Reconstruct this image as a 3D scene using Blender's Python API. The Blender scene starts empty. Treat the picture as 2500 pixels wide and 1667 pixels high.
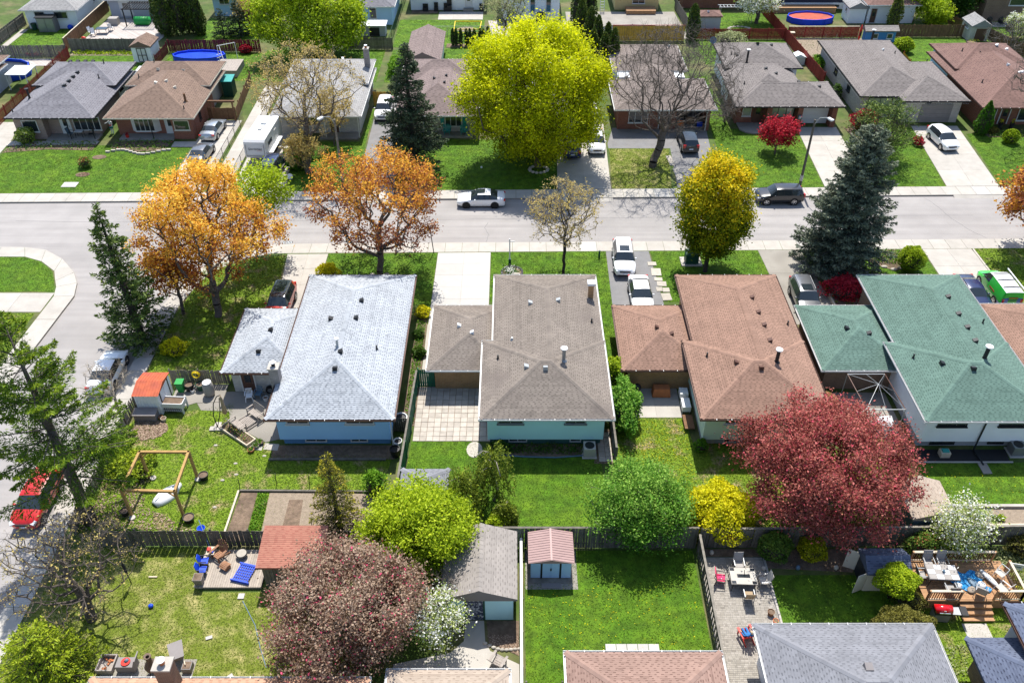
import bpy, math, random
import numpy as np
from mathutils import Vector, Matrix
R = math.radians
rng = np.random.default_rng(7)
random.seed(7)
scene = bpy.context.scene
COL = scene.collection

# ---------------------------------------------------------------- camera, sky, sun, exposure
cam_data = bpy.data.cameras.new('camera'); cam = bpy.data.objects.new('camera', cam_data); COL.objects.link(cam)
cam.location = (0, 0, 43.5); cam.rotation_euler = (R(90 - 39.2), 0, 0)
cam_data.sensor_width = 36; cam_data.lens = 36 * 2105 / 2500
cam_data.clip_start = 1; cam_data.clip_end = 1500
scene.camera = cam
SUN_EL, SUN_DX = R(61.0), 0.05              # the sun stands ahead of the camera (+Y), a touch to the right
world = bpy.data.worlds.new('World'); scene.world = world; world.use_nodes = True
wn = world.node_tree.nodes; wl = world.node_tree.links
sky = wn.new('ShaderNodeTexSky'); sky.sky_type = 'NISHITA'; sky.sun_disc = False
sky.sun_elevation = SUN_EL; sky.sun_rotation = math.atan2(SUN_DX, 1)
wn['Background'].inputs[1].default_value = 0.15
wl.new(sky.outputs[0], wn['Background'].inputs[0])
sd = bpy.data.lights.new('sun', 'SUN'); sd.energy = 5.0; sd.angle = R(0.53); sd.color = (1, .955, .88)
sun = bpy.data.objects.new('sun', sd); COL.objects.link(sun); sun.location = (0, 60, 80)
to_sun = Vector((SUN_DX, 1, math.tan(SUN_EL)))
sun.rotation_euler = to_sun.to_track_quat('Z', 'Y').to_euler()
scene.view_settings.view_transform = 'Standard'; scene.view_settings.look = 'None'
scene.view_settings.exposure = 0.52; scene.view_settings.gamma = 1.0

# ---------------------------------------------------------------- materials
MATS = {}
def mat(name, base, var=.15, scale=2.0, rough=.85, bump=0, bscale=30, rnd=0, metal=0, spec=.3, ramp=None,
        trans=0, c2=None, c2scale=.35, c2lo=.45, c2hi=.65, brick=None, speck=None, coat=0, streak=None):
    m = bpy.data.materials.new(name); m.use_nodes = True; MATS[name] = m
    n = m.node_tree.nodes; l = m.node_tree.links; b = n['Principled BSDF']
    b.inputs['Roughness'].default_value = rough; b.inputs['Metallic'].default_value = metal
    b.inputs['Specular IOR Level'].default_value = spec
    if coat: b.inputs['Coat Weight'].default_value = coat; b.inputs['Coat Roughness'].default_value = .06
    geo = n.new('ShaderNodeNewGeometry'); pos = geo.outputs['Position']
    def rgb(c): 
        x = n.new('ShaderNodeRGB'); x.outputs[0].default_value = (*c, 1); return x.outputs[0]
    def mix(f, a, c, t='MIX'):
        x = n.new('ShaderNodeMix'); x.data_type = 'RGBA'; x.blend_type = t
        if isinstance(f, (int, float)): x.inputs[0].default_value = f
        else: l.new(f, x.inputs[0])
        l.new(a, x.inputs[6]); l.new(c, x.inputs[7]); return x.outputs[2]
    def noise(s, d=5, vec=None):
        x = n.new('ShaderNodeTexNoise'); x.inputs['Scale'].default_value = s; x.inputs['Detail'].default_value = d
        l.new(vec or pos, x.inputs['Vector']); return x.outputs['Fac']
    def mr(v, a, b_, lo, hi):
        x = n.new('ShaderNodeMapRange'); l.new(v, x.inputs[0])
        for i, q in enumerate((a, b_, lo, hi)): x.inputs[i + 1].default_value = q
        return x.outputs[0]
    if ramp:
        at = n.new('ShaderNodeAttribute'); at.attribute_name = 'v'
        r = n.new('ShaderNodeValToRGB'); el = r.color_ramp.elements
        while len(el) < len(ramp): el.new(.5)
        for i, (p, c) in enumerate(ramp): el[i].position = p; el[i].color = (*c, 1)
        l.new(at.outputs['Fac'], r.inputs[0]); col = r.outputs[0]
    else: col = rgb(base)
    if brick:
        bt = n.new('ShaderNodeTexBrick'); bc, mc, s = brick
        mp = n.new('ShaderNodeMapping'); mp.inputs['Rotation'].default_value = (R(90), 0, 0)
        sx = n.new('ShaderNodeSeparateXYZ'); l.new(pos, sx.inputs[0]); ad = n.new('ShaderNodeMath'); l.new(sx.outputs[0], ad.inputs[0]); l.new(sx.outputs[1], ad.inputs[1])
        cb = n.new('ShaderNodeCombineXYZ'); l.new(ad.outputs[0], cb.inputs[0]); l.new(sx.outputs[2], cb.inputs[1])
        l.new(cb.outputs[0], bt.inputs['Vector']); bt.inputs['Scale'].default_value = 1.0
        bt.inputs['Brick Width'].default_value = .23 * s; bt.inputs['Row Height'].default_value = .08 * s; bt.inputs['Mortar Size'].default_value = .008 * s
        bt.inputs['Color1'].default_value = (*bc, 1); bt.inputs['Color2'].default_value = (*[q * .75 for q in bc], 1); bt.inputs['Mortar'].default_value = (*mc, 1)
        col = bt.outputs[0]
    if c2: col = mix(mr(noise(c2scale, 4), c2lo, c2hi, 0, 1), col, rgb(c2))
    if streak:
        sv = n.new('ShaderNodeVectorMath'); sv.operation = 'MULTIPLY'; sv.inputs[1].default_value = streak[0]; l.new(pos, sv.inputs[0])
        col = mix(mr(noise(1.0, 6, sv.outputs[0]), .38, .68, 0, streak[2]), col, rgb(streak[1]))
    if speck:
        sc, ss, th = speck; col = mix(mr(noise(ss, 2), th, th + .05, 0, 1), col, rgb(sc))
    if var:
        f = mr(noise(scale, 8), .25, .75, 1 - var, 1 + var)
        g = n.new('ShaderNodeCombineXYZ')
        for i in range(3): l.new(f, g.inputs[i])
        col = mix(1.0, col, g.outputs[0], 'MULTIPLY')
    if rnd:
        oi = n.new('ShaderNodeObjectInfo'); f = mr(oi.outputs['Random'], 0, 1, 1 - rnd, 1 + rnd)
        g = n.new('ShaderNodeCombineXYZ')
        for i in range(3): l.new(f, g.inputs[i])
        col = mix(1.0, col, g.outputs[0], 'MULTIPLY')
    l.new(col, b.inputs['Base Color'])
    if bump:
        bp = n.new('ShaderNodeBump'); bp.inputs['Strength'].default_value = bump; bp.inputs['Distance'].default_value = .05
        l.new(noise(bscale, 4), bp.inputs['Height']); l.new(bp.outputs[0], b.inputs['Normal'])
    if trans:
        tb = n.new('ShaderNodeBsdfTranslucent'); l.new(col, tb.inputs[0]); ms = n.new('ShaderNodeMixShader'); ms.inputs[0].default_value = trans
        l.new(b.outputs[0], ms.inputs[1]); l.new(tb.outputs[0], ms.inputs[2]); l.new(ms.outputs[0], n['Material Output'].inputs[0])
    return m

# ---------------------------------------------------------------- mesh helpers
def np_mesh(name, V, F, v=None, smooth=False):
    """V (n,3); F (m,k) index array or list of such arrays"""
    me = bpy.data.meshes.new(name)
    Fs = F if isinstance(F, list) else [F]
    Fs = [np.asarray(f, dtype=np.int32) for f in Fs if len(f)]
    tot = np.concatenate([np.full(len(f), f.shape[1], np.int32) for f in Fs]); loops = np.concatenate([f.ravel() for f in Fs])
    me.vertices.add(len(V)); me.vertices.foreach_set('co', np.asarray(V, np.float32).ravel())
    me.loops.add(len(loops)); me.loops.foreach_set('vertex_index', loops)
    me.polygons.add(len(tot)); st = np.zeros(len(tot), np.int32); st[1:] = np.cumsum(tot)[:-1]
    me.polygons.foreach_set('loop_start', st)
    if smooth: me.polygons.foreach_set('use_smooth', np.ones(len(tot), bool))
    if v is not None:
        a = me.attributes.new('v', 'FLOAT', 'FACE'); a.data.foreach_set('value', np.asarray(v, np.float32))
    me.update(calc_edges=True)
    return me
def root_loc(o):
    while o.parent: o = o.parent
    return np.array(o.location)
def setp(o, label=None, cat=None, group=None, kind=None):
    for k, x in (('label', label), ('category', cat), ('group', group), ('kind', kind)):
        if x: o[k] = x
    return o
def mkobj(name, me, m=None, parent=None, loc=None, rz=0):
    o = bpy.data.objects.new(name, me); COL.objects.link(o)
    if m and not me.materials: me.materials.append(MATS[m] if isinstance(m, str) else m)
    if parent: o.parent = parent
    if loc is not None: o.location = loc
    if rz: o.rotation_euler = (0, 0, rz)
    return o
def thing(name, label, cat, loc=(0, 0, 0), rz=0, group=None):
    o = bpy.data.objects.new(name, None); COL.objects.link(o); o.location = loc; o.rotation_euler = (0, 0, rz); o.empty_display_size = .3
    return setp(o, label, cat, group)
def copy_tree(o, parent=None):
    c = o.copy(); COL.objects.link(c); c.parent = parent
    for ch in list(o.children): copy_tree(ch, c)
    return c

class MB:
    def __init__(s): s.V = []; s.F = []; s.v = []
    def add(s, V, F, v=.5):
        b = len(s.V); s.V += [tuple(p) for p in V]; s.F += [tuple(b + i for i in f) for f in F]; s.v += [v] * len(F); return s
    def box(s, x0, x1, y0, y1, z0, z1, v=.5):
        return s.add([(x0, y0, z0), (x1, y0, z0), (x1, y1, z0), (x0, y1, z0), (x0, y0, z1), (x1, y0, z1), (x1, y1, z1), (x0, y1, z1)],
                     [(3, 2, 1, 0), (4, 5, 6, 7), (0, 1, 5, 4), (1, 2, 6, 5), (2, 3, 7, 6), (3, 0, 4, 7)], v)
    def mbox(s, M, sx, sy, sz, v=.5):
        P = [M @ Vector((a * sx / 2, b * sy / 2, c * sz / 2)) for c in (-1, 1) for a, b in ((-1, -1), (1, -1), (1, 1), (-1, 1))]
        return s.add(P, [(3, 2, 1, 0), (4, 5, 6, 7), (0, 1, 5, 4), (1, 2, 6, 5), (2, 3, 7, 6), (3, 0, 4, 7)], v)
    def bar(s, p0, p1, w, h=None, v=.5):
        p0 = Vector(p0); p1 = Vector(p1); d = p1 - p0; h = h or w
        q = d.to_track_quat('X', 'Z').to_matrix().to_4x4(); M = Matrix.Translation((p0 + p1) / 2) @ q
        return s.mbox(M, d.length, w, h, v)
    def cyl(s, p0, p1, r0, r1=None, n=10, v=.5, caps=True):
        p0 = Vector(p0); p1 = Vector(p1); r1 = r0 if r1 is None else r1
        q = (p1 - p0).to_track_quat('Z', 'Y').to_matrix()
        ring = [q @ Vector((math.cos(2 * math.pi * i / n), math.sin(2 * math.pi * i / n), 0)) for i in range(n)]
        V = [p0 + a * r0 for a in ring] + [p1 + a * r1 for a in ring]
        F = [(i, (i + 1) % n, n + (i + 1) % n, n + i) for i in range(n)]
        if caps: F += [tuple(range(n - 1, -1, -1)), tuple(range(n, 2 * n))]
        return s.add(V, F, v)
    def tube(s, pts, r, n=6, v=.5):
        for a, b in zip(pts[:-1], pts[1:]): s.cyl(a, b, r, r, n, v)
        return s
    def lathe(s, prof, c=(0, 0, 0), n=14, v=.5):
        V = []; F = []
        for r, z in prof: V += [(c[0] + r * math.cos(2 * math.pi * i / n), c[1] + r * math.sin(2 * math.pi * i / n), c[2] + z) for i in range(n)]
        for k in range(len(prof) - 1): F += [(k * n + i, k * n + (i + 1) % n, (k + 1) * n + (i + 1) % n, (k + 1) * n + i) for i in range(n)]
        return s.add(V, F, v)
    def prism(s, poly, z0, z1, v=.5):
        n = len(poly); a = sum(poly[i][0] * poly[(i + 1) % n][1] - poly[(i + 1) % n][0] * poly[i][1] for i in range(n))
        if a < 0: poly = poly[::-1]
        return s.add([(*p[:2], z0) for p in poly] + [(*p[:2], z1) for p in poly],
                     [tuple(range(n - 1, -1, -1)), tuple(range(n, 2 * n))] + [(i, (i + 1) % n, n + (i + 1) % n, n + i) for i in range(n)], v)
    def loft(s, rings, v=.5, cap=True):
        n = len(rings[0]); V = [p for r in rings for p in r]; F = []
        for k in range(len(rings) - 1): F += [(k * n + i, k * n + (i + 1) % n, (k + 1) * n + (i + 1) % n, (k + 1) * n + i) for i in range(n)]
        if cap: F += [tuple(range(n - 1, -1, -1)), tuple(range((len(rings) - 1) * n, len(rings) * n))]
        return s.add(V, F, v)
    def ball(s, c, rx, ry=None, rz=None, n=10, m=6, v=.5):
        ry = ry or rx; rz = rz or rx
        rings = [[(c[0] + rx * math.sin(t) * math.cos(2 * math.pi * i / n), c[1] + ry * math.sin(t) * math.sin(2 * math.pi * i / n), c[2] - rz * math.cos(t)) for i in range(n)] for t in [math.pi * (k + .25) / (m + .5) for k in range(m + 1)]]
        return s.loft(rings, v)
    def mesh(s, name, off=(0, 0, 0), smooth=False, attr=False):
        me = bpy.data.meshes.new(name); o = off
        me.from_pydata([(p[0] - o[0], p[1] - o[1], p[2] - o[2]) for p in s.V], [], s.F)
        if attr: a = me.attributes.new('v', 'FLOAT', 'FACE'); a.data.foreach_set('value', np.array(s.v, np.float32))
        if smooth: me.polygons.foreach_set('use_smooth', np.ones(len(me.polygons), bool))
        me.update(); return me
    def build(s, name, m, parent=None, local=False, origin=None, smooth=False, attr=False, label=None, cat=None, group=None, kind=None):
        """world-coordinate mesh under a thing (or in the thing's own frame with local=True)"""
        off = (0, 0, 0)
        if parent is not None and not local: off = root_loc(parent)
        if parent is None and origin is not None: off = origin
        o = mkobj(name, s.mesh(name, off, smooth, attr), m, parent)
        if parent is None and origin is not None: o.location = origin
        return setp(o, label, cat, group, kind)
def box(name, m, parent, *a, **k): return MB().box(*a).build(name, m, parent, **k)

# ---------------------------------------------------------------- material library
mat('land', (.06, .10, .015), .3, 1.2, bump=.5, bscale=14, c2=(.13, .12, .05), c2scale=.25)
mat('lawn_lush', (.060, .138, .004), .50, 1.6, rough=.9, bump=.5, bscale=22, c2=(.098, .175, .007), c2scale=.55, c2lo=.4, c2hi=.7)
mat('lawn_weedy', (.13, .205, .010), .35, 4, rough=.9, bump=.6, bscale=14, c2=(.26, .20, .10), c2scale=.75, c2lo=.52, c2hi=.66)
mat('lawn_dry', (.13, .17, .016), .3, 5, rough=.9, bump=.5, bscale=16, c2=(.34, .30, .12), c2scale=.9, c2lo=.46, c2hi=.7)
mat('blade_lush', None, 0, rough=.7, trans=.35, ramp=[(0, (.022, .068, .002)), (.5, (.078, .168, .005)), (1, (.17, .28, .015))])
mat('blade_weedy', None, 0, rough=.7, trans=.3, ramp=[(0, (.045, .105, .004)), (.6, (.145, .235, .010)), (1, (.34, .38, .05))])
mat('blade_dry', None, 0, rough=.8, trans=.3, ramp=[(0, (.06, .11, .008)), (.5, (.17, .22, .018)), (1, (.45, .42, .17))])
mat('asphalt', (.335, .315, .302), .07, .6, streak=((.06, 1.6, 1), (.268, .252, .243), .8), rough=.9, bump=.25, bscale=60, c2=(.29, .274, .262), c2scale=.12, c2lo=.4, c2hi=.6)
mat('asphalt_drive', (.20, .195, .195), .12, 1.2, rough=.9, bump=.3, bscale=50, c2=(.19, .19, .195), c2scale=.4)
mat('asphalt_old', (.17, .165, .17), .12, 1.2, rough=.9, bump=.3, bscale=50)
mat('concrete', (.415, .388, .348), .09, 1.3, rough=.9, bump=.15, bscale=40, rnd=.06, c2=(.385, .36, .32), c2scale=.5)
mat('concrete_white', (.43, .415, .39), .05, 1.5, rough=.85, bump=.1, bscale=40, rnd=.05)
mat('concrete_old', (.285, .265, .232), .14, 1.2, rough=.9, bump=.2, bscale=40, rnd=.07, c2=(.23, .212, .185), c2scale=.6)
mat('paver', (.42, .38, .33), .14, 2.5, rough=.9, bump=.2, bscale=30, rnd=.13)
mat('brick_paver', None, .1, 1.5, rough=.9, ramp=[(0, (.20, .18, .155)), (.5, (.31, .285, .245)), (1, (.37, .34, .30))])
mat('soil', (.19, .135, .095), .3, 4, rough=1, bump=1, bscale=12, c2=(.12, .085, .06), c2scale=.8)
mat('soil_pale', (.27, .215, .16), .2, 5, rough=1, bump=1, bscale=14)
mat('mulch', None, .1, 4, rough=1, ramp=[(0, (.10, .065, .045)), (.5, (.22, .15, .105)), (1, (.42, .32, .24))])
mat('river_stone', None, .05, 4, rough=.7, ramp=[(0, (.16, .165, .18)), (.5, (.34, .34, .35)), (1, (.6, .59, .57))])
mat('rubber_edge', (.02, .02, .022), .1, rough=.6)
mat('white_paint', (.62, .625, .63), .05, 1, rough=.5)
mat('white_trim', (.62, .62, .61), .04, 1, rough=.4, spec=.5)
mat('cream_trim', (.62, .57, .48), .05, 1, rough=.5)
mat('brown_trim', (.11, .055, .04), .1, 1, rough=.5)
mat('grey_trim', (.25, .28, .27), .1, 1, rough=.5)
mat('black_trim', (.02, .022, .025), .1, 1, rough=.5)
mat('black_plastic', (.018, .018, .02), .1, 4, rough=.45)
mat('glass', (.022, .03, .036), .2, .7, rough=.06, spec=.9)
mat('glass_lit', (.34, .38, .30), .25, .8, rough=.08, spec=.8)  # paler copy of glass, brightness of lit panes put into the base colour
mat('siding_blue', (.31, .56, .86), .04, .7, rough=.55, bump=.05)
mat('siding_teal', (.50, .80, .80), .04, .7, rough=.55)
mat('siding_sage', (.55, .66, .55), .04, .7, rough=.55)
mat('siding_white', (.78, .80, .82), .05, .7, rough=.55)
mat('siding_sky', (.42, .62, .86), .05, .7, rough=.6)
mat('siding_grey', (.40, .42, .48), .06, .7, rough=.6)
mat('siding_navy', (.03, .035, .06), .06, .7, rough=.6)
mat('siding_yellow', (.55, .43, .20), .06, .7, rough=.6)
mat('block_wall', (.46, .47, .50), .08, 1, rough=.9, brick=((.46, .48, .50), (.33, .34, .36), 1.6))
mat('foundation', (.34, .35, .37), .14, 1.5, rough=.9, bump=.2)
mat('foundation_blue', (.10, .24, .44), .1, 1.5, rough=.8)
mat('foundation_teal', (.05, .13, .12), .1, 1.5, rough=.8)
mat('brick_red', (.2, .07, .04), .12, 1, rough=.9, brick=((.25, .075, .04), (.25, .19, .16), 1.0))
mat('brick_tan', (.3, .2, .1), .12, 1, rough=.9, brick=((.40, .215, .085), (.40, .31, .22), 1.0))
mat('brick_brown', (.3, .2, .1), .12, 1, rough=.9, brick=((.20, .125, .085), (.25, .21, .17), 1.0))
mat('brick_pink', (.3, .2, .1), .12, 1, rough=.9, brick=((.33, .225, .19), (.38, .34, .3), 1.0))
mat('brick_pale', (.5, .45, .4), .08, 1, rough=.9, brick=((.47, .42, .385), (.55, .52, .49), 1.0))
mat('brick_white', (.5, .5, .48), .08, 1, rough=.9, brick=((.55, .535, .505), (.42, .41, .4), 1.0))
mat('brick_grey', (.3, .28, .28), .15, 1, rough=.9, brick=((.34, .31, .30), (.22, .21, .2), 1.0))
mat('stucco_tan', (.36, .32, .28), .08, 1, rough=.9)
mat('wood_grey', (.165, .15, .125), .3, 3, rough=.9, bump=.3, bscale=30, rnd=.28)
mat('wood_dark', (.125, .115, .095), .3, 3, rough=.9, bump=.3, bscale=30, rnd=.3)
mat('wood_brown', (.16, .085, .045), .25, 3, rough=.85, bump=.2, rnd=.22)
mat('wood_gold', (.52, .29, .035), .2, 3, rough=.8, rnd=.16)
mat('wood_red', (.24, .03, .025), .2, 3, rough=.8, rnd=.2)
mat('wood_maroon', (.15, .022, .03), .25, 3, rough=.8, rnd=.25)
mat('wood_deck', (.37, .32, .265), .15, 4, rough=.85, bump=.15, rnd=.13)
mat('wood_cedar', (.36, .205, .105), .2, 4, rough=.8, bump=.15, rnd=.16)
mat('wood_pergola', (.38, .235, .085), .15, 3, rough=.75)
mat('wood_pale', (.55, .47, .36), .15, 3, rough=.8)
mat('wood_weathered', (.34, .30, .265), .2, 5, rough=.9)
mat('wood_adirondack', (.26, .13, .07), .2, 5, rough=.7)
mat('green_paint', (.012, .13, .075), .15, 2, rough=.6, rnd=.12)
mat('bark', (.115, .095, .08), .35, 6, rough=1, bump=.8, bscale=25)
mat('bark_dark', (.05, .042, .036), .3, 6, rough=1, bump=.8, bscale=25)
mat('bark_pale', (.30, .265, .22), .3, 6, rough=1, bump=.6, bscale=25)
mat('twig', (.135, .115, .10), .3, 6, rough=1)
mat('twig_pale', (.42, .345, .25), .3, 6, rough=1)
mat('tyre', (.012, .012, .013), .1, 4, rough=.8)
mat('rim', (.55, .56, .58), .05, 4, rough=.25, metal=.9)
mat('rim_black', (.02, .02, .022), .05, 4, rough=.3, metal=.5)
mat('chrome', (.65, .66, .68), .03, 4, rough=.15, metal=1)
mat('headlight', (.62, .66, .70), .1, 4, rough=.08, spec=.9)
mat('taillight', (.45, .012, .01), .1, 4, rough=.15, spec=.8)
mat('plate', (.6, .65, .75), .05, 4, rough=.5)
for nm, c, k in (('white', (.80, .81, .82), .0), ('black', (.012, .013, .017), 0), ('red', (.50, .012, .008), 0), ('silver', (.36, .39, .42), .55),
                 ('navy', (.010, .022, .085), .2), ('grey', (.17, .175, .185), .55), ('green', (.04, .62, .06), 0), ('blue_grad', (.01, .11, .42), 0)):
    mat('paint_' + nm, c, .02, .7, rough=.28, metal=k, spec=.5, coat=.8)
mat('metal_grey', (.30, .31, .32), .1, 2, rough=.45, metal=.6)
mat('pink_metal', (.33, .215, .20), .08, 1.5, rough=.5)
mat('metal_black', (.02, .02, .022), .1, 2, rough=.5)
mat('metal_white', (.72, .73, .74), .05, 2, rough=.4)
mat('galv', (.42, .44, .45), .12, 2, rough=.5, metal=.5)
mat('steel_orange', (.46, .105, .045), .2, 3, rough=.7, c2=(.38, .085, .05), c2scale=1)
mat('red_plastic', (.55, .03, .02), .05, 2, rough=.4)
mat('red_gloss', (.55, .008, .015), .05, 2, rough=.2, coat=.6)
mat('blue_plastic', (.01, .065, .55), .05, 2, rough=.4)
mat('blue_slate', (.10, .17, .24), .1, 2, rough=.5)
mat('teal_plastic', (.03, .30, .28), .08, 2, rough=.5)
mat('green_plastic', (.02, .28, .06), .08, 2, rough=.5)
mat('green_dark', (.015, .07, .045), .1, 2, rough=.5)
mat('yellow_plastic', (.75, .55, .01), .05, 2, rough=.5)
mat('orange_plastic', (.70, .16, .02), .05, 2, rough=.5)
mat('terracotta', (.42, .15, .06), .12, 3, rough=.8)
mat('white_plastic', (.74, .75, .76), .05, 2, rough=.4)
mat('grey_resin', (.22, .20, .195), .08, 2, rough=.6)
mat('tan_fabric', (.36, .27, .17), .12, 3, rough=.95)
mat('beige_sling', (.46, .43, .38), .08, 3, rough=.9)
mat('grey_sling', (.33, .31, .29), .08, 3, rough=.9)
mat('pink_fabric', (.65, .045, .13), .3, 14, rough=.95, speck=((.75, .6, .6), 9, .62))
mat('blue_tarp', (.02, .23, .50), .25, 3, rough=.5, bump=.6, bscale=4)
mat('cushion', (.55, .56, .56), .12, 2, rough=.95)
mat('pillow_tan', (.30, .25, .20), .3, 3, rough=.95)
mat('water_blue', (.06, .28, .55), .25, .8, rough=.08, spec=.8)
mat('pool_cover', (.02, .025, .032), .3, 1.5, rough=.35, bump=.6, bscale=3)
mat('pool_liner', (.012, .06, .62), .2, 1.0, rough=.35, bump=.4, bscale=2)
mat('pool_rust', (.48, .075, .03), .25, 1.2, rough=.5, c2=(.30, .06, .03), c2scale=1.0)
mat('skin', (.55, .35, .26), .04, 4, rough=.6)
mat('hair_pale', (.55, .45, .30), .1, 6, rough=.8)
mat('hair_dark', (.03, .02, .015), .1, 6, rough=.8)
mat('cloth_blue', (.04, .17, .42), .1, 6, rough=.95)
mat('cloth_dark', (.03, .03, .045), .15, 6, rough=.95)
mat('cloth_grey', (.2, .2, .22), .1, 6, rough=.95)
mat('cloth_green', (.02, .13, .11), .1, 6, rough=.9)
mat('stone_pale', (.42, .385, .33), .14, 4, rough=.9, bump=.3, rnd=.12)
mat('bloom_white', (.80, .80, .74), .05, 6, rough=.8)
mat('dark_print', (.03, .03, .05), 0, rough=.6)
mat('red_print', (.5, .03, .04), 0, rough=.6)
mat('mosaic', (.04, .05, .09), .2, 6, rough=.5, speck=((.45, .5, .55), 9, .53))
# ---------------------------------------------------------------- ground, road, blocks of land, pavements
def yk(x): return 76.05 + .0152 * x        # far kerb line of the street
def yn(x): return 67.88 + .0128 * x        # near kerb line
box('ground', 'asphalt', None, -400, 400, -150, 420, -.60, -.30, origin=(0, 0, 0), kind='structure')
box('road', 'asphalt', None, -200, 200, -60, 90, -.28, -.14, origin=(0, 0, 0), kind='structure')
MB().prism([(-200, yk(-200)), (200, yk(200)), (200, 330), (-200, 330)], -.28, 0).build('land_across_street', 'land', kind='structure')
se = [(-29.38, -60), (-29.38, 56.2), (-29.06, 59.6), (-28.0, 63.3), (-25.8, 65.95), (-22.4, 67.5), (-20.1, yn(-20.1)), (200, yn(200)), (200, -60)]
MB().prism(se, -.28, 0).build('land_beside_houses', 'land', kind='structure')
sw = [(-200, -60), (-37.9, -60), (-37.9, 51), (-37.6, 56.2), (-37.42, 59.5), (-37.93, 61.4), (-38.8, 63), (-40.75, 65.15), (-42.85, 66.6), (-44.9, 67.04), (-47.1, 67.1), (-200, 65.4)]
MB().prism(sw, -.28, 0).build('land_at_corner', 'land', kind='structure')

def sidewalk(outer, inner, z=.012, m='concrete', label=None):
    """slabs between two polylines; each slab an object under one bed"""
    bed = MB()
    for i in range(len(outer) - 1): bed.prism([outer[i], outer[i + 1], inner[i + 1], inner[i]], -.27, z - .02)
    b = bed.build('sidewalk', 'concrete_old', kind='structure')
    for i in range(len(outer) - 1):
        q = [Vector(p) for p in (outer[i], outer[i + 1], inner[i + 1], inner[i])]; c = sum(q, Vector((0, 0))) / 4
        q = [p + (c - p).normalized() * .018 for p in q]
        MB().prism([(p.x, p.y) for p in q], -.26, z + random.uniform(-.002, .002)).build('slab', m if random.random() > .06 else 'concrete_white', b)
    return b
xs = np.arange(-74, 76, 1.55)
sidewalk([(x, yk(x) - .03) for x in xs], [(x, yk(x) + 1.68) for x in xs])
xs = np.arange(-20.1, 60, 1.55)
sidewalk([(x, yn(x) + .03) for x in xs], [(x, yn(x) - 1.58) for x in xs])
sidewalk([(-20.1, yn(-20.1) + .03), (-22.4, 67.53), (-24.2, 66.85), (-25.8, 65.98), (-27, 64.8), (-28.03, 63.3), (-28.65, 61.4), (-29.1, 59.6), (-29.42, 57.9)],
         [(-20.1, yn(-20.1) - 1.58), (-21.9, 66.0), (-23.4, 65.45), (-24.8, 64.7), (-25.9, 63.7), (-26.75, 62.6), (-27.3, 61), (-27.75, 59.4), (-28.02, 57.8)])
ys = np.arange(57.8, 8, -1.6)
sidewalk([(-29.42, y) for y in ys], [(-28.02, y) for y in ys])
sidewalk([(-56, 66.9), (-53, 67.0), (-50, 67.08), (-47.1, 67.13), (-44.9, 67.07), (-42.8, 66.65), (-40.7, 65.18), (-38.75, 63), (-37.88, 61.4), (-37.38, 59.5), (-37.57, 56.2), (-37.86, 51), (-37.86, 47.5), (-37.86, 44), (-37.86, 40), (-37.86, 36)],
         [(-56, 65.3), (-53, 65.4), (-50, 65.45), (-46.8, 65.5), (-44.2, 65.48), (-42.4, 64.75), (-40.6, 63.2), (-39.9, 61.7), (-39.45, 60.8), (-39.1, 59.4), (-39.25, 56.2), (-39.5, 51), (-39.5, 47.5), (-39.5, 44), (-39.5, 40), (-39.5, 36)])

def panels(name, quad, nu, nv, m, z=.02, gap=.012, label=None, jit=.002):
    """a paved area: bed plus nu x nv panels, each its own object"""
    q = [Vector(p) for p in quad]
    b = MB().prism(quad, -.2, z - .018).build(name, 'concrete_old', kind='structure')
    f = lambda u, v: q[0].lerp(q[1], u).lerp(q[3].lerp(q[2], u), v)
    for i in range(nu):
        for j in range(nv):
            p = [f(i / nu, j / nv), f((i + 1) / nu, j / nv), f((i + 1) / nu, (j + 1) / nv), f(i / nu, (j + 1) / nv)]; c = sum(p, Vector((0, 0))) / 4
            p = [a + (c - a).normalized() * gap for a in p]
            MB().prism([(a.x, a.y) for a in p], -.19, z + random.uniform(-jit, jit)).build('panel', m, b)
    return b
def sheet(name, poly, m, z=.008, kind='structure', z0=-.15): return MB().prism(poly, z0, z).build(name, m, kind=kind)
# near side driveways
panels('driveway', [(-20.45, 65.9), (-16.75, 65.95), (-16.85, 57.0), (-19.6, 55.4)], 2, 4, 'concrete')
panels('driveway', [(-6.75, 66.12), (-1.95, 66.18), (-1.95, 55.5), (-6.85, 55.5)], 2, 6, 'concrete_white')
sheet('driveway', [(8.6, 66.36), (12.5, 66.4), (12.9, 55.5), (8.4, 55.5)], 'asphalt_drive', .012)
panels('driveway', [(22.55, 66.55), (26.45, 66.6), (27.2, 55.5), (23.0, 55.5)], 1, 3, 'concrete_old')
panels('driveway', [(37.7, 66.75), (42.2, 66.8), (43.0, 55.5), (37.6, 55.5)], 2, 4, 'concrete')
MB().box(42.25, 42.4, 56, 66.7, -.1, .08).build('driveway_edging', 'stone_pale', origin=(42.3, 61, 0), label='pale stone edging strip along the driveway of the green van', cat='edging')
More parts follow.
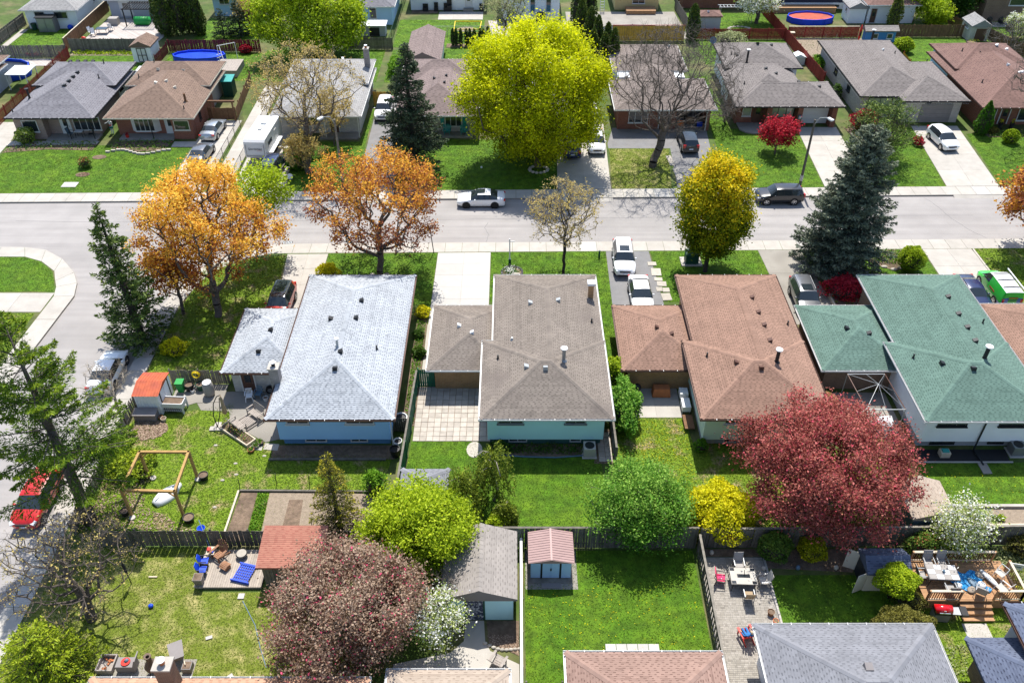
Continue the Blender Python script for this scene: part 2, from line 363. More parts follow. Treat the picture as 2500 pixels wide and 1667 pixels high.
# across the street
panels('driveway', [(-60.5, yk(-57) + 1.7), (-55.3, yk(-54) + 1.7), (-56.2, 93.5), (-60.5, 93.5)], 2, 5, 'concrete')
panels('driveway', [(-35.2, yk(-34) + 1.7), (-31.5, yk(-31) + 1.7), (-31.4, 94), (-35.2, 94)], 2, 6, 'concrete')
panels('driveway', [(-30.9, yk(-30) + 1.7), (-28.9, yk(-29) + 1.7), (-28.9, 104), (-30.9, 104)], 1, 9, 'concrete')
sheet('driveway', [(-28.6, yk(-28) + 1.72), (-23.1, yk(-24) + 1.72), (-24.4, 92), (-28.6, 96)], 'concrete', .012)
sheet('driveway', [(-15.9, yk(-14) + 1.72), (-12.0, yk(-12) + 1.72), (-13.3, 101), (-16.2, 101)], 'asphalt_drive', .012)
panels('driveway', [(4.6, yk(5) + 1.7), (10.1, yk(10) + 1.7), (10.55, 93), (5.2, 93)], 2, 5, 'concrete')
sheet('driveway', [(16.9, yk(17) + 1.72), (21.2, yk(21) + 1.72), (22.2, 92), (11.5, 92), (10.6, 88), (10.6, 86.9), (17.4, 86.9)], 'asphalt_drive', .012)
panels('driveway', [(32.0, yk(32) + 1.7), (36.6, yk(37) + 1.7), (37.2, 92.2), (32.6, 92.2)], 2, 4, 'concrete')
panels('driveway', [(44.5, yk(44) + 1.7), (49.9, yk(50) + 1.7), (51.2, 92.5), (45.9, 92.5)], 2, 4, 'concrete')
# dropped kerbs at the far driveways
for a, b in ((-60.5, -55.3), (-35.2, -31.5), (-28.6, -23.1), (-15.9, -12), (4.6, 10.1), (16.9, 21.2), (32, 36.6), (44.5, 49.9)):
    y = yk((a + b) / 2) - .06
    MB().add([(a, y, -.16), (b, y, -.16), (b, y, .0), (a, y, .0), (a, y - .5, -.15), (b, y - .5, -.15)], [(4, 5, 2, 3), (0, 4, 3), (1, 2, 5), (0, 1, 5, 4), (0, 3, 2, 1)]).build('driveway_ramp', 'concrete', kind='structure')
# crack lines in the asphalt
for pts in ([(44.8, 68.4), (43.6, 70.2), (42.6, 72.4), (42.2, 74.6), (41.5, 76.3)], [(-2.4, 68), (-2.2, 69.3), (-2.6, 70.6), (-2.3, 71.6)], [(-48, 71.9), (-40, 71.7), (-30, 71.8), (-12, 72.1), (6, 72.4), (20, 72.7), (45, 73.0)]):
    m = MB()
    for (x0, y0), (x1, y1) in zip(pts[:-1], pts[1:]):
        n = 5
        P = [(x0 + (x1 - x0) * k / n + random.uniform(-.05, .05), y0 + (y1 - y0) * k / n + random.uniform(-.03, .03)) for k in range(n + 1)]
        for p, q in zip(P[:-1], P[1:]): m.bar((*p, -.139), (*q, -.139), .03, .006)
    m.build('road_crack', 'asphalt_old', kind='structure')
# storm drain and utility cover
d = thing('storm_drain', 'dark iron storm drain grate in the gutter of the street corner', 'drain', (-20.9, 68.05, -.14))
box('frame', 'metal_black', d, -21.35, -20.45, 67.8, 68.3, -.139, -.132)
for k in range(6): box('grate_bar', 'galv', d, -21.28 + k * .14, -21.22 + k * .14, 67.84, 68.26, -.132, -.118)
box('utility_cover', 'concrete_white', None, -46.1, -44.6, 78.2, 79.2, -.05, .07, origin=(-45.3, 78.7, 0), label='pale rectangular concrete utility cover in the front lawn near the pavement', cat='cover')

# lawns: a sheet each, blades of grass on top
LAWN = {'lush': [], 'weedy': [], 'dry': []}
def lawn(kind, poly):
    z = .004 + .0004 * sum(len(q) for q in LAWN.values())
    sheet('lawn', poly, 'lawn_' + kind, z); LAWN[kind].append(poly)
L = lawn
# near row fronts
L('weedy', [(-27.6, 64.0), (-27.3, 61.2), (-27.9, 57), (-27.9, 49.2), (-21.3, 49.2), (-21.3, 55), (-19.8, 55.3), (-20.6, 65.8), (-24, 65.0)])
L('lush', [(-16.7, 65.95), (-6.8, 66.05), (-6.9, 55.6), (-7.7, 55.6), (-7.7, 58.2), (-16.5, 58.2)])
L('lush', [(-1.9, 66.2), (8.55, 66.3), (8.35, 48.5), (6.9, 48.5), (6.9, 58.6), (-1.9, 58.6)])
L('lush', [(12.6, 66.4), (22.5, 66.5), (22.9, 58.6), (13.2, 58.6)])
L('lush', [(26.5, 66.6), (37.6, 66.8), (37.5, 57), (27.3, 56)])
L('weedy', [(42.5, 66.8), (60, 67), (60, 50), (43.2, 50)])
L('lush', [(-46.4, 65.45), (-44.2, 65.42), (-42.5, 64.7), (-40.7, 63.1), (-40, 61.7), (-39.6, 60.75), (-39.45, 60.1), (-56, 60.1), (-56, 65.2)])
panels('driveway', [(-39.3, 57.2), (-39.2, 59.9), (-56, 59.9), (-56, 57.2)], 1, 6, 'concrete')
L('weedy', [(-39.7, 57), (-39.7, 36), (-60, 36), (-60, 57)])
# far row fronts
L('lush', [(-55.1, yk(-55) + 1.75), (-35.4, yk(-35) + 1.75), (-35.4, 87.0), (-44, 87.6), (-55.6, 87.6)])
L('lush', [(-22.9, yk(-23) + 1.75), (-16.1, yk(-16) + 1.75), (-16.4, 100), (-17, 88.5), (-24.1, 88.5)])
L('lush', [(-11.9, yk(-12) + 1.75), (4.5, yk(4) + 1.75), (5.1, 89), (-12.8, 89)])
L('dry', [(10.25, yk(10) + 1.75), (16.3, yk(16) + 1.75), (17.2, 86.8), (10.65, 86.8)])
L('lush', [(22.3, yk(22) + 1.75), (31.9, yk(32) + 1.75), (32.5, 91.5), (24.9, 91.8), (24.9, 107), (23.2, 107)])
L('lush', [(36.7, yk(37) + 1.75), (44.4, yk(44) + 1.75), (45.8, 92), (38.8, 92)])
L('lush', [(50.1, yk(50) + 1.75), (66, yk(66) + 1.75), (66, 91), (51.4, 90.5)])
# back gardens, near
L('weedy', [(-27.2, 33.5), (-13, 33.5), (-9.2, 33.5), (-8.2, 40.9), (-16.3, 41.0), (-17.2, 42.1), (-20.2, 43.6), (-20.4, 46.1), (-27.2, 44.4)])
L('lush', [(-7.0, 42.28), (-2.9, 42.28), (-1.9, 41.6), (6.0, 41.0), (6.6, 33.4), (-7.6, 33.4)])
L('weedy', [(6.9, 44.6), (12.4, 44.6), (12.6, 42.2), (27, 41), (27, 33.5), (6.9, 33.5)])
L('lush', [(27.3, 40.3), (46, 40.3), (46, 36.5), (27.3, 36.5)])
L('dry', [(-27.6, 33.2), (-19.0, 33.2), (-18.4, 30.0), (-14.5, 30.0), (-9, 26), (-7, 22), (-27.6, 22)])
L('lush', [(.75, 33.0), (11.1, 33.0), (11.1, 22), (.75, 22)])
L('lush', [(15.4, 31.2), (20.4, 31.2), (24, 30), (24, 24.5), (15.4, 24.5)])
L('weedy', [(24, 29.2), (40, 35.0), (40, 18), (24, 18)])
# back gardens, far
for x0, x1, y0, y1 in ((-69.5, -62.3, 116.5, 124), (-59, -46.8, 105, 115), (-46, -33.5, 105.5, 115), (-33.3, -17.2, 105.2, 116), (-16.2, -9, 105, 116), (-11, -3, 105.6, 116.6), (-16.4, -4.0, 117, 128),
                       (3, 12.5, 110, 119), (25.5, 38, 111, 119.8), (25.6, 38, 121, 131), (39.4, 49, 113, 120.4), (52, 63, 104, 120.6), (57, 72, 121.5, 127.5), (-44.5, -36, 117, 129), (63, 80, 105, 120)):
    L('lush', [(x0, y0), (x1, y0), (x1, y1), (x0, y1)])

def tri_poly(poly):
    from mathutils.geometry import tessellate_polygon
    t = tessellate_polygon([[Vector((*p, 0)) for p in poly]]); return [[poly[i] for i in f] for f in t]
def grass(kind, dens, size, label):
    C = []; S = []
    for poly in LAWN[kind]:
        for t in tri_poly(poly):
            a, b, c = [np.array(p, float) for p in t]; ab = b - a; ac = c - a; area = abs(ab[0] * ac[1] - ab[1] * ac[0]) / 2
            d = float(np.clip(1.5 - (a[1] + b[1] + c[1]) / 3 / 90, .16, 1.1)); n = int(area * dens * d)
            u = rng.random(n); v = rng.random(n); f = u + v > 1; u[f] = 1 - u[f]; v[f] = 1 - v[f]
            C.append(a + u[:, None] * ab + v[:, None] * ac); S.append(np.full(n, size / math.sqrt(d) ** .6))
    C = np.concatenate(C); S = np.concatenate(S); n = len(C)
    k = .5 * np.sin(C[:, 0] * .9 + 1.3 * np.sin(C[:, 1] * .7)) + .5 * np.sin(C[:, 1] * 1.3 + 2 * np.sin(C[:, 0] * .45))
    th = rng.random(n) * 2 * np.pi; w = S * (.35 + .2 * rng.random(n)); h = S * (.25 + .4 * rng.random(n)) * (1 + .25 * k)
    dx = np.cos(th) * w; dy = np.sin(th) * w; le = (rng.random((n, 2)) - .5) * S[:, None] * 2.4
    V = np.zeros((n, 3, 3)); z = .01
    V[:, 0] = np.c_[C[:, 0] - dx, C[:, 1] - dy, np.full(n, z)]; V[:, 1] = np.c_[C[:, 0] + dx, C[:, 1] + dy, np.full(n, z)]
    V[:, 2] = np.c_[C[:, 0] + le[:, 0], C[:, 1] + le[:, 1], z + h]
    me = np_mesh('grass', V.reshape(-1, 3), np.arange(n * 3).reshape(-1, 3), np.clip(rng.normal(.45, .22, n) + .13 * k, 0, 1))
    setp(mkobj('grass', me, 'blade_' + kind), label, 'grass', kind='stuff')
grass('lush', 160, .075, 'short bright green mown grass of the tidy lawns')
grass('weedy', 165, .10, 'rough green weedy grass with bare patches and clover')
grass('dry', 200, .085, 'dry yellowish green grass of the worn lawns')
# ---------------------------------------------------------------- houses
SH = {}
def shingle_mat(key, light, dark, stain=None, var=.12):
    SH[key] = dict(l=light); mid = tuple((a + b) / 2 for a, b in zip(light, dark))
    mat('shingle_' + key, None, var, .8, rough=.95, ramp=[(0, dark), (.35, mid), (.6, light), (1, tuple(min(1, q * 1.18) for q in light))], c2=stain, c2scale=.45, c2lo=.55, c2hi=.8)
    mat('roof_' + key, tuple(q * .8 for q in light), .1, 1, rough=.95)
shingle_mat('ice', (0.355, 0.378, 0.405), (0.125, 0.138, 0.158))
shingle_mat('tan', (0.204, 0.174, 0.148), (0.092, 0.078, 0.067), stain=(0.141, 0.118, 0.104))
shingle_mat('brown', (0.262, 0.160, 0.118), (0.111, 0.067, 0.048))
shingle_mat('green', (0.108, 0.178, 0.147), (0.041, 0.078, 0.063))
shingle_mat('slate', (0.189, 0.184, 0.201), (0.090, 0.086, 0.098))
shingle_mat('coffee', (0.204, 0.141, 0.107), (0.092, 0.063, 0.052))
shingle_mat('ash', (0.302, 0.295, 0.288), (0.166, 0.162, 0.162), stain=(0.238, 0.230, 0.230))
shingle_mat('rose', (0.211, 0.163, 0.152), (0.096, 0.074, 0.070))
shingle_mat('dust', (0.211, 0.174, 0.155), (0.104, 0.085, 0.078))
shingle_mat('mocha', (0.196, 0.174, 0.163), (0.092, 0.081, 0.078))
shingle_mat('rust', (0.192, 0.115, 0.096), (0.092, 0.056, 0.048))
shingle_mat('pink', (0.266, 0.174, 0.141), (0.126, 0.074, 0.059))
shingle_mat('grey', (0.192, 0.196, 0.215), (0.100, 0.104, 0.115))
shingle_mat('navy', (0.105, 0.125, 0.180), (0.035, 0.042, 0.070))
shingle_mat('redtile', (0.340, 0.149, 0.106), (0.255, 0.085, 0.064))
shingle_mat('sand', (0.352, 0.289, 0.232), (0.225, 0.176, 0.139))
shingle_mat('weather', (0.266, 0.240, 0.218), (0.170, 0.152, 0.137))
shingle_mat('orange', (0.440, 0.264, 0.176), (0.240, 0.128, 0.080))

def shingle_cells(o, u, vd, nrm, L, vmax, ka, kb, course, cell, out):
    rows = int(math.ceil(vmax / course))
    for r in range(rows):
        v0 = r * course; v1 = min(vmax, v0 + course * 1.02)
        a0, b0 = ka * v0, L - kb * v0; a1, b1 = ka * v1, L - kb * v1
        if b0 - a0 < .02: continue
        n = int((b0 - a0) / cell) + 3; w = np.where(np.arange(n) % 2 == 0, 1.3, .7) * cell * rng.uniform(.75, 1.25, n)
        U = a0 - 2 * rng.random() * cell + np.concatenate([[0], np.cumsum(w)]); tab = np.arange(n) % 2 == 0
        l0 = np.clip(U[:-1], a0, b0); r0 = np.clip(U[1:], a0, b0); l1 = np.clip(U[:-1], a1, max(a1, b1)); r1 = np.clip(U[1:], a1, max(a1, b1))
        k = (r0 - l0) > .005; l0, r0, l1, r1, tab = l0[k], r0[k], l1[k], r1[k], tab[k]; m = len(l0)
        if not m: continue
        P = lambda uu, vv, h: o + uu[:, None] * u + vv * vd + h * nrm
        rowv = rng.normal(0, .05); vm = v0 + (v1 - v0) * .38; q = .38
        lm = l0 + (l1 - l0) * q; rm = r0 + (r1 - r0) * q; base = np.clip(rng.normal(.62, .07, m) + rowv, .35, .95)
        out[0].append(np.stack([P(lm, vm, .006), P(rm, vm, .006), P(r1, v1, .002), P(l1, v1, .002)], 1)); out[1].append(base)
        out[0].append(np.stack([P(l0, v0, .012), P(r0, v0, .012), P(rm, vm, .006), P(lm, vm, .006)], 1)); out[1].append(np.where(tab, base - .06, np.clip(rng.normal(.12, .08, m), 0, .4)))  # dark dashes: printed bands with the tab-edge shadow lines put into the colour
def finish_shingles(out, key, parent, lab=None):
    Q = np.concatenate(out[0]); v = np.concatenate(out[1]); V = Q.reshape(-1, 3) - root_loc(parent)
    me = np_mesh('shingles', V, np.arange(len(V)).reshape(-1, 4), v); o = mkobj('shingles', me, 'shingle_' + key, parent); setp(o, kind='stuff'); return o

def roof_z(r, x, y):
    x0, x1, y0, y1, ze, p, g = r
    if g == 'hip': return ze + p * max(0, min(x - x0, x1 - x, y - y0, y1 - y))
    if g == 'gy': return ze + p * max(0, min(x - x0, x1 - x))
    if g == 'gx': return ze + p * max(0, min(y - y0, y1 - y))
    return ze + p * (y - y0)
def roof(H, x0, x1, y0, y1, ze, p, key, g='hip', gutter='white_trim', course=.15, cell=.16, caps=True, soffit='white_trim'):
    """hip, gable (ridge along y: gy, along x: gx) or mono-pitch (mono) roof with shingles, caps and gutters"""
    w, d = x1 - x0, y1 - y0; h = min(w, d) / 2; th = .14
    r = (x0, x1, y0, y1, ze, p, g); s = math.sqrt(1 + p * p); c = 1 / s
    C = [(x0, y0), (x1, y0), (x1, y1), (x0, y1)]; b = [(*q, ze - th) for q in C]; t = [(*q, ze) for q in C]
    V = b + t; xc, yc = (x0 + x1) / 2, (y0 + y1) / 2; X = np.array
    out = ([], []); far = (y0 > 80); cell *= 1.9 if far else 1.12; course *= 1.45 if far else 1
    def pl(o, u, vdir, L, run, k):
        if (far and vdir[1] < 0) or (y1 < 27.2 and vdir[1] > 0): return        # slopes turned away from every view of the street
        vd = X([vdir[0] * c, vdir[1] * c, p * c]); u = X([*u, 0.]); n = np.cross(u, vd); n = n if n[2] > 0 else -n
        shingle_cells(X([*o, ze + .004]), u, vd, n, L, run * s, k * c, k * c, course, cell, out)
    if g == 'hip':
        if w <= d: V += [(xc, y0 + h, ze + p * h), (xc, y1 - h, ze + p * h)]; F = [(4, 5, 8), (5, 6, 9, 8), (6, 7, 9), (7, 4, 8, 9)]; caplines = [((x0, y0), (xc, y0 + h)), ((x1, y0), (xc, y0 + h)), ((x0, y1), (xc, y1 - h)), ((x1, y1), (xc, y1 - h)), ((xc, y0 + h), (xc, y1 - h))]
        else: V += [(x0 + h, yc, ze + p * h), (x1 - h, yc, ze + p * h)]; F = [(4, 5, 9, 8), (5, 6, 9), (6, 7, 8, 9), (7, 4, 8)]; caplines = [((x0, y0), (x0 + h, yc)), ((x0, y1), (x0 + h, yc)), ((x1, y0), (x1 - h, yc)), ((x1, y1), (x1 - h, yc)), ((x0 + h, yc), (x1 - h, yc))]
        pl((x0, y0), (1, 0), (0, 1), w, h, 1); pl((x1, y0), (0, 1), (-1, 0), d, h, 1); pl((x1, y1), (-1, 0), (0, -1), w, h, 1); pl((x0, y1), (0, -1), (1, 0), d, h, 1)
    elif g == 'gy':
        V += [(xc, y0, ze + p * w / 2), (xc, y1, ze + p * w / 2)]; F = [(5, 6, 9, 8), (7, 4, 8, 9), (4, 5, 8), (6, 7, 9)]; caplines = [((xc, y0), (xc, y1))]
        pl((x1, y0), (0, 1), (-1, 0), d, w / 2, 0); pl((x0, y1), (0, -1), (1, 0), d, w / 2, 0)
    elif g == 'gx':
        V += [(x0, yc, ze + p * d / 2), (x1, yc, ze + p * d / 2)]; F = [(4, 5, 9, 8), (6, 7, 8, 9), (7, 4, 8), (5, 6, 9)]; caplines = [((x0, yc), (x1, yc))]
        pl((x0, y0), (1, 0), (0, 1), w, d / 2, 0); pl((x1, y1), (-1, 0), (0, -1), w, d / 2, 0)
    else:
        V = b + [t[0], t[1], (x1, y1, ze + p * d), (x0, y1, ze + p * d)]; F = [(4, 5, 6, 7)]; caplines = []
        pl((x0, y0), (1, 0), (0, 1), w, d, 0)
    F = F + [(0, 1, 5, 4), (1, 2, 6, 5), (2, 3, 7, 6), (3, 0, 4, 7), (3, 2, 1, 0)]
    o = MB().add(V, F).build('roof', 'roof_' + key, H)
    sh = finish_shingles(out, key, o)
    if caps and caplines:
        cp = ([], [])
        for a, e in caplines:
            a = X(a); e = X(e); L = np.linalg.norm(e - a)
            if L < .05: continue
            n = max(1, int(L / .3)); dr = (e - a) / L; pr = X([-dr[1], dr[0]]); ww = .17
            for i in range(n):
                q = []
                for tt, lift in ((i / n, .042), ((i + 1.05) / n, .03)):
                    m = a + (e - a) * min(tt, 1)
                    q.append([X([*(m + pr * ss * ww), roof_z(r, *(m + pr * ss * ww)) + lf]) for ss, lf in ((-1, lift - .012), (0, lift + .012), (1, lift - .012))])
                z = float(np.clip(rng.normal(.68, .1), .4, 1))
                for k in (0, 1): cp[0].append(np.stack([q[0][k], q[0][k + 1], q[1][k + 1], q[1][k]])[None]); cp[1].append(np.array([z]))
        Q = np.concatenate(cp[0]); Vv = Q.reshape(-1, 3) - root_loc(H)
        setp(mkobj('ridge_caps', np_mesh('ridge_caps', Vv, np.arange(len(Vv)).reshape(-1, 4), np.concatenate(cp[1])), 'shingle_' + key, o), kind='stuff')
    if gutter:
        gm = MB(); z0, z1 = ze - .12, ze - .005; k = .11
        sides = {'hip': 'SNWE', 'gy': 'WE', 'gx': 'SN', 'mono': 'S'}[g]
        def trough(x0_, x1_, y0_, y1_):
            gm.box(x0_, x1_, y0_, y1_, z0, z0 + .015)
            if x1_ - x0_ > y1_ - y0_: gm.box(x0_, x1_, y0_, y0_ + .012, z0 + .016, z1); gm.box(x0_, x1_, y1_ - .012, y1_, z0 + .016, z1)
            else: gm.box(x0_, x0_ + .012, y0_, y1_, z0 + .016, z1); gm.box(x1_ - .012, x1_, y0_, y1_, z0 + .016, z1)
        if 'S' in sides: trough(x0 - k, x1 + k, y0 - k, y0 - .003)
        if 'N' in sides: trough(x0 - k, x1 + k, y1 + .003, y1 + k)
        if 'W' in sides: trough(x0 - k, x0 - .003, y0 + .002, y1 - .002)
        if 'E' in sides: trough(x1 + .003, x1 + k, y0 + .002, y1 - .002)
        gt = gm.build('gutter', gutter, o)
        br = MB(); sp = 1.0
        for sd_, cond in (('S', y0 - k / 2), ('N', y1 + k / 2)):
            if sd_ in sides:
                for i in range(1, int(w / sp)): br.box(x0 + i * sp - .02, x0 + i * sp + .02, cond - .07, cond + .065, z1 + .001, z1 + .02)
        if br.V: br.build('gutter_straps', 'white_trim', gt, kind='stuff')
    return r, o
def rect_ring(x0, x1, y0, y1, o, z): return [(x0 - o, y0 - o, z), (x1 + o, y0 - o, z), (x1 + o, y1 + o, z), (x0 - o, y1 + o, z)]
def walls(H, x0, x1, y0, y1, z0, z1, m, siding=0, name='wall'):
    if not siding: return box(name, m, H, x0, x1, y0, y1, z0, z1)
    rings = []; z = z0
    while z < z1 - .01: rings += [rect_ring(x0, x1, y0, y1, .022, z), rect_ring(x0, x1, y0, y1, 0, min(z1, z + siding - .006))]; z += siding
    return MB().loft(rings).build(name, m, H)
def face_M(f, x, y, z):
    """frame whose local x runs along the wall and local -y points out of it"""
    a = {'S': 0, 'E': 90, 'N': 180, 'W': 270}[f]
    return Matrix.Translation((x, y, z)) @ Matrix.Rotation(R(a), 4, 'Z')
def window(H, f, x, y, z, w, h, n=2, frame='white_trim', pane='glass', sill=True, t=.07, name='window'):
    """(x, y) wall point at the window's middle, z its bottom"""
    M = face_M(f, x, y, z + h / 2); m = MB()
    for sx, sz, ww, hh in ((0, 1, w, t), (0, -1, w, t), (1, 0, t, h - 2 * t), (-1, 0, t, h - 2 * t)):
        m.mbox(M @ Matrix.Translation((sx * (w - t) / 2, -.03, sz * (h - t) / 2)), ww, .10, hh)
    for i in range(1, n): m.mbox(M @ Matrix.Translation((-w / 2 + w * i / n, -.025, 0)), t * .7, .08, h - 2 * t)
    o = m.build(name, frame, H)
    for i in range(n):
        a = -w / 2 + t + (w - 2 * t) * i / n; b = -w / 2 + t + (w - 2 * t) * (i + 1) / n
        MB().mbox(M @ Matrix.Translation(((a + b) / 2, -.012, 0)), (b - a) - .05, .03, h - 2 * t).build('pane', pane, o)
    if sill: MB().mbox(M @ Matrix.Translation((0, -.07, -h / 2 - .03)), w + .12, .2, .055).build('sill', frame, o)
    return o
def door(H, f, x, y, z, w=.95, h=2.05, m='brown_trim', frame='white_trim', lite=True, name='door'):
    M = face_M(f, x, y, z + h / 2); q = MB()
    for sx in (-1, 1): q.mbox(M @ Matrix.Translation((sx * (w / 2 + .05), -.03, 0)), .1, .1, h)
    q.mbox(M @ Matrix.Translation((0, -.03, h / 2 + .051)), w + .2, .1, .1)
    o = MB().mbox(M @ Matrix.Translation((0, -.02, 0)), w - .004, .06, h).build(name, m, H)
    q.build('door_frame', frame, o)
    if lite: MB().mbox(M @ Matrix.Translation((0, -.056, .35)), w * .5, .012, h * .42).build('pane', 'glass', o)
    MB().mbox(M @ Matrix.Translation((w * .38, -.08, -.1)), .04, .07, .12).build('handle', 'chrome', o)
    return o
def garage_door(H, f, x, y, z, w, h, m='white_paint', rows=4):
    M = face_M(f, x, y, z + h / 2); o = MB().mbox(M @ Matrix.Translation((0, -.01, 0)), w, .04, h).build('garage_door', m, H)
    for i in range(rows): MB().mbox(M @ Matrix.Translation((0, -.045, -h / 2 + h * (i + .5) / rows)), w - .03, .03, h / rows - .03).build('panel', m, o)
    return o
def vent(H, r, x, y, m='black_trim', s=.34):
    """slant-topped box vent on a slope"""
    z = roof_z(r, x, y); e = .01; gx = (roof_z(r, x + e, y) - z) / e; gy = (roof_z(r, x, y + e) - z) / e; k = s / 2
    q = lambda a, b, h: (x + a, y + b, z + gx * a + gy * b + h)
    up = lambda a, b: .20 - .18 * ((gx * a + gy * b) / (abs(gx) + abs(gy) + 1e-6) / k)
    V = [q(-k, -k, 0), q(k, -k, 0), q(k, k, 0), q(-k, k, 0)] + [q(a * .9, b * .9, max(.07, up(a, b) * .8)) for a, b in ((-k, -k), (k, -k), (k, k), (-k, k))]
    return MB().add(V, [(4, 5, 6, 7), (0, 1, 5, 4), (1, 2, 6, 5), (2, 3, 7, 6), (3, 0, 4, 7)]).build('roof_vent', m, H)
def stack(H, r, x, y, h=.35, rad=.06, m='black_trim', cap=None):
    z = roof_z(r, x, y); o = MB().cyl((x, y, z - .1), (x, y, z + h), rad, n=10).cyl((x, y, z - .02), (x, y, z + .10), rad * 1.9, rad * 1.1, 10).build('vent_pipe', m, H)
    if cap: MB().cyl((x, y, z + h + .02), (x, y, z + h + .09), rad * 1.9, n=12).cyl((x, y, z + h - .02), (x, y, z + h + .02), rad * .8, n=8).build('cap', cap, o)
    return o
def chimney(H, x0, x1, y0, y1, z0, z1, m='brick_grey', flue='terracotta', cap=True):
    o = box('chimney', m, H, x0, x1, y0, y1, z0, z1); box('crown', 'concrete', o, x0 - .06, x1 + .06, y0 - .06, y1 + .06, z1, z1 + .1)
    xc, yc = (x0 + x1) / 2, (y0 + y1) / 2; MB().cyl((xc, yc, z1 + .1), (xc, yc, z1 + .35), .13, n=12).build('flue', flue, o)
    if cap: MB().cyl((xc, yc, z1 + .40), (xc, yc, z1 + .45), .2, n=12).cyl((xc, yc, z1 + .35), (xc, yc, z1 + .40), .1, n=8).build('flue_cap', 'metal_white', o)
def downspout(H, x, y, z1, m='white_trim'): return MB().box(x - .04, x + .04, y - .08, y, .05, z1).bar((x, y - .04, .08), (x, y - .5, .05), .08, .07).build('downspout', m, H)

def backsplit(label, x0, xw, key, wallm, found, wing_m, gut, wy0=47.2, wy1=55.0, rear_y0=41.15, bump=True, wing_x=None, ze=3.3):
    """near-row house: long raised main body, wider rear block, low garage wing at its left"""
    xr = x0 + xw; H = thing('house', label, 'house', ((x0 + xr) / 2, 50, 0))
    ztop = ze - .14
    r1, _ = roof(H, x0, xr, rear_y0 + (.06 if bump else 0), 57.9, ze - .05, .385, key, gutter=gut)
    r2 = None
    if bump: r2, _ = roof(H, x0 - .75, xr + .02, rear_y0, rear_y0 + 8.2, ze, .385, key, gutter=gut)
    xb = x0 - .75 if bump else x0
    walls(H, x0 + .5, xr - .55, rear_y0 + 1.2, 57.35, 0, ztop - .06, wing_m, name='front_block')
    walls(H, xb + .62, xr - .62, rear_y0 + .95, rear_y0 + 7.6, 0, .78, found, name='foundation')
    walls(H, xb + .5, xr - .5, rear_y0 + .6, rear_y0 + 7.7, .78, ztop - .001, wallm, siding=.16)
    rw, _ = roof(H, wing_x, x0 + 1.2, wy0, wy1, 2.32, .34, key, gutter=gut)
    walls(H, wing_x + .5, x0 + .49, wy0 + .55, wy1 - .55, 0, 2.18, wing_m, name='garage_wall')
    garage_door(H, 'N', (wing_x + x0) / 2 + .2, wy1 - .555, .03, 2.9, 2.05)
    for f, x in (('N', x0 + 3), ('N', x0 + 6)): window(H, f, x, 57.35, 1.2, 1.6, 1.3)
    return H, r1, r2, rw
# --- pale grey roof, blue siding
H, r1, r2, rw = backsplit('house with pale blue-grey shingle roof and light blue rear siding', -16.45, 8.6, 'ice', 'siding_blue', 'foundation_blue', 'brick_white', 'brown_trim', wy0=46.9, wy1=54.6, bump=False, wing_x=-21.1)
for x, y in ((-11.4, 52.5), (-13.4, 50.5), (-11.5, 50.3), (-12.0, 46.2), (-12.15, 44.7)): vent(H, r1, x, y)
for x, y in ((-18.1, 50.6), (-18.6, 48.6)): vent(H, rw, x, y)
stack(H, r1, -12.3, 46.9, .6, .09, 'galv', 'metal_white'); stack(H, r1, -9.7, 47.6, .35)
chimney(H, -16.75, -16.1, 44.6, 45.25, 0, 4.6, 'brick_grey', 'black_trim')
ws = 41.75
window(H, 'S', -14.5, ws, 2.3, 1.55, .8, 2); window(H, 'S', -10.3, ws, 2.3, 1.95, .8, 2); window(H, 'S', -13.6, ws + .35, .2, 1.5, .6, 2, sill=False); window(H, 'S', -10.6, ws + .35, .2, 1.2, .5, 2, sill=False)
door(H, 'S', -19.45, 47.45, .05, .9, 2.0, 'brown_trim', 'white_trim'); downspout(H, -8.2, 41.7, 3.1, 'white_trim')
# --- tan roof, teal siding
H, r1, r2, rw = backsplit('house with tan-grey shingle roof and aqua rear siding', -1.4, 8.15, 'tan', 'siding_teal', 'foundation_teal', 'brick_tan', 'white_trim', wing_x=-6.2)
for x, y in ((1.4, 52.6), (3.5, 52.7), (3.3, 48.3), (1.0, 45.0), (2.3, 44.7)): vent(H, r1 if y > 50 else r2, x, y, 'galv')
vent(H, rw, -4.0, 51.4, 'metal_white', .3); vent(H, rw, -3.0, 50.3, 'metal_white', .3); stack(H, r1, .0, 48.9, .2, .08, 'galv')
stack(H, r2, 3.6, 45.7, 1.05, .13, 'metal_grey', 'metal_white'); stack(H, r1, 6.0, 51.3, .35); stack(H, r2, -1.0, 46.8, .35)
z = roof_z(r1, 6.2, 54.6); MB().box(5.95, 6.35, 54.4, 54.8, z - .2, z + 1.25).build('chimney', 'brick_tan', H); MB().box(5.85, 6.45, 54.3, 54.9, z + 1.25, z + 1.45).build('chimney_cap', 'metal_white', H)
for x, w in ((-.1, 1.75), (4.3, 1.45)): window(H, 'S', x, ws, 2.3, w, .8, 2, 'grey_trim')
window(H, 'S', .4, ws + .35, .2, 1.3, .6, 2, sill=False); window(H, 'S', 4.4, ws + .35, .2, .8, .6, 1, sill=False)
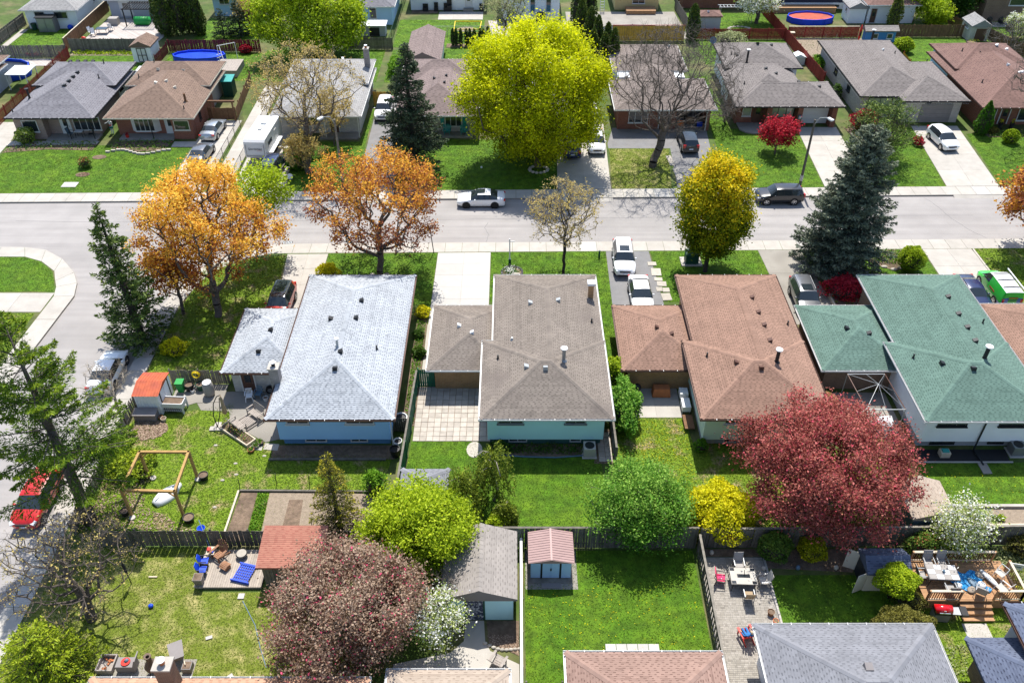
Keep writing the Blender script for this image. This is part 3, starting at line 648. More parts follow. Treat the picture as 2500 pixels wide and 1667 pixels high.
# --- brown roof, sage siding
H, r1, r2, rw = backsplit('house with reddish brown shingle roof and sage green rear siding', 13.35, 8.1, 'brown', 'siding_sage', 'foundation', 'brick_tan', 'brown_trim', wing_x=8.0)
for x, y in ((18.3, 53.1), (18.4, 51.3), (18.5, 49.8), (18.5, 48.0), (15.6, 45.5), (17.1, 44.7)): vent(H, r1 if y > 47 else r2, x, y, 'brown_trim', .32)
vent(H, rw, 10.9, 50.9, 'brown_trim', .3); vent(H, rw, 11.9, 50.2, 'brown_trim', .3)
stack(H, r2, 18.4, 45.6, 1.05, .13, 'metal_black', 'metal_white'); stack(H, r1, 20.7, 51.0, .35); stack(H, r2, 13.9, 47.0, .35)
window(H, 'S', 15.1, ws, 2.3, 1.5, .8, 2); window(H, 'S', 19.4, ws, 2.3, 1.5, .8, 2); window(H, 'S', 15.3, ws + .35, .15, 1.25, .65, 2, 'white_trim', sill=False)
# --- green roof, white siding
H, r1, r2, rw = backsplit('house with sea-green shingle roof and white rear siding', 28.2, 8.2, 'green', 'siding_white', 'foundation', 'brick_brown', 'white_trim', wing_x=22.55, rear_y0=40.95)
for x, y in ((33.3, 53.2), (33.2, 51.0), (33.2, 49.4), (33.1, 47.8), (30.0, 45.6), (31.6, 44.6)): vent(H, r1 if y > 47 else r2, x, y, 'black_trim')
vent(H, rw, 25.2, 50.9); vent(H, rw, 26.6, 50.2); stack(H, r1, 35.3, 51.0, .4); stack(H, r2, 28.6, 46.9, .35); stack(H, r2, 32.9, 45.8, 1.05, .14, 'metal_black', 'metal_white')
for x, w, n in ((29.7, 2.0, 3), (33.7, 1.7, 2)): window(H, 'S', x, 41.55, 2.25, w, .8, n, 'black_trim')
window(H, 'S', 29.8, 41.9, .15, 1.7, .75, 2, 'black_trim', sill=False); window(H, 'S', 33.5, 41.9, .2, 1.1, .65, 2, 'black_trim', sill=False)
downspout(H, 31.9, 41.5, 3.0, 'black_trim')
# --- next house, only its left wing shows
H = thing('house', 'house with plain brown shingle roof beside the green van', 'house', (41, 50, 0))
rw, _ = roof(H, 36.95, 46, 46.5, 55.05, 2.45, .36, 'brown', gutter='white_trim'); walls(H, 37.45, 45.5, 47, 54.5, 0, 2.3, 'brick_brown')
window(H, 'W', 37.45, 50, 1, 1.2, 1.0)

# --- far row: front block facing the street, wider raised block behind
def splitlevel(label, x0, x1, yf, ym, yb, key, brick, rearm='siding_white', gut='white_trim', zef=2.75, zer=3.25, p=.39, rx=None, front=None):
    H = thing('house', label, 'house', ((x0 + x1) / 2, (yf + yb) / 2, 0))
    rf, _ = roof(H, x0, x1, yf, yb - 1.5, zef, p, key, gutter=gut)
    a, b = rx or (x0 - .1, x1 - .2)
    rr, _ = roof(H, a, b, ym, yb, zer, p, key, gutter=gut)
    walls(H, x0 + .5, x1 - .5, yf + 1.6, ym + 1, 0, zef - .145, brick, name='front_wall')
    walls(H, a + .5, b - .5, ym + .5, yb - .5, 0, zer - .145, rearm, siding=.2, name='rear_wall')
    return H, rf, rr
def porch_posts(H, pts, z1, m='metal_black'):
    for x, y in pts: MB().cyl((x, y, 0), (x, y, z1), .05, n=8).build('porch_post', m, H)
# slate-grey roofed
H, rf, rr = splitlevel('house with slate-grey hip roof, four ridge vents and pinkish brick front with porch', -55.6, -45.85, 88.63, 96.3, 103.4, 'slate', 'brick_pink', 'siding_white', 'black_trim')
walls(H, -55.1, -51.9, 89.15, 90.25, 0, 2.6, 'brick_pink', name='projecting_wall'); window(H, 'S', -53.4, 89.15, .9, 1.7, 1.35, 1)
door(H, 'S', -50.0, 90.23, .15, .95, 2.05, 'white_paint'); window(H, 'S', -47.6, 90.23, .6, 3.0, 1.55, 4)
box('porch_slab', 'concrete_old', H, -51.85, -46.2, 88.5, 90.2, 0, .18); porch_posts(H, [(-49.1, 88.8), (-46.5, 88.8)], 2.6)
for i in range(4): vent(H, rf, -50.3, 93.2 + i * 1.25, 'black_trim', .4)
stack(H, rf, -55.0, 89.6, .4); stack(H, rr, -48.6, 100.5, .5); stack(H, rr, -48.2, 97.4, .5); stack(H, rf, -54.4, 92.7, 1.1, .12, 'metal_black', 'black_trim')
for i in range(4): vent(H, rr, -52.4 + i * .9, 100.2, 'black_trim', .4)
window(H, 'E', -46.55, 98.5, 1.8, 1.0, .9, 2, 'black_trim')
# coffee-brown roofed with red brick
H, rf, rr = splitlevel('house with coffee-brown hip roof, red brick front and white bow window', -44.75, -34.95, 88.63, 96.4, 103.6, 'coffee', 'brick_red', 'stucco_tan', 'cream_trim')
walls(H, -37.7, -35.5, 89.15, 90.25, 0, 2.6, 'brick_red', name='projecting_wall')
window(H, 'S', -36.6, 89.15, 1.1, 1.7, 1.15, 1, 'cream_trim')
m = MB().prism([(-42.6, 90.2), (-42.1, 89.75), (-39.9, 89.75), (-39.4, 90.2)], .55, 2.5).build('bow_window', 'white_trim', H)
for i in range(4): box('pane', 'glass', m, -42.02 + i * .53, -41.58 + i * .53, 89.71, 89.76, .75, 2.35)
door(H, 'S', -38.3, 90.23, .15, .95, 2.05, 'white_paint')
box('porch_slab', 'concrete_old', H, -43.8, -37.75, 88.75, 90.2, 0, .2); porch_posts(H, [(-40.0, 88.95)], 2.6)
for x, y in ((-39.3, 94.6), (-40.2, 93.9), (-38.2, 93.8), (-38.6, 98.6), (-41.6, 98.8)): vent(H, rf if y < 97 else rr, x, y, 'cream_trim')
stack(H, rf, -36.5, 91.7, .9, .13, 'wood_brown'); stack(H, rf, -36.2, 90.0, .35); stack(H, rr, -43.6, 97.6, .4); stack(H, rr, -43.0, 101.5, .4)
window(H, 'E', -35.45, 92, 1, .8, 1.3, 1, 'brown_trim')
# pale ash roofed behind the budding tree
H, rf, rr = splitlevel('house with pale ash-grey roof and tall slim chimney behind the budding tree', -26.6, -16.65, 89.1, 96.9, 104.3, 'ash', 'brick_white', 'siding_white', 'white_trim')
chimney(H, -17.7, -17.1, 101.2, 101.9, 0, 5.6, 'brick_grey', 'terracotta'); stack(H, rr, -19.3, 100.6, .4); stack(H, rr, -19.0, 98.4, .4)
window(H, 'S', -23, 90.7, .9, 2.4, 1.4, 3); door(H, 'S', -20, 90.7, .1, .95, 2.05, 'brown_trim'); box('porch_slab', 'concrete_old', H, -21.5, -17.2, 89, 90.6, 0, .15)
porch_posts(H, [(-17.1, 89.5), (-20.8, 89.4)], 2.6, 'white_trim'); vent(H, rr, -20.4, 102, 'metal_white', .3)
# rose-brown roofed behind the dark spruce
H, rf, rr = splitlevel('house with rose-brown hip roof and teal shutters behind the dark spruce', -13.0, -3.7, 89.25, 97.0, 104.3, 'rose', 'brick_pale', 'siding_white', 'white_trim')
window(H, 'S', -6.6, 90.85, .75, 1.9, 1.6, 3); 
for x in (-7.85, -5.35): box('shutter', 'teal_plastic', H, x - .2, x + .2, 90.78, 90.845, .7, 2.4)
door(H, 'S', -9.4, 90.85, .1, .95, 2.05, 'brown_trim'); box('porch_slab', 'concrete_old', H, -8.4, -4.4, 89.4, 90.8, 0, .14)
for x, y in ((-7.6, 96.6), (-8.9, 95.6), (-7.7, 94.5)): vent(H, rf, x, y, 'black_trim', .3)
vent(H, rr, -6.0, 103.1, 'black_trim', .3); stack(H, rr, -5.2, 102.3, .4)
# house behind the yellow maple
H, rf, rr = splitlevel('pale grey roofed house almost hidden behind the big yellow maple', -.2, 9.4, 90, 98.3, 106, 'ash', 'brick_pale', 'siding_white', 'white_trim')
window(H, 'S', 2.2, 91.6, .8, 2.4, 1.4, 3); door(H, 'S', 4.6, 91.6, .1, .95, 2.05, 'red_gloss'); garage_door(H, 'S', 7.3, 91.59, .05, 2.6, 2.2)
# dusty roofed behind the bare tree, open garage
H = thing('house', 'house with dusty brown roof and open cluttered garage behind the bare tree', 'house', (17, 99, 0))
rf, _ = roof(H, 11.5, 22.85, 90.8, 99.5, 2.75, .36, 'dust', gutter='white_trim'); rr, _ = roof(H, 12.15, 21.0, 100.6, 109.0, 3.3, .38, 'dust', gutter='white_trim')
rm, _ = roof(H, 13.0, 20.4, 96, 104, 2.75, .38, 'dust', gutter=None)
walls(H, 12, 18.6, 91.7, 99, 0, 2.6, 'brick_red', name='front_wall'); walls(H, 12.6, 20.5, 99, 108.5, 0, 3.15, 'siding_white', siding=.2, name='rear_wall')
box('garage_wall', 'brick_red', H, 22.0, 22.35, 91.3, 99, 0, 2.6); box('garage_back', 'brick_brown', H, 18.6, 22, 96.5, 96.7, 0, 2.6); box('garage_lintel', 'black_trim', H, 18.6, 22, 91.3, 91.6, 2.25, 2.6); box('garage_floor', 'concrete_old', H, 18.6, 22, 91.3, 96.5, .02, .05)
box('door_jamb', 'white_trim', H, 21.9, 22, 91.25, 91.45, .05, 2.25)
window(H, 'S', 14.3, 91.7, .8, 2.2, 1.4, 3); door(H, 'S', 17.2, 91.7, .1); stack(H, rr, 12.8, 104.5, .4); stack(H, rr, 14, 103.4, .3); vent(H, rr, 19.6, 107, 'metal_white', .35)
GARAGE = H
# mocha roofed with wide window and white garage door
H = thing('house', 'house with mocha roof, red brick piers, wide bright window and white garage door', 'house', (31, 100, 0))
rf, _ = roof(H, 25.15, 37.4, 91.6, 98.6, 2.75, .39, 'mocha', gutter='black_trim'); rm, _ = roof(H, 25.2, 34.0, 92.2, 104, 2.78, .40, 'mocha', gutter=None); rr, _ = roof(H, 25.75, 35.05, 101.4, 109.6, 3.3, .39, 'mocha', gutter='black_trim')
walls(H, 25.7, 36.9, 93.2, 98.2, 0, 2.6, 'brick_red', name='front_wall'); walls(H, 25.8, 33.4, 98, 102, 0, 2.62, 'siding_white', siding=.2, name='side_wall'); walls(H, 26.25, 34.55, 101.9, 109.1, 0, 3.15, 'siding_white', siding=.2, name='rear_wall')
for x in (29.2, 32.7, 36.6): box('brick_pier', 'brick_red', H, x - .28, x + .28, 92.1, 93.2, 0, 2.6)
window(H, 'S', 30.95, 93.2, .75, 2.8, 1.75, 3, 'black_trim', 'glass_lit'); garage_door(H, 'S', 34.65, 93.19, .05, 3.2, 2.15); box('garage_header', 'white_trim', H, 33.0, 36.3, 93.08, 93.18, 2.22, 2.5)
window(H, 'S', 26.9, 93.2, .9, 1.0, 1.4, 1, 'white_trim', 'glass_lit'); door(H, 'S', 28.2, 93.2, .2, .95, 2.1, 'brown_trim', 'brown_trim')
MB().prism([(25.9, 93.1), (29.0, 93.1), (29.0, 91.2), (28.6, 90.6), (27.4, 90.3), (26.5, 90.6), (25.9, 91.4)], 0, .16).build('porch_slab', 'concrete_old', H)
for x, y, r in ((27.5, 103.6, rr), (30.2, 105.3, rr), (29.6, 98.0, rm), (30.8, 97.7, rm), (33, 95.7, rf), (35.2, 95.0, rf), (32, 105.6, rr)): vent(H, r, x, y)
stack(H, rr, 28.4, 102.2, 1.6, .13, 'metal_black', 'metal_white'); stack(H, rr, 27, 104.5, .35); stack(H, rm, 26.9, 96.2, .35)
# long-ridged bungalow with grey garage
H = thing('house', 'pale brick bungalow with taupe roof, string lights along the eave and grey garage door', 'house', (46, 102, 0))
rf, _ = roof(H, 39.9, 49.2, 94.2, 111.8, 2.85, .37, 'mocha', gutter='black_trim'); rg, _ = roof(H, 44.3, 51.95, 92.9, 104.6, 2.83, .37, 'mocha', gutter='black_trim')
walls(H, 40.4, 48.7, 94.9, 111.3, 0, 2.7, 'brick_pale'); walls(H, 45, 51.4, 93.5, 104.1, 0, 2.68, 'brick_pale', name='garage_wall')
garage_door(H, 'S', 48.7, 93.49, .05, 3.6, 2.1, 'grey_resin'); window(H, 'S', 42.6, 94.9, .8, 2.8, 1.6, 2, 'black_trim', 'glass_lit'); door(H, 'S', 44.5, 94.89, .15, .75, 2.05, 'white_paint')
window(H, 'W', 40.4, 104.5, 1.3, 1.0, .8, 1, 'black_trim'); window(H, 'W', 40.4, 99.3, 1.3, 1.0, .8, 1, 'black_trim')
stack(H, rf, 45.9, 109.6, 1.3, .13, 'metal_black', 'metal_white'); stack(H, rf, 47.6, 105.7, .35); vent(H, rf, 45.6, 104.8, 'galv', .25); stack(H, rg, 51, 103.9, .35)
m = MB()
for i in range(60): m.ball((39.78, 94.2 + i * .29, 2.62), .035, n=6, m=4)
for i in range(40): m.ball((44.3 + i * .19, 92.75, 2.62), .03, n=6, m=4)
m.build('string_lights', 'white_plastic', H)
MB().box(47.2, 50.4, 93.42, 93.47, 2.25, 2.29).add([(47.6 + math.cos(a) * .35, 93.43, 2.4 + math.sin(a) * .2) for a in (0, 1.26, 2.5, 3.8, 5)], [(0, 1, 2, 3, 4)]).build('wall_trim', 'metal_black', H)
# rust roofed at the right
H, rf, rr = splitlevel('house with rust-brown roof and red brick front, partly behind the far right bare tree', 52.75, 63.3, 91.3, 101.3, 109.6, 'rust', 'brick_red', 'siding_sky', 'brown_trim', rx=(53.5, 63.2))
window(H, 'S', 54.9, 92.9, .6, 1.0, 1.7, 2); window(H, 'S', 58.7, 92.9, .5, 1.6, 1.9, 1); door(H, 'S', 56.4, 92.9, .1, .95, 2.05, 'brown_trim')
for x, y, r in ((58, 98.5, rf), (59.3, 97.5, rf), (58.5, 96.6, rf), (59.5, 105.0, rr), (61, 105.2, rr)): vent(H, r, x, y, 'metal_white', .32)
stack(H, rr, 55.5, 105, .4); stack(H, rr, 57, 103.6, .4); stack(H, rf, 54.6, 96.6, .4)
# left edge
H, rf, rr = splitlevel('house with brown roof and grey side wall at the red picket fence', -72, -62.4, 91, 97.6, 105.6, 'coffee', 'stucco_tan', 'siding_grey', 'white_trim')
window(H, 'E', -62.9, 95, 1, 1.1, 1.0, 1)

# --- houses beyond the back gardens
def backhouse(label, x0, x1, y0, depth, key, wallm, gut='white_trim', ze=2.75, siding=.22, p=.4):
    H = thing('house', label, 'house', ((x0 + x1) / 2, y0 + depth / 2, 0)); r, _ = roof(H, x0 - .5, x1 + .5, y0 - .5, y0 + depth + .5, ze, p, key, gutter=gut)
    walls(H, x0, x1, y0, y0 + depth, 0, ze - .142, wallm, siding=siding); return H, r
H, r = backhouse('white clapboard house with stained grey hip roof behind the far left garden', -69.2, -62.0, 124.4, 12, 'ash', 'siding_white'); window(H, 'S', -67.2, 124.4, 1.4, 1.5, 1.0, 1); window(H, 'S', -64.2, 124.4, 1.4, 1.9, 1.0, 1); window(H, 'E', -62, 131, 1.7, .8, .7, 1)
H, r = backhouse('grey sided house with white patio door above the stone patio', -59.0, -50.2, 128.9, 9, 'slate', 'siding_grey'); door(H, 'S', -56.6, 128.9, .3, 1.7, 2.1, 'white_paint', 'white_trim', name='patio_door'); window(H, 'S', -52.5, 128.9, 1.4, 1.2, 1.0, 1)
H, r = backhouse('sky blue shingle-sided house above the small back lawn with spruces', -44.0, -36.5, 129.7, 9, 'slate', 'siding_sky'); window(H, 'S', -42.3, 129.7, 1.7, 1.5, 1.1, 2); window(H, 'S', -38.2, 129.7, 1.7, 1.4, 1.1, 2)
H, r = backhouse('blue sided house with satellite dish on its grey roof', -25.5, -17.3, 126, 10, 'slate', 'siding_sky'); window(H, 'S', -20.0, 126, .9, 1.0, 1.5, 1)
MB().lathe([(0, 0), (.2, .03), (.38, .12)], (0, 0, 0), 14).build('satellite_dish', 'metal_grey', H).matrix_local = Matrix.Translation(Vector((-18.1, 126.3, 3.6)) - Vector(H.location)) @ Matrix.Rotation(R(60), 4, 'X')
H, r = backhouse('long white house with concrete back patio and soccer-net lawn', -15.2, -4.3, 132.4, 9, 'slate', 'siding_white'); door(H, 'S', -6.5, 132.4, .4, .9, 2.05, 'white_paint'); box('step', 'concrete_old', H, -7.3, -5.8, 131.6, 132.3, 0, .35)
H, r = backhouse('white house with two narrow windows beside the tall cedars', -1.5, 6.9, 127.9, 9, 'slate', 'siding_white', ze=3.4); window(H, 'S', 3.0, 127.9, 1.2, .8, 1.9, 1); window(H, 'S', 5.3, 127.9, 1.2, .8, 1.9, 1)
H, r = backhouse('yellow sided house with white patio door and small deck', 15.5, 22.0, 132.5, 8, 'slate', 'siding_yellow'); window(H, 'S', 19.0, 132.5, .9, 1.9, 1.7, 2)
H, r = backhouse('red brick house with blue foundation beyond the small red shed', 25.8, 37.0, 133.2, 8, 'slate', 'brick_red', siding=0); window(H, 'S', 34.4, 133.2, .3, 1.3, .6, 1)
H, r = backhouse('dark navy sided house with pale foundation behind the rusty pool', 40.5, 51.0, 133, 8, 'slate', 'siding_navy', siding=.25); walls(H, 40.6, 50.9, 132.85, 133.1, 0, .9, 'siding_white', name='foundation'); window(H, 'S', 44.4, 132.85, .2, .9, .5, 1); window(H, 'S', 49.0, 132.85, .2, .9, .5, 1)
H, r = backhouse('white garage house with reddish brown hip roof behind the blue playhouse', 51.5, 58.2, 126.6, 9, 'rust', 'siding_white'); window(H, 'S', 56.0, 126.6, 1.5, 1.0, .8, 1); door(H, 'S', 52.3, 126.6, .1, .8, 2, 'brown_trim')
H, r = backhouse('brown brick house with large white window at the far right corner', 68.5, 80, 127.3, 9, 'rust', 'brick_brown', siding=0, ze=4.6); window(H, 'S', 73.0, 127.3, 2.3, 2.4, 1.6, 1)

# --- foreground roofs at the lower edge
H = thing('house', 'house with orange-tan shingle roof and brown brick chimney at the dry lawn', 'house', (-14, 17, 0))
r, _ = roof(H, -21.2, -7.2, 13, 22.95, 2.9, .36, 'orange', gutter='white_trim', cell=.2); walls(H, -20.7, -7.7, 13.5, 22.4, 0, 2.75, 'brick_tan'); chimney(H, -17.35, -16.55, 22.2, 22.85, 0, 4.9, 'brick_brown', 'terracotta'); window(H, 'N', -12, 22.4, 1, 1.5, 1.1)
H = thing('house', 'house with pale beige shingle roof beside the curved concrete patio', 'house', (-3.2, 18, 0))
r, _ = roof(H, -6.3, -.15, 13, 23.4, 2.9, .36, 'sand', gutter='white_trim', cell=.2); walls(H, -5.8, -.65, 13.5, 22.9, 0, 2.75, 'brick_pale'); window(H, 'N', -3, 22.9, 1, 1.5, 1.1)
H = thing('house', 'house with pinkish brown blended shingle hip roof below the dandelion lawn', 'house', (6.8, 19, 0))
r, _ = roof(H, 2.75, 10.8, 12, 24.4, 2.9, .37, 'pink', gutter='white_trim', cell=.17); walls(H, 3.25, 10.3, 12.5, 23.9, 0, 2.75, 'brick_red'); window(H, 'N', 6, 23.9, 1, 1.5, 1.1); stack(H, r, 5.0, 18, .4)
H = thing('house', 'house with mid grey shingle hip roof and white wall beside the brick-paver patio', 'house', (17.6, 21.5, 0))
r, _ = roof(H, 12.85, 22.3, 17.6, 26.0, 2.9, .40, 'grey', gutter='white_trim', cell=.17); walls(H, 13.4, 21.75, 18.2, 25.45, 0, 2.75, 'siding_white', siding=.2); window(H, 'N', 19, 25.45, 1, 1.5, 1.1)
for x, y in ((17.55, 22.75), (16.1, 21.5), (19.6, 21.5)): vent(H, r, x, y, 'grey_resin', .42)
door(H, 'W', 13.37, 22.6, .3, .85, 2.0, 'white_paint', 'black_trim'); box('step', 'concrete', H, 12.3, 13.3, 22.1, 23.1, 0, .25); box('stair_rail', 'metal_white', H, 12.3, 12.34, 22.1, 23.1, .25, 1.1)
H = thing('house', 'house with dark navy shingle roof in two levels with copper gutter', 'house', (30, 22, 0))
r1, _ = roof(H, 26.3, 36, 15, 26.9, 3.5, .42, 'navy', gutter='brown_trim', cell=.17); r2, _ = roof(H, 24.1, 29, 15, 25.6, 2.3, .40, 'navy', gutter=None, cell=.17)
walls(H, 26.9, 35.4, 15.5, 26.3, 0, 3.35, 'siding_grey', siding=.2); walls(H, 24.7, 27, 15.5, 25.0, 0, 2.15, 'brick_brown', name='wing_wall')
# ---------------------------------------------------------------- trees and shrubs
def leaf_mat(key, ramp, trans=.35, rough=.6): mat('leaf_' + key, None, 0, rough=rough, trans=trans, ramp=ramp, spec=.2)
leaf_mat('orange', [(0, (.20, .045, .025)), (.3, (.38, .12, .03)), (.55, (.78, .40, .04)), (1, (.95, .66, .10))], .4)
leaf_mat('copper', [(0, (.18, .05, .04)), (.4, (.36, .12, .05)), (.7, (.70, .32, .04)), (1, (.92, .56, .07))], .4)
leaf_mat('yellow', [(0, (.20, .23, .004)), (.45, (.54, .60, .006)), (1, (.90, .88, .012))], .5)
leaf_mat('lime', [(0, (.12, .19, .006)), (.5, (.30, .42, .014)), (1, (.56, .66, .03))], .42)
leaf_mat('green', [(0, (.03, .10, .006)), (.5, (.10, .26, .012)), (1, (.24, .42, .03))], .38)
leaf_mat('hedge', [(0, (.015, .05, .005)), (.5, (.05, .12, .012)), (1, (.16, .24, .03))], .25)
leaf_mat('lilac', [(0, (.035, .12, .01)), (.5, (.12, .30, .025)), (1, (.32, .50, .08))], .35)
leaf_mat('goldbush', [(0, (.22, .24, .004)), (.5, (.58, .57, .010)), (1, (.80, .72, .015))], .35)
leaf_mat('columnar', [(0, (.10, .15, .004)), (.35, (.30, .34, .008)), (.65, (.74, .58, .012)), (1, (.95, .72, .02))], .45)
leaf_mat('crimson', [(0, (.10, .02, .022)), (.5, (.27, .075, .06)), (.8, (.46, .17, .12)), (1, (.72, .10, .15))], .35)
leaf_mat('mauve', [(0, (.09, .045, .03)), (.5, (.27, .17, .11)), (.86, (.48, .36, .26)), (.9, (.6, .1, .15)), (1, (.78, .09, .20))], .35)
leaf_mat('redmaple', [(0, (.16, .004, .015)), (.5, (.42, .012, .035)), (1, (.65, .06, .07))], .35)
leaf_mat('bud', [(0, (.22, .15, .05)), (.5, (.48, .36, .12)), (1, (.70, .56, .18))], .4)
leaf_mat('blossom', [(0, (.12, .20, .02)), (.45, (.38, .46, .08)), (.62, (.62, .66, .34)), (.72, (.82, .82, .74)), (1, (.88, .88, .82))], .3)
leaf_mat('palespring', [(0, (.20, .24, .10)), (1, (.50, .52, .26))], .35)
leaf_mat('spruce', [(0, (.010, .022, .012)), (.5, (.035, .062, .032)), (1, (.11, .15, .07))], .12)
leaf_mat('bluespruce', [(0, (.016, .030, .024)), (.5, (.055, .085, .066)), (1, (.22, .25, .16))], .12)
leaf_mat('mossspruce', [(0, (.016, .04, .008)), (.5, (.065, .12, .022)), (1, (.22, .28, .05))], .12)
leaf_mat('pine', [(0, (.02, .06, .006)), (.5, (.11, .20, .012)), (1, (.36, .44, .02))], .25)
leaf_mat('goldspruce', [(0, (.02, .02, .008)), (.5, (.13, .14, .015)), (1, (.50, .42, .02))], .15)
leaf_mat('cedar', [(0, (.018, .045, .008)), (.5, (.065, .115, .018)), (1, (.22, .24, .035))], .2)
leaf_mat('larch', [(0, (.03, .05, .004)), (.5, (.12, .17, .012)), (1, (.30, .34, .03))], .25)
leaf_mat('olive', [(0, (.04, .04, .008)), (.5, (.12, .115, .02)), (1, (.24, .22, .04))], .2)
leaf_mat('mixed', [(0, (.03, .08, .01)), (.5, (.11, .22, .03)), (.85, (.25, .36, .06)), (1, (.6, .15, .1))], .3)

def leaves(name, C, size, v, m, parent, up=.3, aspect=.6, direc=None, kind=None):
    n = len(C); N = rng.normal(size=(n, 3)); N[:, 2] += up; N /= np.linalg.norm(N, axis=1)[:, None]
    T = rng.normal(size=(n, 3)) if direc is None else direc + rng.normal(size=(n, 3)) * .35
    T -= (T * N).sum(1)[:, None] * N; T /= np.linalg.norm(T, axis=1)[:, None] + 1e-9; B = np.cross(N, T)
    s = np.broadcast_to(size, (n,))[:, None] * rng.uniform(.65, 1.3, (n, 1))
    V = np.stack([C - T * s, C - B * s * aspect + T * s * .1, C + T * s, C + B * s * aspect + T * s * .1], 1).reshape(-1, 3)
    o = mkobj(name, np_mesh(name, V, np.arange(n * 4).reshape(-1, 4), np.clip(v, 0, 1)), 'leaf_' + m, parent)
    return setp(o, kind=kind)
def spanning(points, base_nodes, bf=.45):
    """greedy balanced spanning tree from trunk nodes through crown points"""
    P = np.vstack([base_nodes, points]); nb = len(base_nodes); n = len(P); par = -np.ones(n, int); path = np.zeros(n)
    for i in range(1, nb): par[i] = i - 1; path[i] = path[i - 1] + np.linalg.norm(P[i] - P[i - 1])
    cost = np.full(n, np.inf); best = np.zeros(n, int); todo = np.ones(n, bool); todo[:nb] = False
    start = max(1, nb // 3)
    for i in range(start, nb):
        c = np.linalg.norm(P - P[i], axis=1) + bf * path[i]; k = todo & (c < cost); cost[k] = c[k]; best[k] = i
    for _ in range(n - nb):
        i = int(np.argmin(np.where(todo, cost, np.inf))); par[i] = best[i]; path[i] = path[best[i]] + np.linalg.norm(P[i] - P[best[i]]); todo[i] = False
        c = np.linalg.norm(P - P[i], axis=1) + bf * path[i]; k = todo & (c < cost); cost[k] = c[k]; best[k] = i
    cnt = np.ones(n); 
    for i in np.argsort(-path):
        if par[i] >= 0: cnt[par[i]] += cnt[i]
    return P, par, cnt
def tubes(A, Bp, ra, rb, k):
    n = len(A); D = Bp - A; D = D / (np.linalg.norm(D, axis=1)[:, None] + 1e-9); h = np.where(np.abs(D[:, 2:3]) < .9, np.array([[0, 0, 1.]]), np.array([[1., 0, 0]]))
    U = np.cross(D, h); U /= np.linalg.norm(U, axis=1)[:, None]; W = np.cross(D, U); V = np.zeros((n, 2 * k, 3))
    for i in range(k):
        a = 2 * math.pi * i / k; o = math.cos(a) * U + math.sin(a) * W; V[:, i] = A + o * ra[:, None]; V[:, k + i] = Bp + o * rb[:, None]
    base = (np.arange(n) * 2 * k)[:, None]; F = np.concatenate([base + np.array([[i, (i + 1) % k, k + (i + 1) % k, k + i]]) for i in range(k)])
    return V.reshape(-1, 3), F
def limbs(P, par, cnt, rbase, rtip, parent, bark, twigs=None, tm=None, pw=.5):
    rad = rtip + (rbase - rtip) * (cnt / cnt.max()) ** pw
    idx = np.where(par >= 0)[0]; A = P[par[idx]]; B = P[idx]; ra = np.minimum(rad[par[idx]], rad[idx] * 1.6); rb = rad[idx]
    L = np.linalg.norm(B - A, axis=1); mid = (A + B) / 2 + rng.normal(size=A.shape) * (L * .07)[:, None]; mid[:, 2] -= L * .03
    A2 = np.vstack([A, mid]); B2 = np.vstack([mid, B]); rm = (ra + rb) / 2; r1 = np.concatenate([ra, rm]); r2 = np.concatenate([rm, rb])
    big = r1 > .07
    off = root_loc(parent)
    Vs, Fs, n0 = [], [], 0
    for sel, k in ((big, 8), (~big, 4)):
        if sel.any(): V, F = tubes(A2[sel], B2[sel], r1[sel], r2[sel], k); Vs.append(V); Fs.append(F + n0); n0 += len(V)
    o = mkobj('trunk', np_mesh('trunk', np.vstack(Vs) - off, Fs, smooth=True), bark, parent)
    if twigs is not None:
        V, F = tubes(twigs[0], twigs[1], np.full(len(twigs[0]), twigs[2]), np.full(len(twigs[0]), twigs[2] * .4), 3)
        mkobj('twigs', np_mesh('twigs', V - off, F), tm or bark, parent)
    return o
def crown_pts(n, c, rx, ry, z0, z1, shape, seed, shell=.55, lump=.16):
    g = np.random.default_rng(seed); ph = g.random(6) * 6.28
    out = []
    while len(out) < n:
        h = g.random(); f = shape(h)
        if g.random() > f * f + .05: continue
        th = g.random() * 2 * math.pi; rr = g.random() ** shell
        l = 1 + lump * (math.sin(3 * th + ph[0] + 4 * h) * .6 + math.sin(5 * th + ph[1] - 6 * h) * .4 + .6 * math.sin(9 * h + ph[2] + 2 * th))
        out.append((c[0] + rx * f * rr * l * math.cos(th), c[1] + ry * f * rr * l * math.sin(th), z0 + (z1 - z0) * h))
    return np.array(out)
ROUND = lambda h: max(0., 1 - (2 * h - 1) ** 2) ** .5
DOME = lambda h: max(0., 1 - (max(0, h - .35) / .65) ** 2.2) ** .5 * min(1, .45 + h * 1.7)
VASE = lambda h: max(0., 1 - (max(0, h - .55) / .45) ** 2) ** .5 * (.25 + .75 * min(1, h / .55))
OVAL = lambda h: max(0., 1 - abs(2 * h - .95) ** 2.3) ** .5
def subtwigs(tips, n, L, up=.3):
    A = np.repeat(tips, n, 0); D = rng.normal(size=A.shape); D[:, 2] += up; D /= np.linalg.norm(D, axis=1)[:, None]
    return A, A + D * (L * rng.uniform(.5, 1.2, (len(A), 1)))
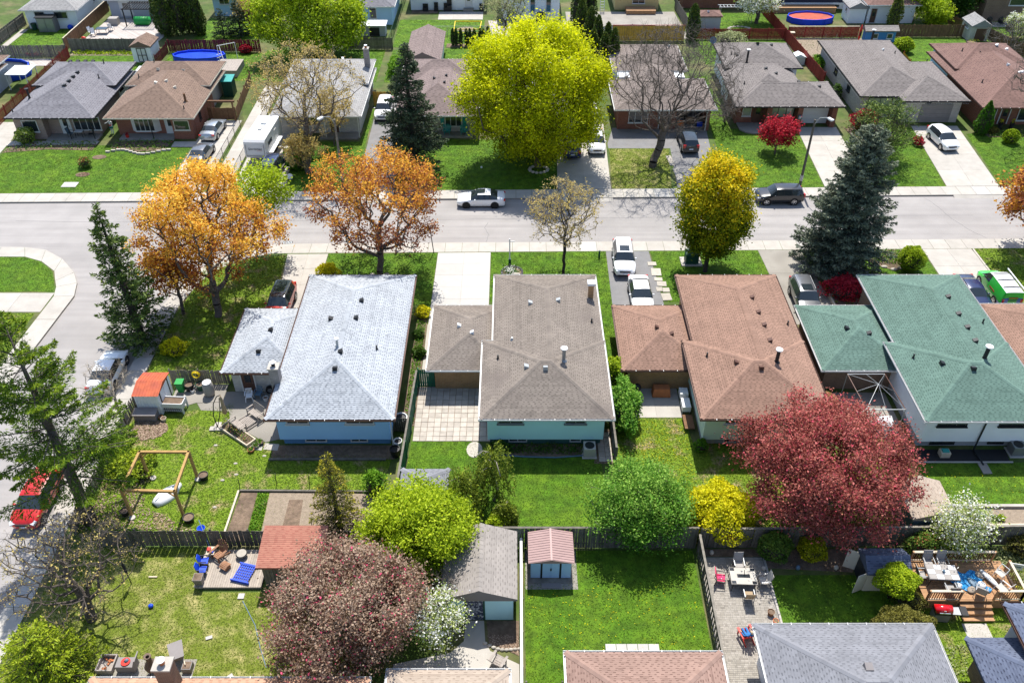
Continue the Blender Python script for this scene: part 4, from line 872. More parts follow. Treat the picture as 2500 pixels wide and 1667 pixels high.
def tree(label, base, c, rx, ry, z0, z1, m, nl, size, seed, shape=ROUND, pts=260, rbase=.25, bark='bark', cluster=.42, vmean=.5, top=.25, trunk_to=None,
         twn=0, twl=.6, twr=.012, tm=None, name='tree', cat='tree', bf=.45, lean=0, shell=.55, lump=.16, up=.75, aspect=.6, accent=0, group=None, rtip=.012, vs=.2, pw=.5):
    T = thing(name, label, cat, (*base, 0), group=group); s0 = np.random.default_rng(seed)
    P0 = crown_pts(pts, c, rx, ry, z0, z1, shape, seed, shell, lump)
    zt = trunk_to or (z0 + (z1 - z0) * .45); k = 6
    tr = np.array([(base[0] + (c[0] - base[0]) * (t ** 1.3), base[1] + (c[1] - base[1]) * (t ** 1.3), -.1 + (zt + .1) * t) for t in np.linspace(0, 1, k)])
    tr[1:, :2] += s0.normal(size=(k - 1, 2)) * .08
    P, par, cnt = spanning(P0, tr, bf)
    leafy = np.where(cnt <= 4)[0]; leafy = leafy[leafy >= k]; tw = None
    if twn: a, b = subtwigs(P[leafy], twn, twl); tw = (a, b, twr)
    limbs(P, par, cnt, rbase, rtip, T, bark, tw, tm, pw)
    if nl:
        if tw is not None: q = rng.integers(0, len(a), nl); t = rng.random((nl, 1)) ** .6; C = a[q] + (b[q] - a[q]) * t + rng.normal(size=(nl, 3)) * cluster * .35
        else: q = leafy[rng.integers(0, len(leafy), nl)]; C = P[q] + rng.normal(size=(nl, 3)) * cluster; t = rng.random((nl, 1)); C = C + (P[par[q]] - P[q]) * t * .5
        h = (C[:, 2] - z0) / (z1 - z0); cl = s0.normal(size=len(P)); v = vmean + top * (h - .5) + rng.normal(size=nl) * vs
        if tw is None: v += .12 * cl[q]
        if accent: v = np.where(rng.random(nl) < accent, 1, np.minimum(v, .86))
        leaves('crown', C - root_loc(T), size, v, m, T, up, aspect)
    return T
def shrub(label, base, rx, ry, h, m, nl, size, seed, shape=DOME, z0=.05, vmean=.5, name='shrub', cat='shrub', top=.3, group=None, lump=.08, thick=.16, stem='bark', up=.9):
    """dense clipped or rounded shrub: leaves on and just under a lumpy surface, over short stems"""
    T = thing(name, label, cat, (*base, 0), group=group); g = np.random.default_rng(seed); n = nl; hh = g.random(n) ** .8; th = g.random(n) * 2 * math.pi
    f = np.array([shape(x) for x in hh]); ph = g.random(4) * 6.28
    l = 1 + lump * (np.sin(4 * th + ph[0] + 3 * hh) + .7 * np.sin(7 * th + ph[1] - 7 * hh) + .6 * np.sin(13 * hh + ph[2] + th * 3)); d = 1 - thick * g.random(n) ** 1.5
    top_m = g.random(n) < .30; hh2 = np.where(top_m, 1 - .12 * g.random(n), hh); rr = np.where(top_m, np.sqrt(g.random(n)), 1) * d
    hz = np.where(top_m, np.array([1 - .30 * r * r for r in rr]) - .05 * g.random(n), hh) ; f = np.where(top_m, shape(.72) * .95, f)
    C = np.c_[rx * f * rr * l * np.cos(th), ry * f * rr * l * np.sin(th), z0 + (h - z0) * hz * (1 + .04 * (l - 1) / max(lump, .01))]
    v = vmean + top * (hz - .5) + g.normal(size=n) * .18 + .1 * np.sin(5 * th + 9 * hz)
    leaves('foliage', C, size, v, m, T, up)
    st = MB()
    for i in range(7): a = i * .9; st.cyl((0, 0, -.05), (rx * .45 * math.cos(a), ry * .45 * math.sin(a), h * .7), .03, .012, 5)
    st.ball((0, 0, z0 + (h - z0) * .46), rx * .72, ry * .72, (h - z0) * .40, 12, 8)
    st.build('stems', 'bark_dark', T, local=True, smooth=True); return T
def conifer(label, base, H_, Rb, m, seed, z0=.4, whorl=.32, nb=8, droop=.25, dens=1.0, power=.85, needle=.14, bark='bark_dark', lean=(0, 0), name='spruce_tree', ragged=.25, vmean=.45, asp=.32, group=None):
    T = thing(name, label, 'tree', (*base, 0), group=group); g = np.random.default_rng(seed); C = []; D = []; VV = []; bA = []; bB = []; bR = []
    z = z0
    while z < H_ - .15:
        t = (z - z0) / (H_ - z0); Lr = Rb * ((1 - t) ** power) + .12; n = max(4, int(nb * (1 - .4 * t)))
        for i in range(n):
            th = g.random() * 6.283; L = Lr * g.uniform(1 - ragged, 1.08); dr = droop * (1 - t) * g.uniform(.5, 1.4) - .25 * t; zb = z + g.uniform(-.5, .5) * whorl
            ax = np.array([base[0] * 0 + lean[0] * zb, lean[1] * zb, zb]); dh = np.array([math.cos(th), math.sin(th), 0])
            f = lambda s: ax + dh * L * s + np.array([0, 0, L * (-dr * s + .18 * s * s)])
            bA.append(f(0.)); bB.append(f(.95)); bR.append(.012 + .012 * L)
            ns = max(5, int(dens * L * 24)); s = g.random(ns) ** .65; side = g.choice([-1, 1], ns); w = (1 - s) * .42 * L + .10; off = side * w * g.random(ns) ** .8
            pe = np.array([-math.sin(th), math.cos(th), 0]); sp = np.stack([f(q) for q in s]); C.append(sp + off[:, None] * pe + dh * (np.abs(off) * .55)[:, None] + np.c_[np.zeros(ns), np.zeros(ns), -np.abs(off) * .18 * (1 - t) + g.normal(size=ns) * .05])
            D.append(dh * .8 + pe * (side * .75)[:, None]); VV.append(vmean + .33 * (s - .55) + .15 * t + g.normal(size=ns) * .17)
        z += whorl * g.uniform(.75, 1.2) * (1 - .35 * t)
    C = np.vstack(C); D = np.vstack(D); VV = np.concatenate(VV)
    leaves('foliage', C, needle, VV, m, T, up=.9, aspect=asp, direc=D)
    V, F = tubes(np.array(bA), np.array(bB), np.array(bR), np.array(bR) * .3, 3); mkobj('branches', np_mesh('branches', V, F), bark, T)
    MB().cyl((0, 0, -.1), (lean[0] * H_ * .5, lean[1] * H_ * .5, H_ * .5), .028 * H_, .016 * H_, 9).cyl((lean[0] * H_ * .5, lean[1] * H_ * .5, H_ * .5), (lean[0] * H_, lean[1] * H_, H_), .016 * H_, .01, 8).build('trunk', bark, T, local=True, smooth=True)
    return T
def cedar(label, base, H_, r, m='cedar', seed=1, n=1500, size=.13, vmean=.45, name='cedar', group=None, taper=1.0):
    T = thing(name, label, 'cedar', (*base, 0), group=group); g = np.random.default_rng(seed); h = g.random(n) ** .9; th = g.random(n) * 6.283
    prof = np.minimum(1, .55 + 1.6 * h) * np.clip(1 - h ** 2.4, 0, 1) ** (.55 * taper); lump = 1 + .16 * np.sin(3 * th + 5 * h) + .1 * np.sin(7 * th - 9 * h + seed); rr = r * prof * lump * (1 - .3 * g.random(n) ** 2)
    C = np.c_[rr * np.cos(th), rr * np.sin(th), .05 + H_ * h]; D = np.c_[np.cos(th) * .3, np.sin(th) * .3, np.ones(n)]
    leaves('foliage', C, size, vmean + g.normal(size=n) * .2 + .2 * (h - .5), m, T, up=.1, aspect=.45, direc=D)
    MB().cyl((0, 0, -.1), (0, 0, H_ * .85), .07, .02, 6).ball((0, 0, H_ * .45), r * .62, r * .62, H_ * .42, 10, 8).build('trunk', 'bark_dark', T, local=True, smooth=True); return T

# --- street and front garden trees
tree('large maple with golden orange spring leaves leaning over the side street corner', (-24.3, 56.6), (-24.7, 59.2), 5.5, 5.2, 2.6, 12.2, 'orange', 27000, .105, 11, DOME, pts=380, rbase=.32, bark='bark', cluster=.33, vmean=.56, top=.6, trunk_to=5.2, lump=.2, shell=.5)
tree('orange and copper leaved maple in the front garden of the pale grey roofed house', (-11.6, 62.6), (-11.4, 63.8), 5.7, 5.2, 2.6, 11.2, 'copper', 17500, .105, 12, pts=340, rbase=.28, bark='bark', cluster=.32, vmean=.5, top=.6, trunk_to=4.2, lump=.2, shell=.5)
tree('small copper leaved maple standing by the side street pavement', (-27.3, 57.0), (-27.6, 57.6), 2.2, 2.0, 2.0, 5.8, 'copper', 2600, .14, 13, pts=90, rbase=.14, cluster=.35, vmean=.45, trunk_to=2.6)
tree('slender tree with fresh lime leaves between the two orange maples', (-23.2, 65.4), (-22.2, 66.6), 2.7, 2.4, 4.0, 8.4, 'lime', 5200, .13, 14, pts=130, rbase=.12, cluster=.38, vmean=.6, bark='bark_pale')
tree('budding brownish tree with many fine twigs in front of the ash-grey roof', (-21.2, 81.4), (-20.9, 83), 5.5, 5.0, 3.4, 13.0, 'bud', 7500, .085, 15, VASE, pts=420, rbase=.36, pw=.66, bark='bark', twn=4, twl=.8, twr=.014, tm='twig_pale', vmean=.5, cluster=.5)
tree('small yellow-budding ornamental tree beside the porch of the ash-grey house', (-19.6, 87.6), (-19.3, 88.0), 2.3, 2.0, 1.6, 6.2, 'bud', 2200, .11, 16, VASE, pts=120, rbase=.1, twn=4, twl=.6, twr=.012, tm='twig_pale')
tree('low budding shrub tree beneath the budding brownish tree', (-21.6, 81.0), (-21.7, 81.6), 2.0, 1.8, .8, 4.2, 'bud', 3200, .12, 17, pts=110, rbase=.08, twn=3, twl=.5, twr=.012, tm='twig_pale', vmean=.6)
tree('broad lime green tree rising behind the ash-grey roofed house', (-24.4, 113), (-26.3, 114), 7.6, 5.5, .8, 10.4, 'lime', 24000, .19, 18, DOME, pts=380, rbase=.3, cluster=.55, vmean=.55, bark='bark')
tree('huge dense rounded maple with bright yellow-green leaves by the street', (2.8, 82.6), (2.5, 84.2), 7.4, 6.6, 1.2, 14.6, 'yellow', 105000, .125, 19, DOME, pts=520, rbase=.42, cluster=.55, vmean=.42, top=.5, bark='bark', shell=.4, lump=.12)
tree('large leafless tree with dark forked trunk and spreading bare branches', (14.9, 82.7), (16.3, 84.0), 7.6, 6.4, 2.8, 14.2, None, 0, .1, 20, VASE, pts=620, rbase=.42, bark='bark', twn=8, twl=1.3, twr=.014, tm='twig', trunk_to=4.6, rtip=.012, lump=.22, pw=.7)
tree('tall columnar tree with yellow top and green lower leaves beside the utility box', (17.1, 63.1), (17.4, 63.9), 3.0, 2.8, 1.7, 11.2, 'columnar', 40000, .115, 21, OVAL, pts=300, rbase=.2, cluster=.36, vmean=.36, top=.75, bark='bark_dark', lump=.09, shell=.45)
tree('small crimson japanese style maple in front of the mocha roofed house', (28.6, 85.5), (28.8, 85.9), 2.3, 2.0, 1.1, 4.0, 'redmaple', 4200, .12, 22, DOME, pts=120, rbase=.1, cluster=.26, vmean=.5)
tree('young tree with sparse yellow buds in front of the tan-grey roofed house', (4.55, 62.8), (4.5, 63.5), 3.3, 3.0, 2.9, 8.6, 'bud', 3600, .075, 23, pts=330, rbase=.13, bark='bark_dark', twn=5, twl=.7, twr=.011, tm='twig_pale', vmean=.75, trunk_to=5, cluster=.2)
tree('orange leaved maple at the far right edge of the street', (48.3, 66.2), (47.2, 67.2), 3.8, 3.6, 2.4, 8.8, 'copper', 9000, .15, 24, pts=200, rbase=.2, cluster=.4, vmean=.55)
tree('bare grey tree with twisted branches in front of the rust-brown roof', (59.5, 87.5), (58.6, 88.5), 6.0, 4.4, 2.4, 10.5, None, 0, .1, 25, VASE, pts=300, rbase=.26, bark='bark', twn=6, twl=1.0, twr=.016, tm='twig', rtip=.018)
tree('bare bushy tree in the garden behind the rust-brown roof', (66.0, 113), (66, 113.5), 4.2, 3, .6, 5.0, None, 0, .1, 26, DOME, pts=200, rbase=.14, bark='bark', twn=6, twl=.8, twr=.016, tm='twig')
tree('grey leafless bush tree between the bare tree and the mocha roof', (24.6, 93.5), (24.2, 93.0), 2.0, 3.2, .8, 5.2, None, 0, .1, 27, DOME, pts=170, rbase=.12, bark='bark', twn=6, twl=.7, twr=.015, tm='twig')
# conifers
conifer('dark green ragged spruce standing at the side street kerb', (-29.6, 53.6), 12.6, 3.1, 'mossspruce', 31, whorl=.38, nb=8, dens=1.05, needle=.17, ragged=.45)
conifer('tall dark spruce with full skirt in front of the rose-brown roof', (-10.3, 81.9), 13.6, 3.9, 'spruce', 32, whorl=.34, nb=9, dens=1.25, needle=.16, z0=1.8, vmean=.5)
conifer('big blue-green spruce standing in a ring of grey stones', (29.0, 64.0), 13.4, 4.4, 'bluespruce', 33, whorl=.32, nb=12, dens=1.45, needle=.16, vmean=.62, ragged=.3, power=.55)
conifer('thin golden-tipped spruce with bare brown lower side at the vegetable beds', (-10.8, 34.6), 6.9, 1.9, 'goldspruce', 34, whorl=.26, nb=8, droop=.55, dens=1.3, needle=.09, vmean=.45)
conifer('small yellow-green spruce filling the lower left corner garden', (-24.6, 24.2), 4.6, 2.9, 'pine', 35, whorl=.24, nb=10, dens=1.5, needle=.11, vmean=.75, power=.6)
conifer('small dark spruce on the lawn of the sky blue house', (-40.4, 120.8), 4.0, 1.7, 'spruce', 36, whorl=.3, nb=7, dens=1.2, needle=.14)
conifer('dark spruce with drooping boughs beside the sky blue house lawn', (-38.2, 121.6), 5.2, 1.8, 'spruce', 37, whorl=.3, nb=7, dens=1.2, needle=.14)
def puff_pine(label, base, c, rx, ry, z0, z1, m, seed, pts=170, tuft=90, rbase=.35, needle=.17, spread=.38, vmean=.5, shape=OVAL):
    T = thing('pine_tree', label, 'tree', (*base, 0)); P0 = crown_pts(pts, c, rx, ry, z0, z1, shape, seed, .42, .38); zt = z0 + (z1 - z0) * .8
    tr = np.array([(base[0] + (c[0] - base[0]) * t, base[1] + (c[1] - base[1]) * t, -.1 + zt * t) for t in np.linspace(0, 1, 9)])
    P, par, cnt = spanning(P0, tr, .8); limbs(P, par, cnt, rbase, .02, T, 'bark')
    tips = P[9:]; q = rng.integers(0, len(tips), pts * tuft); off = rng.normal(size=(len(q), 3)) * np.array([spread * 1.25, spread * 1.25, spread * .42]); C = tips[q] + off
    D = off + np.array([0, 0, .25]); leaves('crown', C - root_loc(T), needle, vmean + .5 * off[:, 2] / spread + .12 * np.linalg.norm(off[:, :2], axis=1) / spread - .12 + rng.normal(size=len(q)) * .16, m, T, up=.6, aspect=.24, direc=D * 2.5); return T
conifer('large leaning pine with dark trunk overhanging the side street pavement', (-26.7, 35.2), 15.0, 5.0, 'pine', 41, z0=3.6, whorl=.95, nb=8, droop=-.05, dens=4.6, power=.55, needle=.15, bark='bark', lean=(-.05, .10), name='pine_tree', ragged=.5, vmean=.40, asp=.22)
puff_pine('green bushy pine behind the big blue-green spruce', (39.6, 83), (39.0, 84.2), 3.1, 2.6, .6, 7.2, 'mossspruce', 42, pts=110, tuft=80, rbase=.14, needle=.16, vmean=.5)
# --- garden trees in the foreground
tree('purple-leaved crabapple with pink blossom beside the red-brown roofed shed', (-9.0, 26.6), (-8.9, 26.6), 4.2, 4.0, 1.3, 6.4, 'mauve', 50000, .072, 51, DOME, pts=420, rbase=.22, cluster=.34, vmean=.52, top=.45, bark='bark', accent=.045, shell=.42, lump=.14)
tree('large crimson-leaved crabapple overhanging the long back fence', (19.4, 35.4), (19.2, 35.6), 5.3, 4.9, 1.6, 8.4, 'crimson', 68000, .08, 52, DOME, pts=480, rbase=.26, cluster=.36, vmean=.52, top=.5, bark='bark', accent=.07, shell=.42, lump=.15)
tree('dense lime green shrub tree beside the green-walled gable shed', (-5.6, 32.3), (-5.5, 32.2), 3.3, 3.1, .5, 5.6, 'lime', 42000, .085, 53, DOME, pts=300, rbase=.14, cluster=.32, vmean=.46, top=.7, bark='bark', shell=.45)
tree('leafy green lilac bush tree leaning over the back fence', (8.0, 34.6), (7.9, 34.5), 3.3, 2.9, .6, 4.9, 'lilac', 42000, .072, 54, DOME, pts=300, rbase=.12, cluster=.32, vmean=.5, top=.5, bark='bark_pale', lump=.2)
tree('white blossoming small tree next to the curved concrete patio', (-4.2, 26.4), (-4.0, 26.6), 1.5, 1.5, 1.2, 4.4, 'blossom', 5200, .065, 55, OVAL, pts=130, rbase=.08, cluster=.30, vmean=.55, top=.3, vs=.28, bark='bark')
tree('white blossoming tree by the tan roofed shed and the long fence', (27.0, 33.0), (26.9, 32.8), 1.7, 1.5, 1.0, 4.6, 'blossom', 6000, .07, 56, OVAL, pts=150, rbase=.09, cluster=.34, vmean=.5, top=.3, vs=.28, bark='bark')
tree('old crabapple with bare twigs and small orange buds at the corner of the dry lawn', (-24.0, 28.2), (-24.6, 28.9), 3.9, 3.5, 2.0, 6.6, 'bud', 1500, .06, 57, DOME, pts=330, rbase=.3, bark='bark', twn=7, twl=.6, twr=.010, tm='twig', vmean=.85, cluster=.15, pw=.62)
tree('bare thin birch-like tree by the leaning board fence', (-26.5, 42.6), (-27.6, 43.6), 1.7, 1.7, 2.4, 5.8, None, 0, .1, 58, VASE, pts=110, rbase=.09, bark='bark_pale', twn=5, twl=.6, twr=.009, tm='twig_pale')
tree('bare twiggy bush tree against the green-walled gable shed', (-3.8, 28.8), (-3.8, 28.9), 1.2, 1.0, .6, 3.2, None, 0, .1, 59, VASE, pts=110, rbase=.05, bark='twig', twn=6, twl=.5, twr=.009, tm='twig')
tree('pale willowy tree with thin new leaves beside the back pool', (-1.0, 121), (-.6, 121.4), 3.4, 2.6, 1.0, 6.4, 'palespring', 3400, .11, 60, VASE, pts=220, rbase=.14, twn=4, twl=.8, twr=.014, tm='twig_pale')
tree('white blossoming tree with stout trunk beside the red board fence', (35.6, 126.5), (35.4, 127), 3.0, 2.6, 1.8, 5.4, 'blossom', 6000, .14, 61, DOME, pts=150, rbase=.28, cluster=.4, vmean=.72, bark='bark')
tree('round bright green tree beside the white garage house', (61.2, 125.8), (60.8, 126), 2.3, 2.0, .3, 3.6, 'lime', 6500, .15, 62, DOME, pts=120, rbase=.1, cluster=.35, vmean=.55)
tree('yellow-green loose tree leaning beside the white garage house', (58.8, 128), (58.6, 129), 3.0, 2.5, 1.6, 6.2, 'lime', 6000, .16, 63, pts=150, rbase=.13, cluster=.45, vmean=.4)
tree('dark leafed tree in front of the brown brick house', (66.0, 129.5), (65.6, 130), 3.6, 2.6, .6, 6.0, 'hedge', 9000, .17, 64, DOME, pts=170, rbase=.15, cluster=.45, vmean=.3)
tree('pale blossoming tree before the brown brick house', (70.6, 119.8), (70.6, 120), 2.3, 2.0, .6, 3.8, 'blossom', 3600, .12, 65, DOME, pts=130, rbase=.08, twn=3, twl=.5, twr=.012, tm='twig', vmean=.55)
tree('mustard-leaved small tree between the spruces of the sky blue house', (-37.2, 123.2), (-37.2, 123.4), 1.8, 1.6, 1.4, 5.0, 'bud', 2600, .13, 66, pts=90, rbase=.09, cluster=.4)
tree('olive-brown tree beside the sky blue house', (-33.6, 125), (-33.6, 125.6), 2.2, 2.0, 1.2, 6.0, 'olive', 4200, .15, 67, pts=110, rbase=.12, cluster=.45)
# cedars
for i, (x, y, h, r) in enumerate(((-48.2, 121.3, 6.9, 1.3), (-46.6, 122.0, 7.2, 1.5), (-45.1, 122.4, 6.9, 1.2), (-43.9, 121.8, 6.4, .95), (-49.3, 122.4, 6.0, 1.2))): cedar('tall dark cedar in the clump at the corner of the stone patio', (x, y), h, r, seed=70 + i, n=2600, size=.17, group='cedars in the clump at the stone patio')
for i, (x, y, h, r) in enumerate(((8.9, 117.6, 9.0, 1.2), (10.6, 119, 8.6, 1.0), (9.2, 114.6, 7.2, 1.0), (10.2, 112.4, 7.0, .95), (11.0, 110.2, 6.6, .9), (12.2, 109.4, 6.0, .8), (10.3, 108.2, 5.6, .9), (11.6, 106.8, 5.6, .8), (12.7, 106.2, 6.4, .85))): cedar('tall slim cedar in the hedge between the yellow maple and the bare tree', (x, y), h, r, seed=80 + i, n=2300, size=.16, group='cedars in the tall hedge')
cedar('single dark cedar beside the small red-roofed shed', (25.0, 119.8), 4.9, .95, seed=95, n=2200, size=.16)
cedar('bright cedar beside the blue playhouse', (54.6, 124.6), 4.6, 1.0, seed=96, n=1800, size=.16, vmean=.7)
for i in range(9): cedar('small clipped cedar in the row behind the white trellis', (-8.25 + i * .62 + (.15 if i % 3 == 0 else 0), 117.7), 2.3 + .3 * (i == 8), .34, seed=100 + i, n=420, size=.12, vmean=.3, group='small cedars in a row')
cedar('conical cedar beside the red brick front of the rust-roofed house', (52.9, 90.4), 3.9, .95, 'green', seed=112, n=2200, size=.12, vmean=.15, taper=1.6)
cedar('little dark cedar on the lawn of the sky blue house', (-35.4, 121.6), 2.6, .45, seed=113, n=600, size=.13)
# weeping larches
def weeping(label, base, H_, r, seed):
    T = thing('weeping_larch', label, 'tree', (*base, 0)); g = np.random.default_rng(seed); C = []; D = []; VV = []; st = MB(); prev = Vector((0, 0, -.1))
    for t in np.linspace(.15, 1, 7): p = Vector((.25 * math.sin(3 * t + seed), .2 * math.cos(2 * t), H_ * t)); st.cyl(prev, p, .07 * (1.15 - t) + .02, .07 * (1 - t) + .02, 7); prev = p
    for i in range(170):
        th = g.random() * 6.283; zt = H_ * g.uniform(.35, 1.0); L = r * g.uniform(.4, 1.05); drop = g.uniform(.35, .8) * zt
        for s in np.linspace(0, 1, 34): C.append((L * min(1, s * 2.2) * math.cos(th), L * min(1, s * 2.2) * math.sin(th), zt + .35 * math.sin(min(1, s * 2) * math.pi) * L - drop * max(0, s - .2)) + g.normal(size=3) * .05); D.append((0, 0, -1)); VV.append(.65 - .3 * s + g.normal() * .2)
        if i < 9: st.tube([(0, 0, zt), (L * .5 * math.cos(th), L * .5 * math.sin(th), zt + .32 * L), (L * math.cos(th), L * math.sin(th), zt - .1)], .025, 5)
    leaves('foliage', np.array(C), .10, np.array(VV), 'larch', T, up=0, aspect=.3, direc=np.array(D, float)); st.build('trunk', 'bark_pale', T, local=True, smooth=True)
weeping('tall weeping larch with pale arching stem near the aqua wall', (-1.2, 36.9), 4.6, 1.4, 1); weeping('weeping larch bending beside the lime shrub tree', (-3.0, 35.4), 4.2, 1.4, 2); weeping('small weeping larch with bare pale top on the lawn edge', (-.4, 34.6), 2.4, .8, 3)
# --- shrubs
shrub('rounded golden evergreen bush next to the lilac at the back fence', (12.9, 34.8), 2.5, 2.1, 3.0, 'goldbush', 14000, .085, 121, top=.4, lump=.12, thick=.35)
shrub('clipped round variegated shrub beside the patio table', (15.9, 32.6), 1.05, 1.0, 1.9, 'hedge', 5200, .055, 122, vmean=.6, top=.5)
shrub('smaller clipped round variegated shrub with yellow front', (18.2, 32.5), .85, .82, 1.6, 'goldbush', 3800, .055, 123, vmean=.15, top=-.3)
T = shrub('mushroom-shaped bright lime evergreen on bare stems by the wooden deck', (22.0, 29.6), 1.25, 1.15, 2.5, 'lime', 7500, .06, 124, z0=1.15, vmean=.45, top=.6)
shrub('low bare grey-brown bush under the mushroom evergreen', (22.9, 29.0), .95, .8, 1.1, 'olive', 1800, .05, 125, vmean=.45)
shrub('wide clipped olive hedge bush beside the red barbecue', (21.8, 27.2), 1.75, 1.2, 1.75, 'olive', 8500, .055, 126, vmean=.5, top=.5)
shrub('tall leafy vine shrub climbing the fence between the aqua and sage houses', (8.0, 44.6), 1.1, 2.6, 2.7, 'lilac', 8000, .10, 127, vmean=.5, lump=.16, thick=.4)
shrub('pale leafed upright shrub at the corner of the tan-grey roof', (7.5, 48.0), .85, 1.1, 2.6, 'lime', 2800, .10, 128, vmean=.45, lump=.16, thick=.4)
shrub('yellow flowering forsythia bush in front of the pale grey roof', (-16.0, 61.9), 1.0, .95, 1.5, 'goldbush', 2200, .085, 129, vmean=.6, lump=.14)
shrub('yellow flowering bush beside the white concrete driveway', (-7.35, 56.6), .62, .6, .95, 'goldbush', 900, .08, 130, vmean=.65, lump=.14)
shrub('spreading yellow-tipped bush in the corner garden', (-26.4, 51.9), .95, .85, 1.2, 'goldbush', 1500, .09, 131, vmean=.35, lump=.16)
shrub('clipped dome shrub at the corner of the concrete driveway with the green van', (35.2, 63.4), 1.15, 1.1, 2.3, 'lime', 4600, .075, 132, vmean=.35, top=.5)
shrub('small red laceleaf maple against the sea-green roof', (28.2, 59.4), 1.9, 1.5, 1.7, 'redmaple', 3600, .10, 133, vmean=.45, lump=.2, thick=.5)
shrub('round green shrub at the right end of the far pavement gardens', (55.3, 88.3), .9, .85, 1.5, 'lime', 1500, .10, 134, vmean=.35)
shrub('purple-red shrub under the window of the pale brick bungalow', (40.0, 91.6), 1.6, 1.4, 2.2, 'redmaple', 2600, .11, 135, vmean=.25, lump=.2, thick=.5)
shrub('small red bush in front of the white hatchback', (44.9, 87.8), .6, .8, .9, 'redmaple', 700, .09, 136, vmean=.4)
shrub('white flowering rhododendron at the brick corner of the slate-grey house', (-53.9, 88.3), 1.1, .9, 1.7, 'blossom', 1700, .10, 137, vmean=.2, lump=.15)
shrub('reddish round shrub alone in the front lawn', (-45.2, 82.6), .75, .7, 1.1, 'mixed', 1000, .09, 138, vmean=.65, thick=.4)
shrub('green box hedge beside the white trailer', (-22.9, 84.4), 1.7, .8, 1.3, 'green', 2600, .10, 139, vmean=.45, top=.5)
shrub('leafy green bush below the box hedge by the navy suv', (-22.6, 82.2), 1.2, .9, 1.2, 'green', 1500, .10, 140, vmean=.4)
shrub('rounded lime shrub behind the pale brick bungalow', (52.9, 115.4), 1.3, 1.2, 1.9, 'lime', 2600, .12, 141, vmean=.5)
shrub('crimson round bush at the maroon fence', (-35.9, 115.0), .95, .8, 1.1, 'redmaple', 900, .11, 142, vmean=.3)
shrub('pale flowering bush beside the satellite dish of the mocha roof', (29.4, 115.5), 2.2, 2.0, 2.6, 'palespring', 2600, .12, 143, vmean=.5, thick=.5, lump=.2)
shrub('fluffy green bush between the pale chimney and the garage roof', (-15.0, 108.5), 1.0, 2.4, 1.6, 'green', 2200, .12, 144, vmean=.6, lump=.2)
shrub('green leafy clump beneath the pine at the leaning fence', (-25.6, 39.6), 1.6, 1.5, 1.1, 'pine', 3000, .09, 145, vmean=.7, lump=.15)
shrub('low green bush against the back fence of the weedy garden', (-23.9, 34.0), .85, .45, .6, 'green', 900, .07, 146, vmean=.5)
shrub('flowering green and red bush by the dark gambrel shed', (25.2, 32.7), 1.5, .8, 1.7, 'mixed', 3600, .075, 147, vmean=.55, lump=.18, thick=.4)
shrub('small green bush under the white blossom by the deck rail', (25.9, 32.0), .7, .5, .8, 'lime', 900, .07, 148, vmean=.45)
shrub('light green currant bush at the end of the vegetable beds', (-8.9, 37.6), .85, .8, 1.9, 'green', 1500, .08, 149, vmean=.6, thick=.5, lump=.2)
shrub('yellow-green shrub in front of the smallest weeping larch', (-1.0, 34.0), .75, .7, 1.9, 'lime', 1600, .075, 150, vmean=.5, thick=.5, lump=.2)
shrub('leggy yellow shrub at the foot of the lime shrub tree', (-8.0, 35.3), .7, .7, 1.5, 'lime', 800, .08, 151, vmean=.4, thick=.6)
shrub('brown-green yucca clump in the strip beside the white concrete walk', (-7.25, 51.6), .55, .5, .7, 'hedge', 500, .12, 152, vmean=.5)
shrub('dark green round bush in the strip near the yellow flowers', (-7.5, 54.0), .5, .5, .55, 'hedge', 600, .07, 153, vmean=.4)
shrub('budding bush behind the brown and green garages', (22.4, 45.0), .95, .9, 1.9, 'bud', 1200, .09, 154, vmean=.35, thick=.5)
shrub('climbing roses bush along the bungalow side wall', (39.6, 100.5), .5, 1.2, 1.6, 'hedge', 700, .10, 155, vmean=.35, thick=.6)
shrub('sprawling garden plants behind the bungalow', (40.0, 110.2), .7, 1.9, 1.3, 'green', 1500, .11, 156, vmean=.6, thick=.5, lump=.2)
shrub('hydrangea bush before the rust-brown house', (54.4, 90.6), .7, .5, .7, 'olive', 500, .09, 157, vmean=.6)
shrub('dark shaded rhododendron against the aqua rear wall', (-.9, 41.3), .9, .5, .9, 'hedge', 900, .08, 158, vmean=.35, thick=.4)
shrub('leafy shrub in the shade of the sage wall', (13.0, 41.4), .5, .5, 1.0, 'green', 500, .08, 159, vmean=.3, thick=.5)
shrub('dark garden bush on the right bank behind the deck', (31.6, 33.0), 1.4, 1.0, 1.2, 'olive', 1500, .09, 160, vmean=.3, lump=.2)
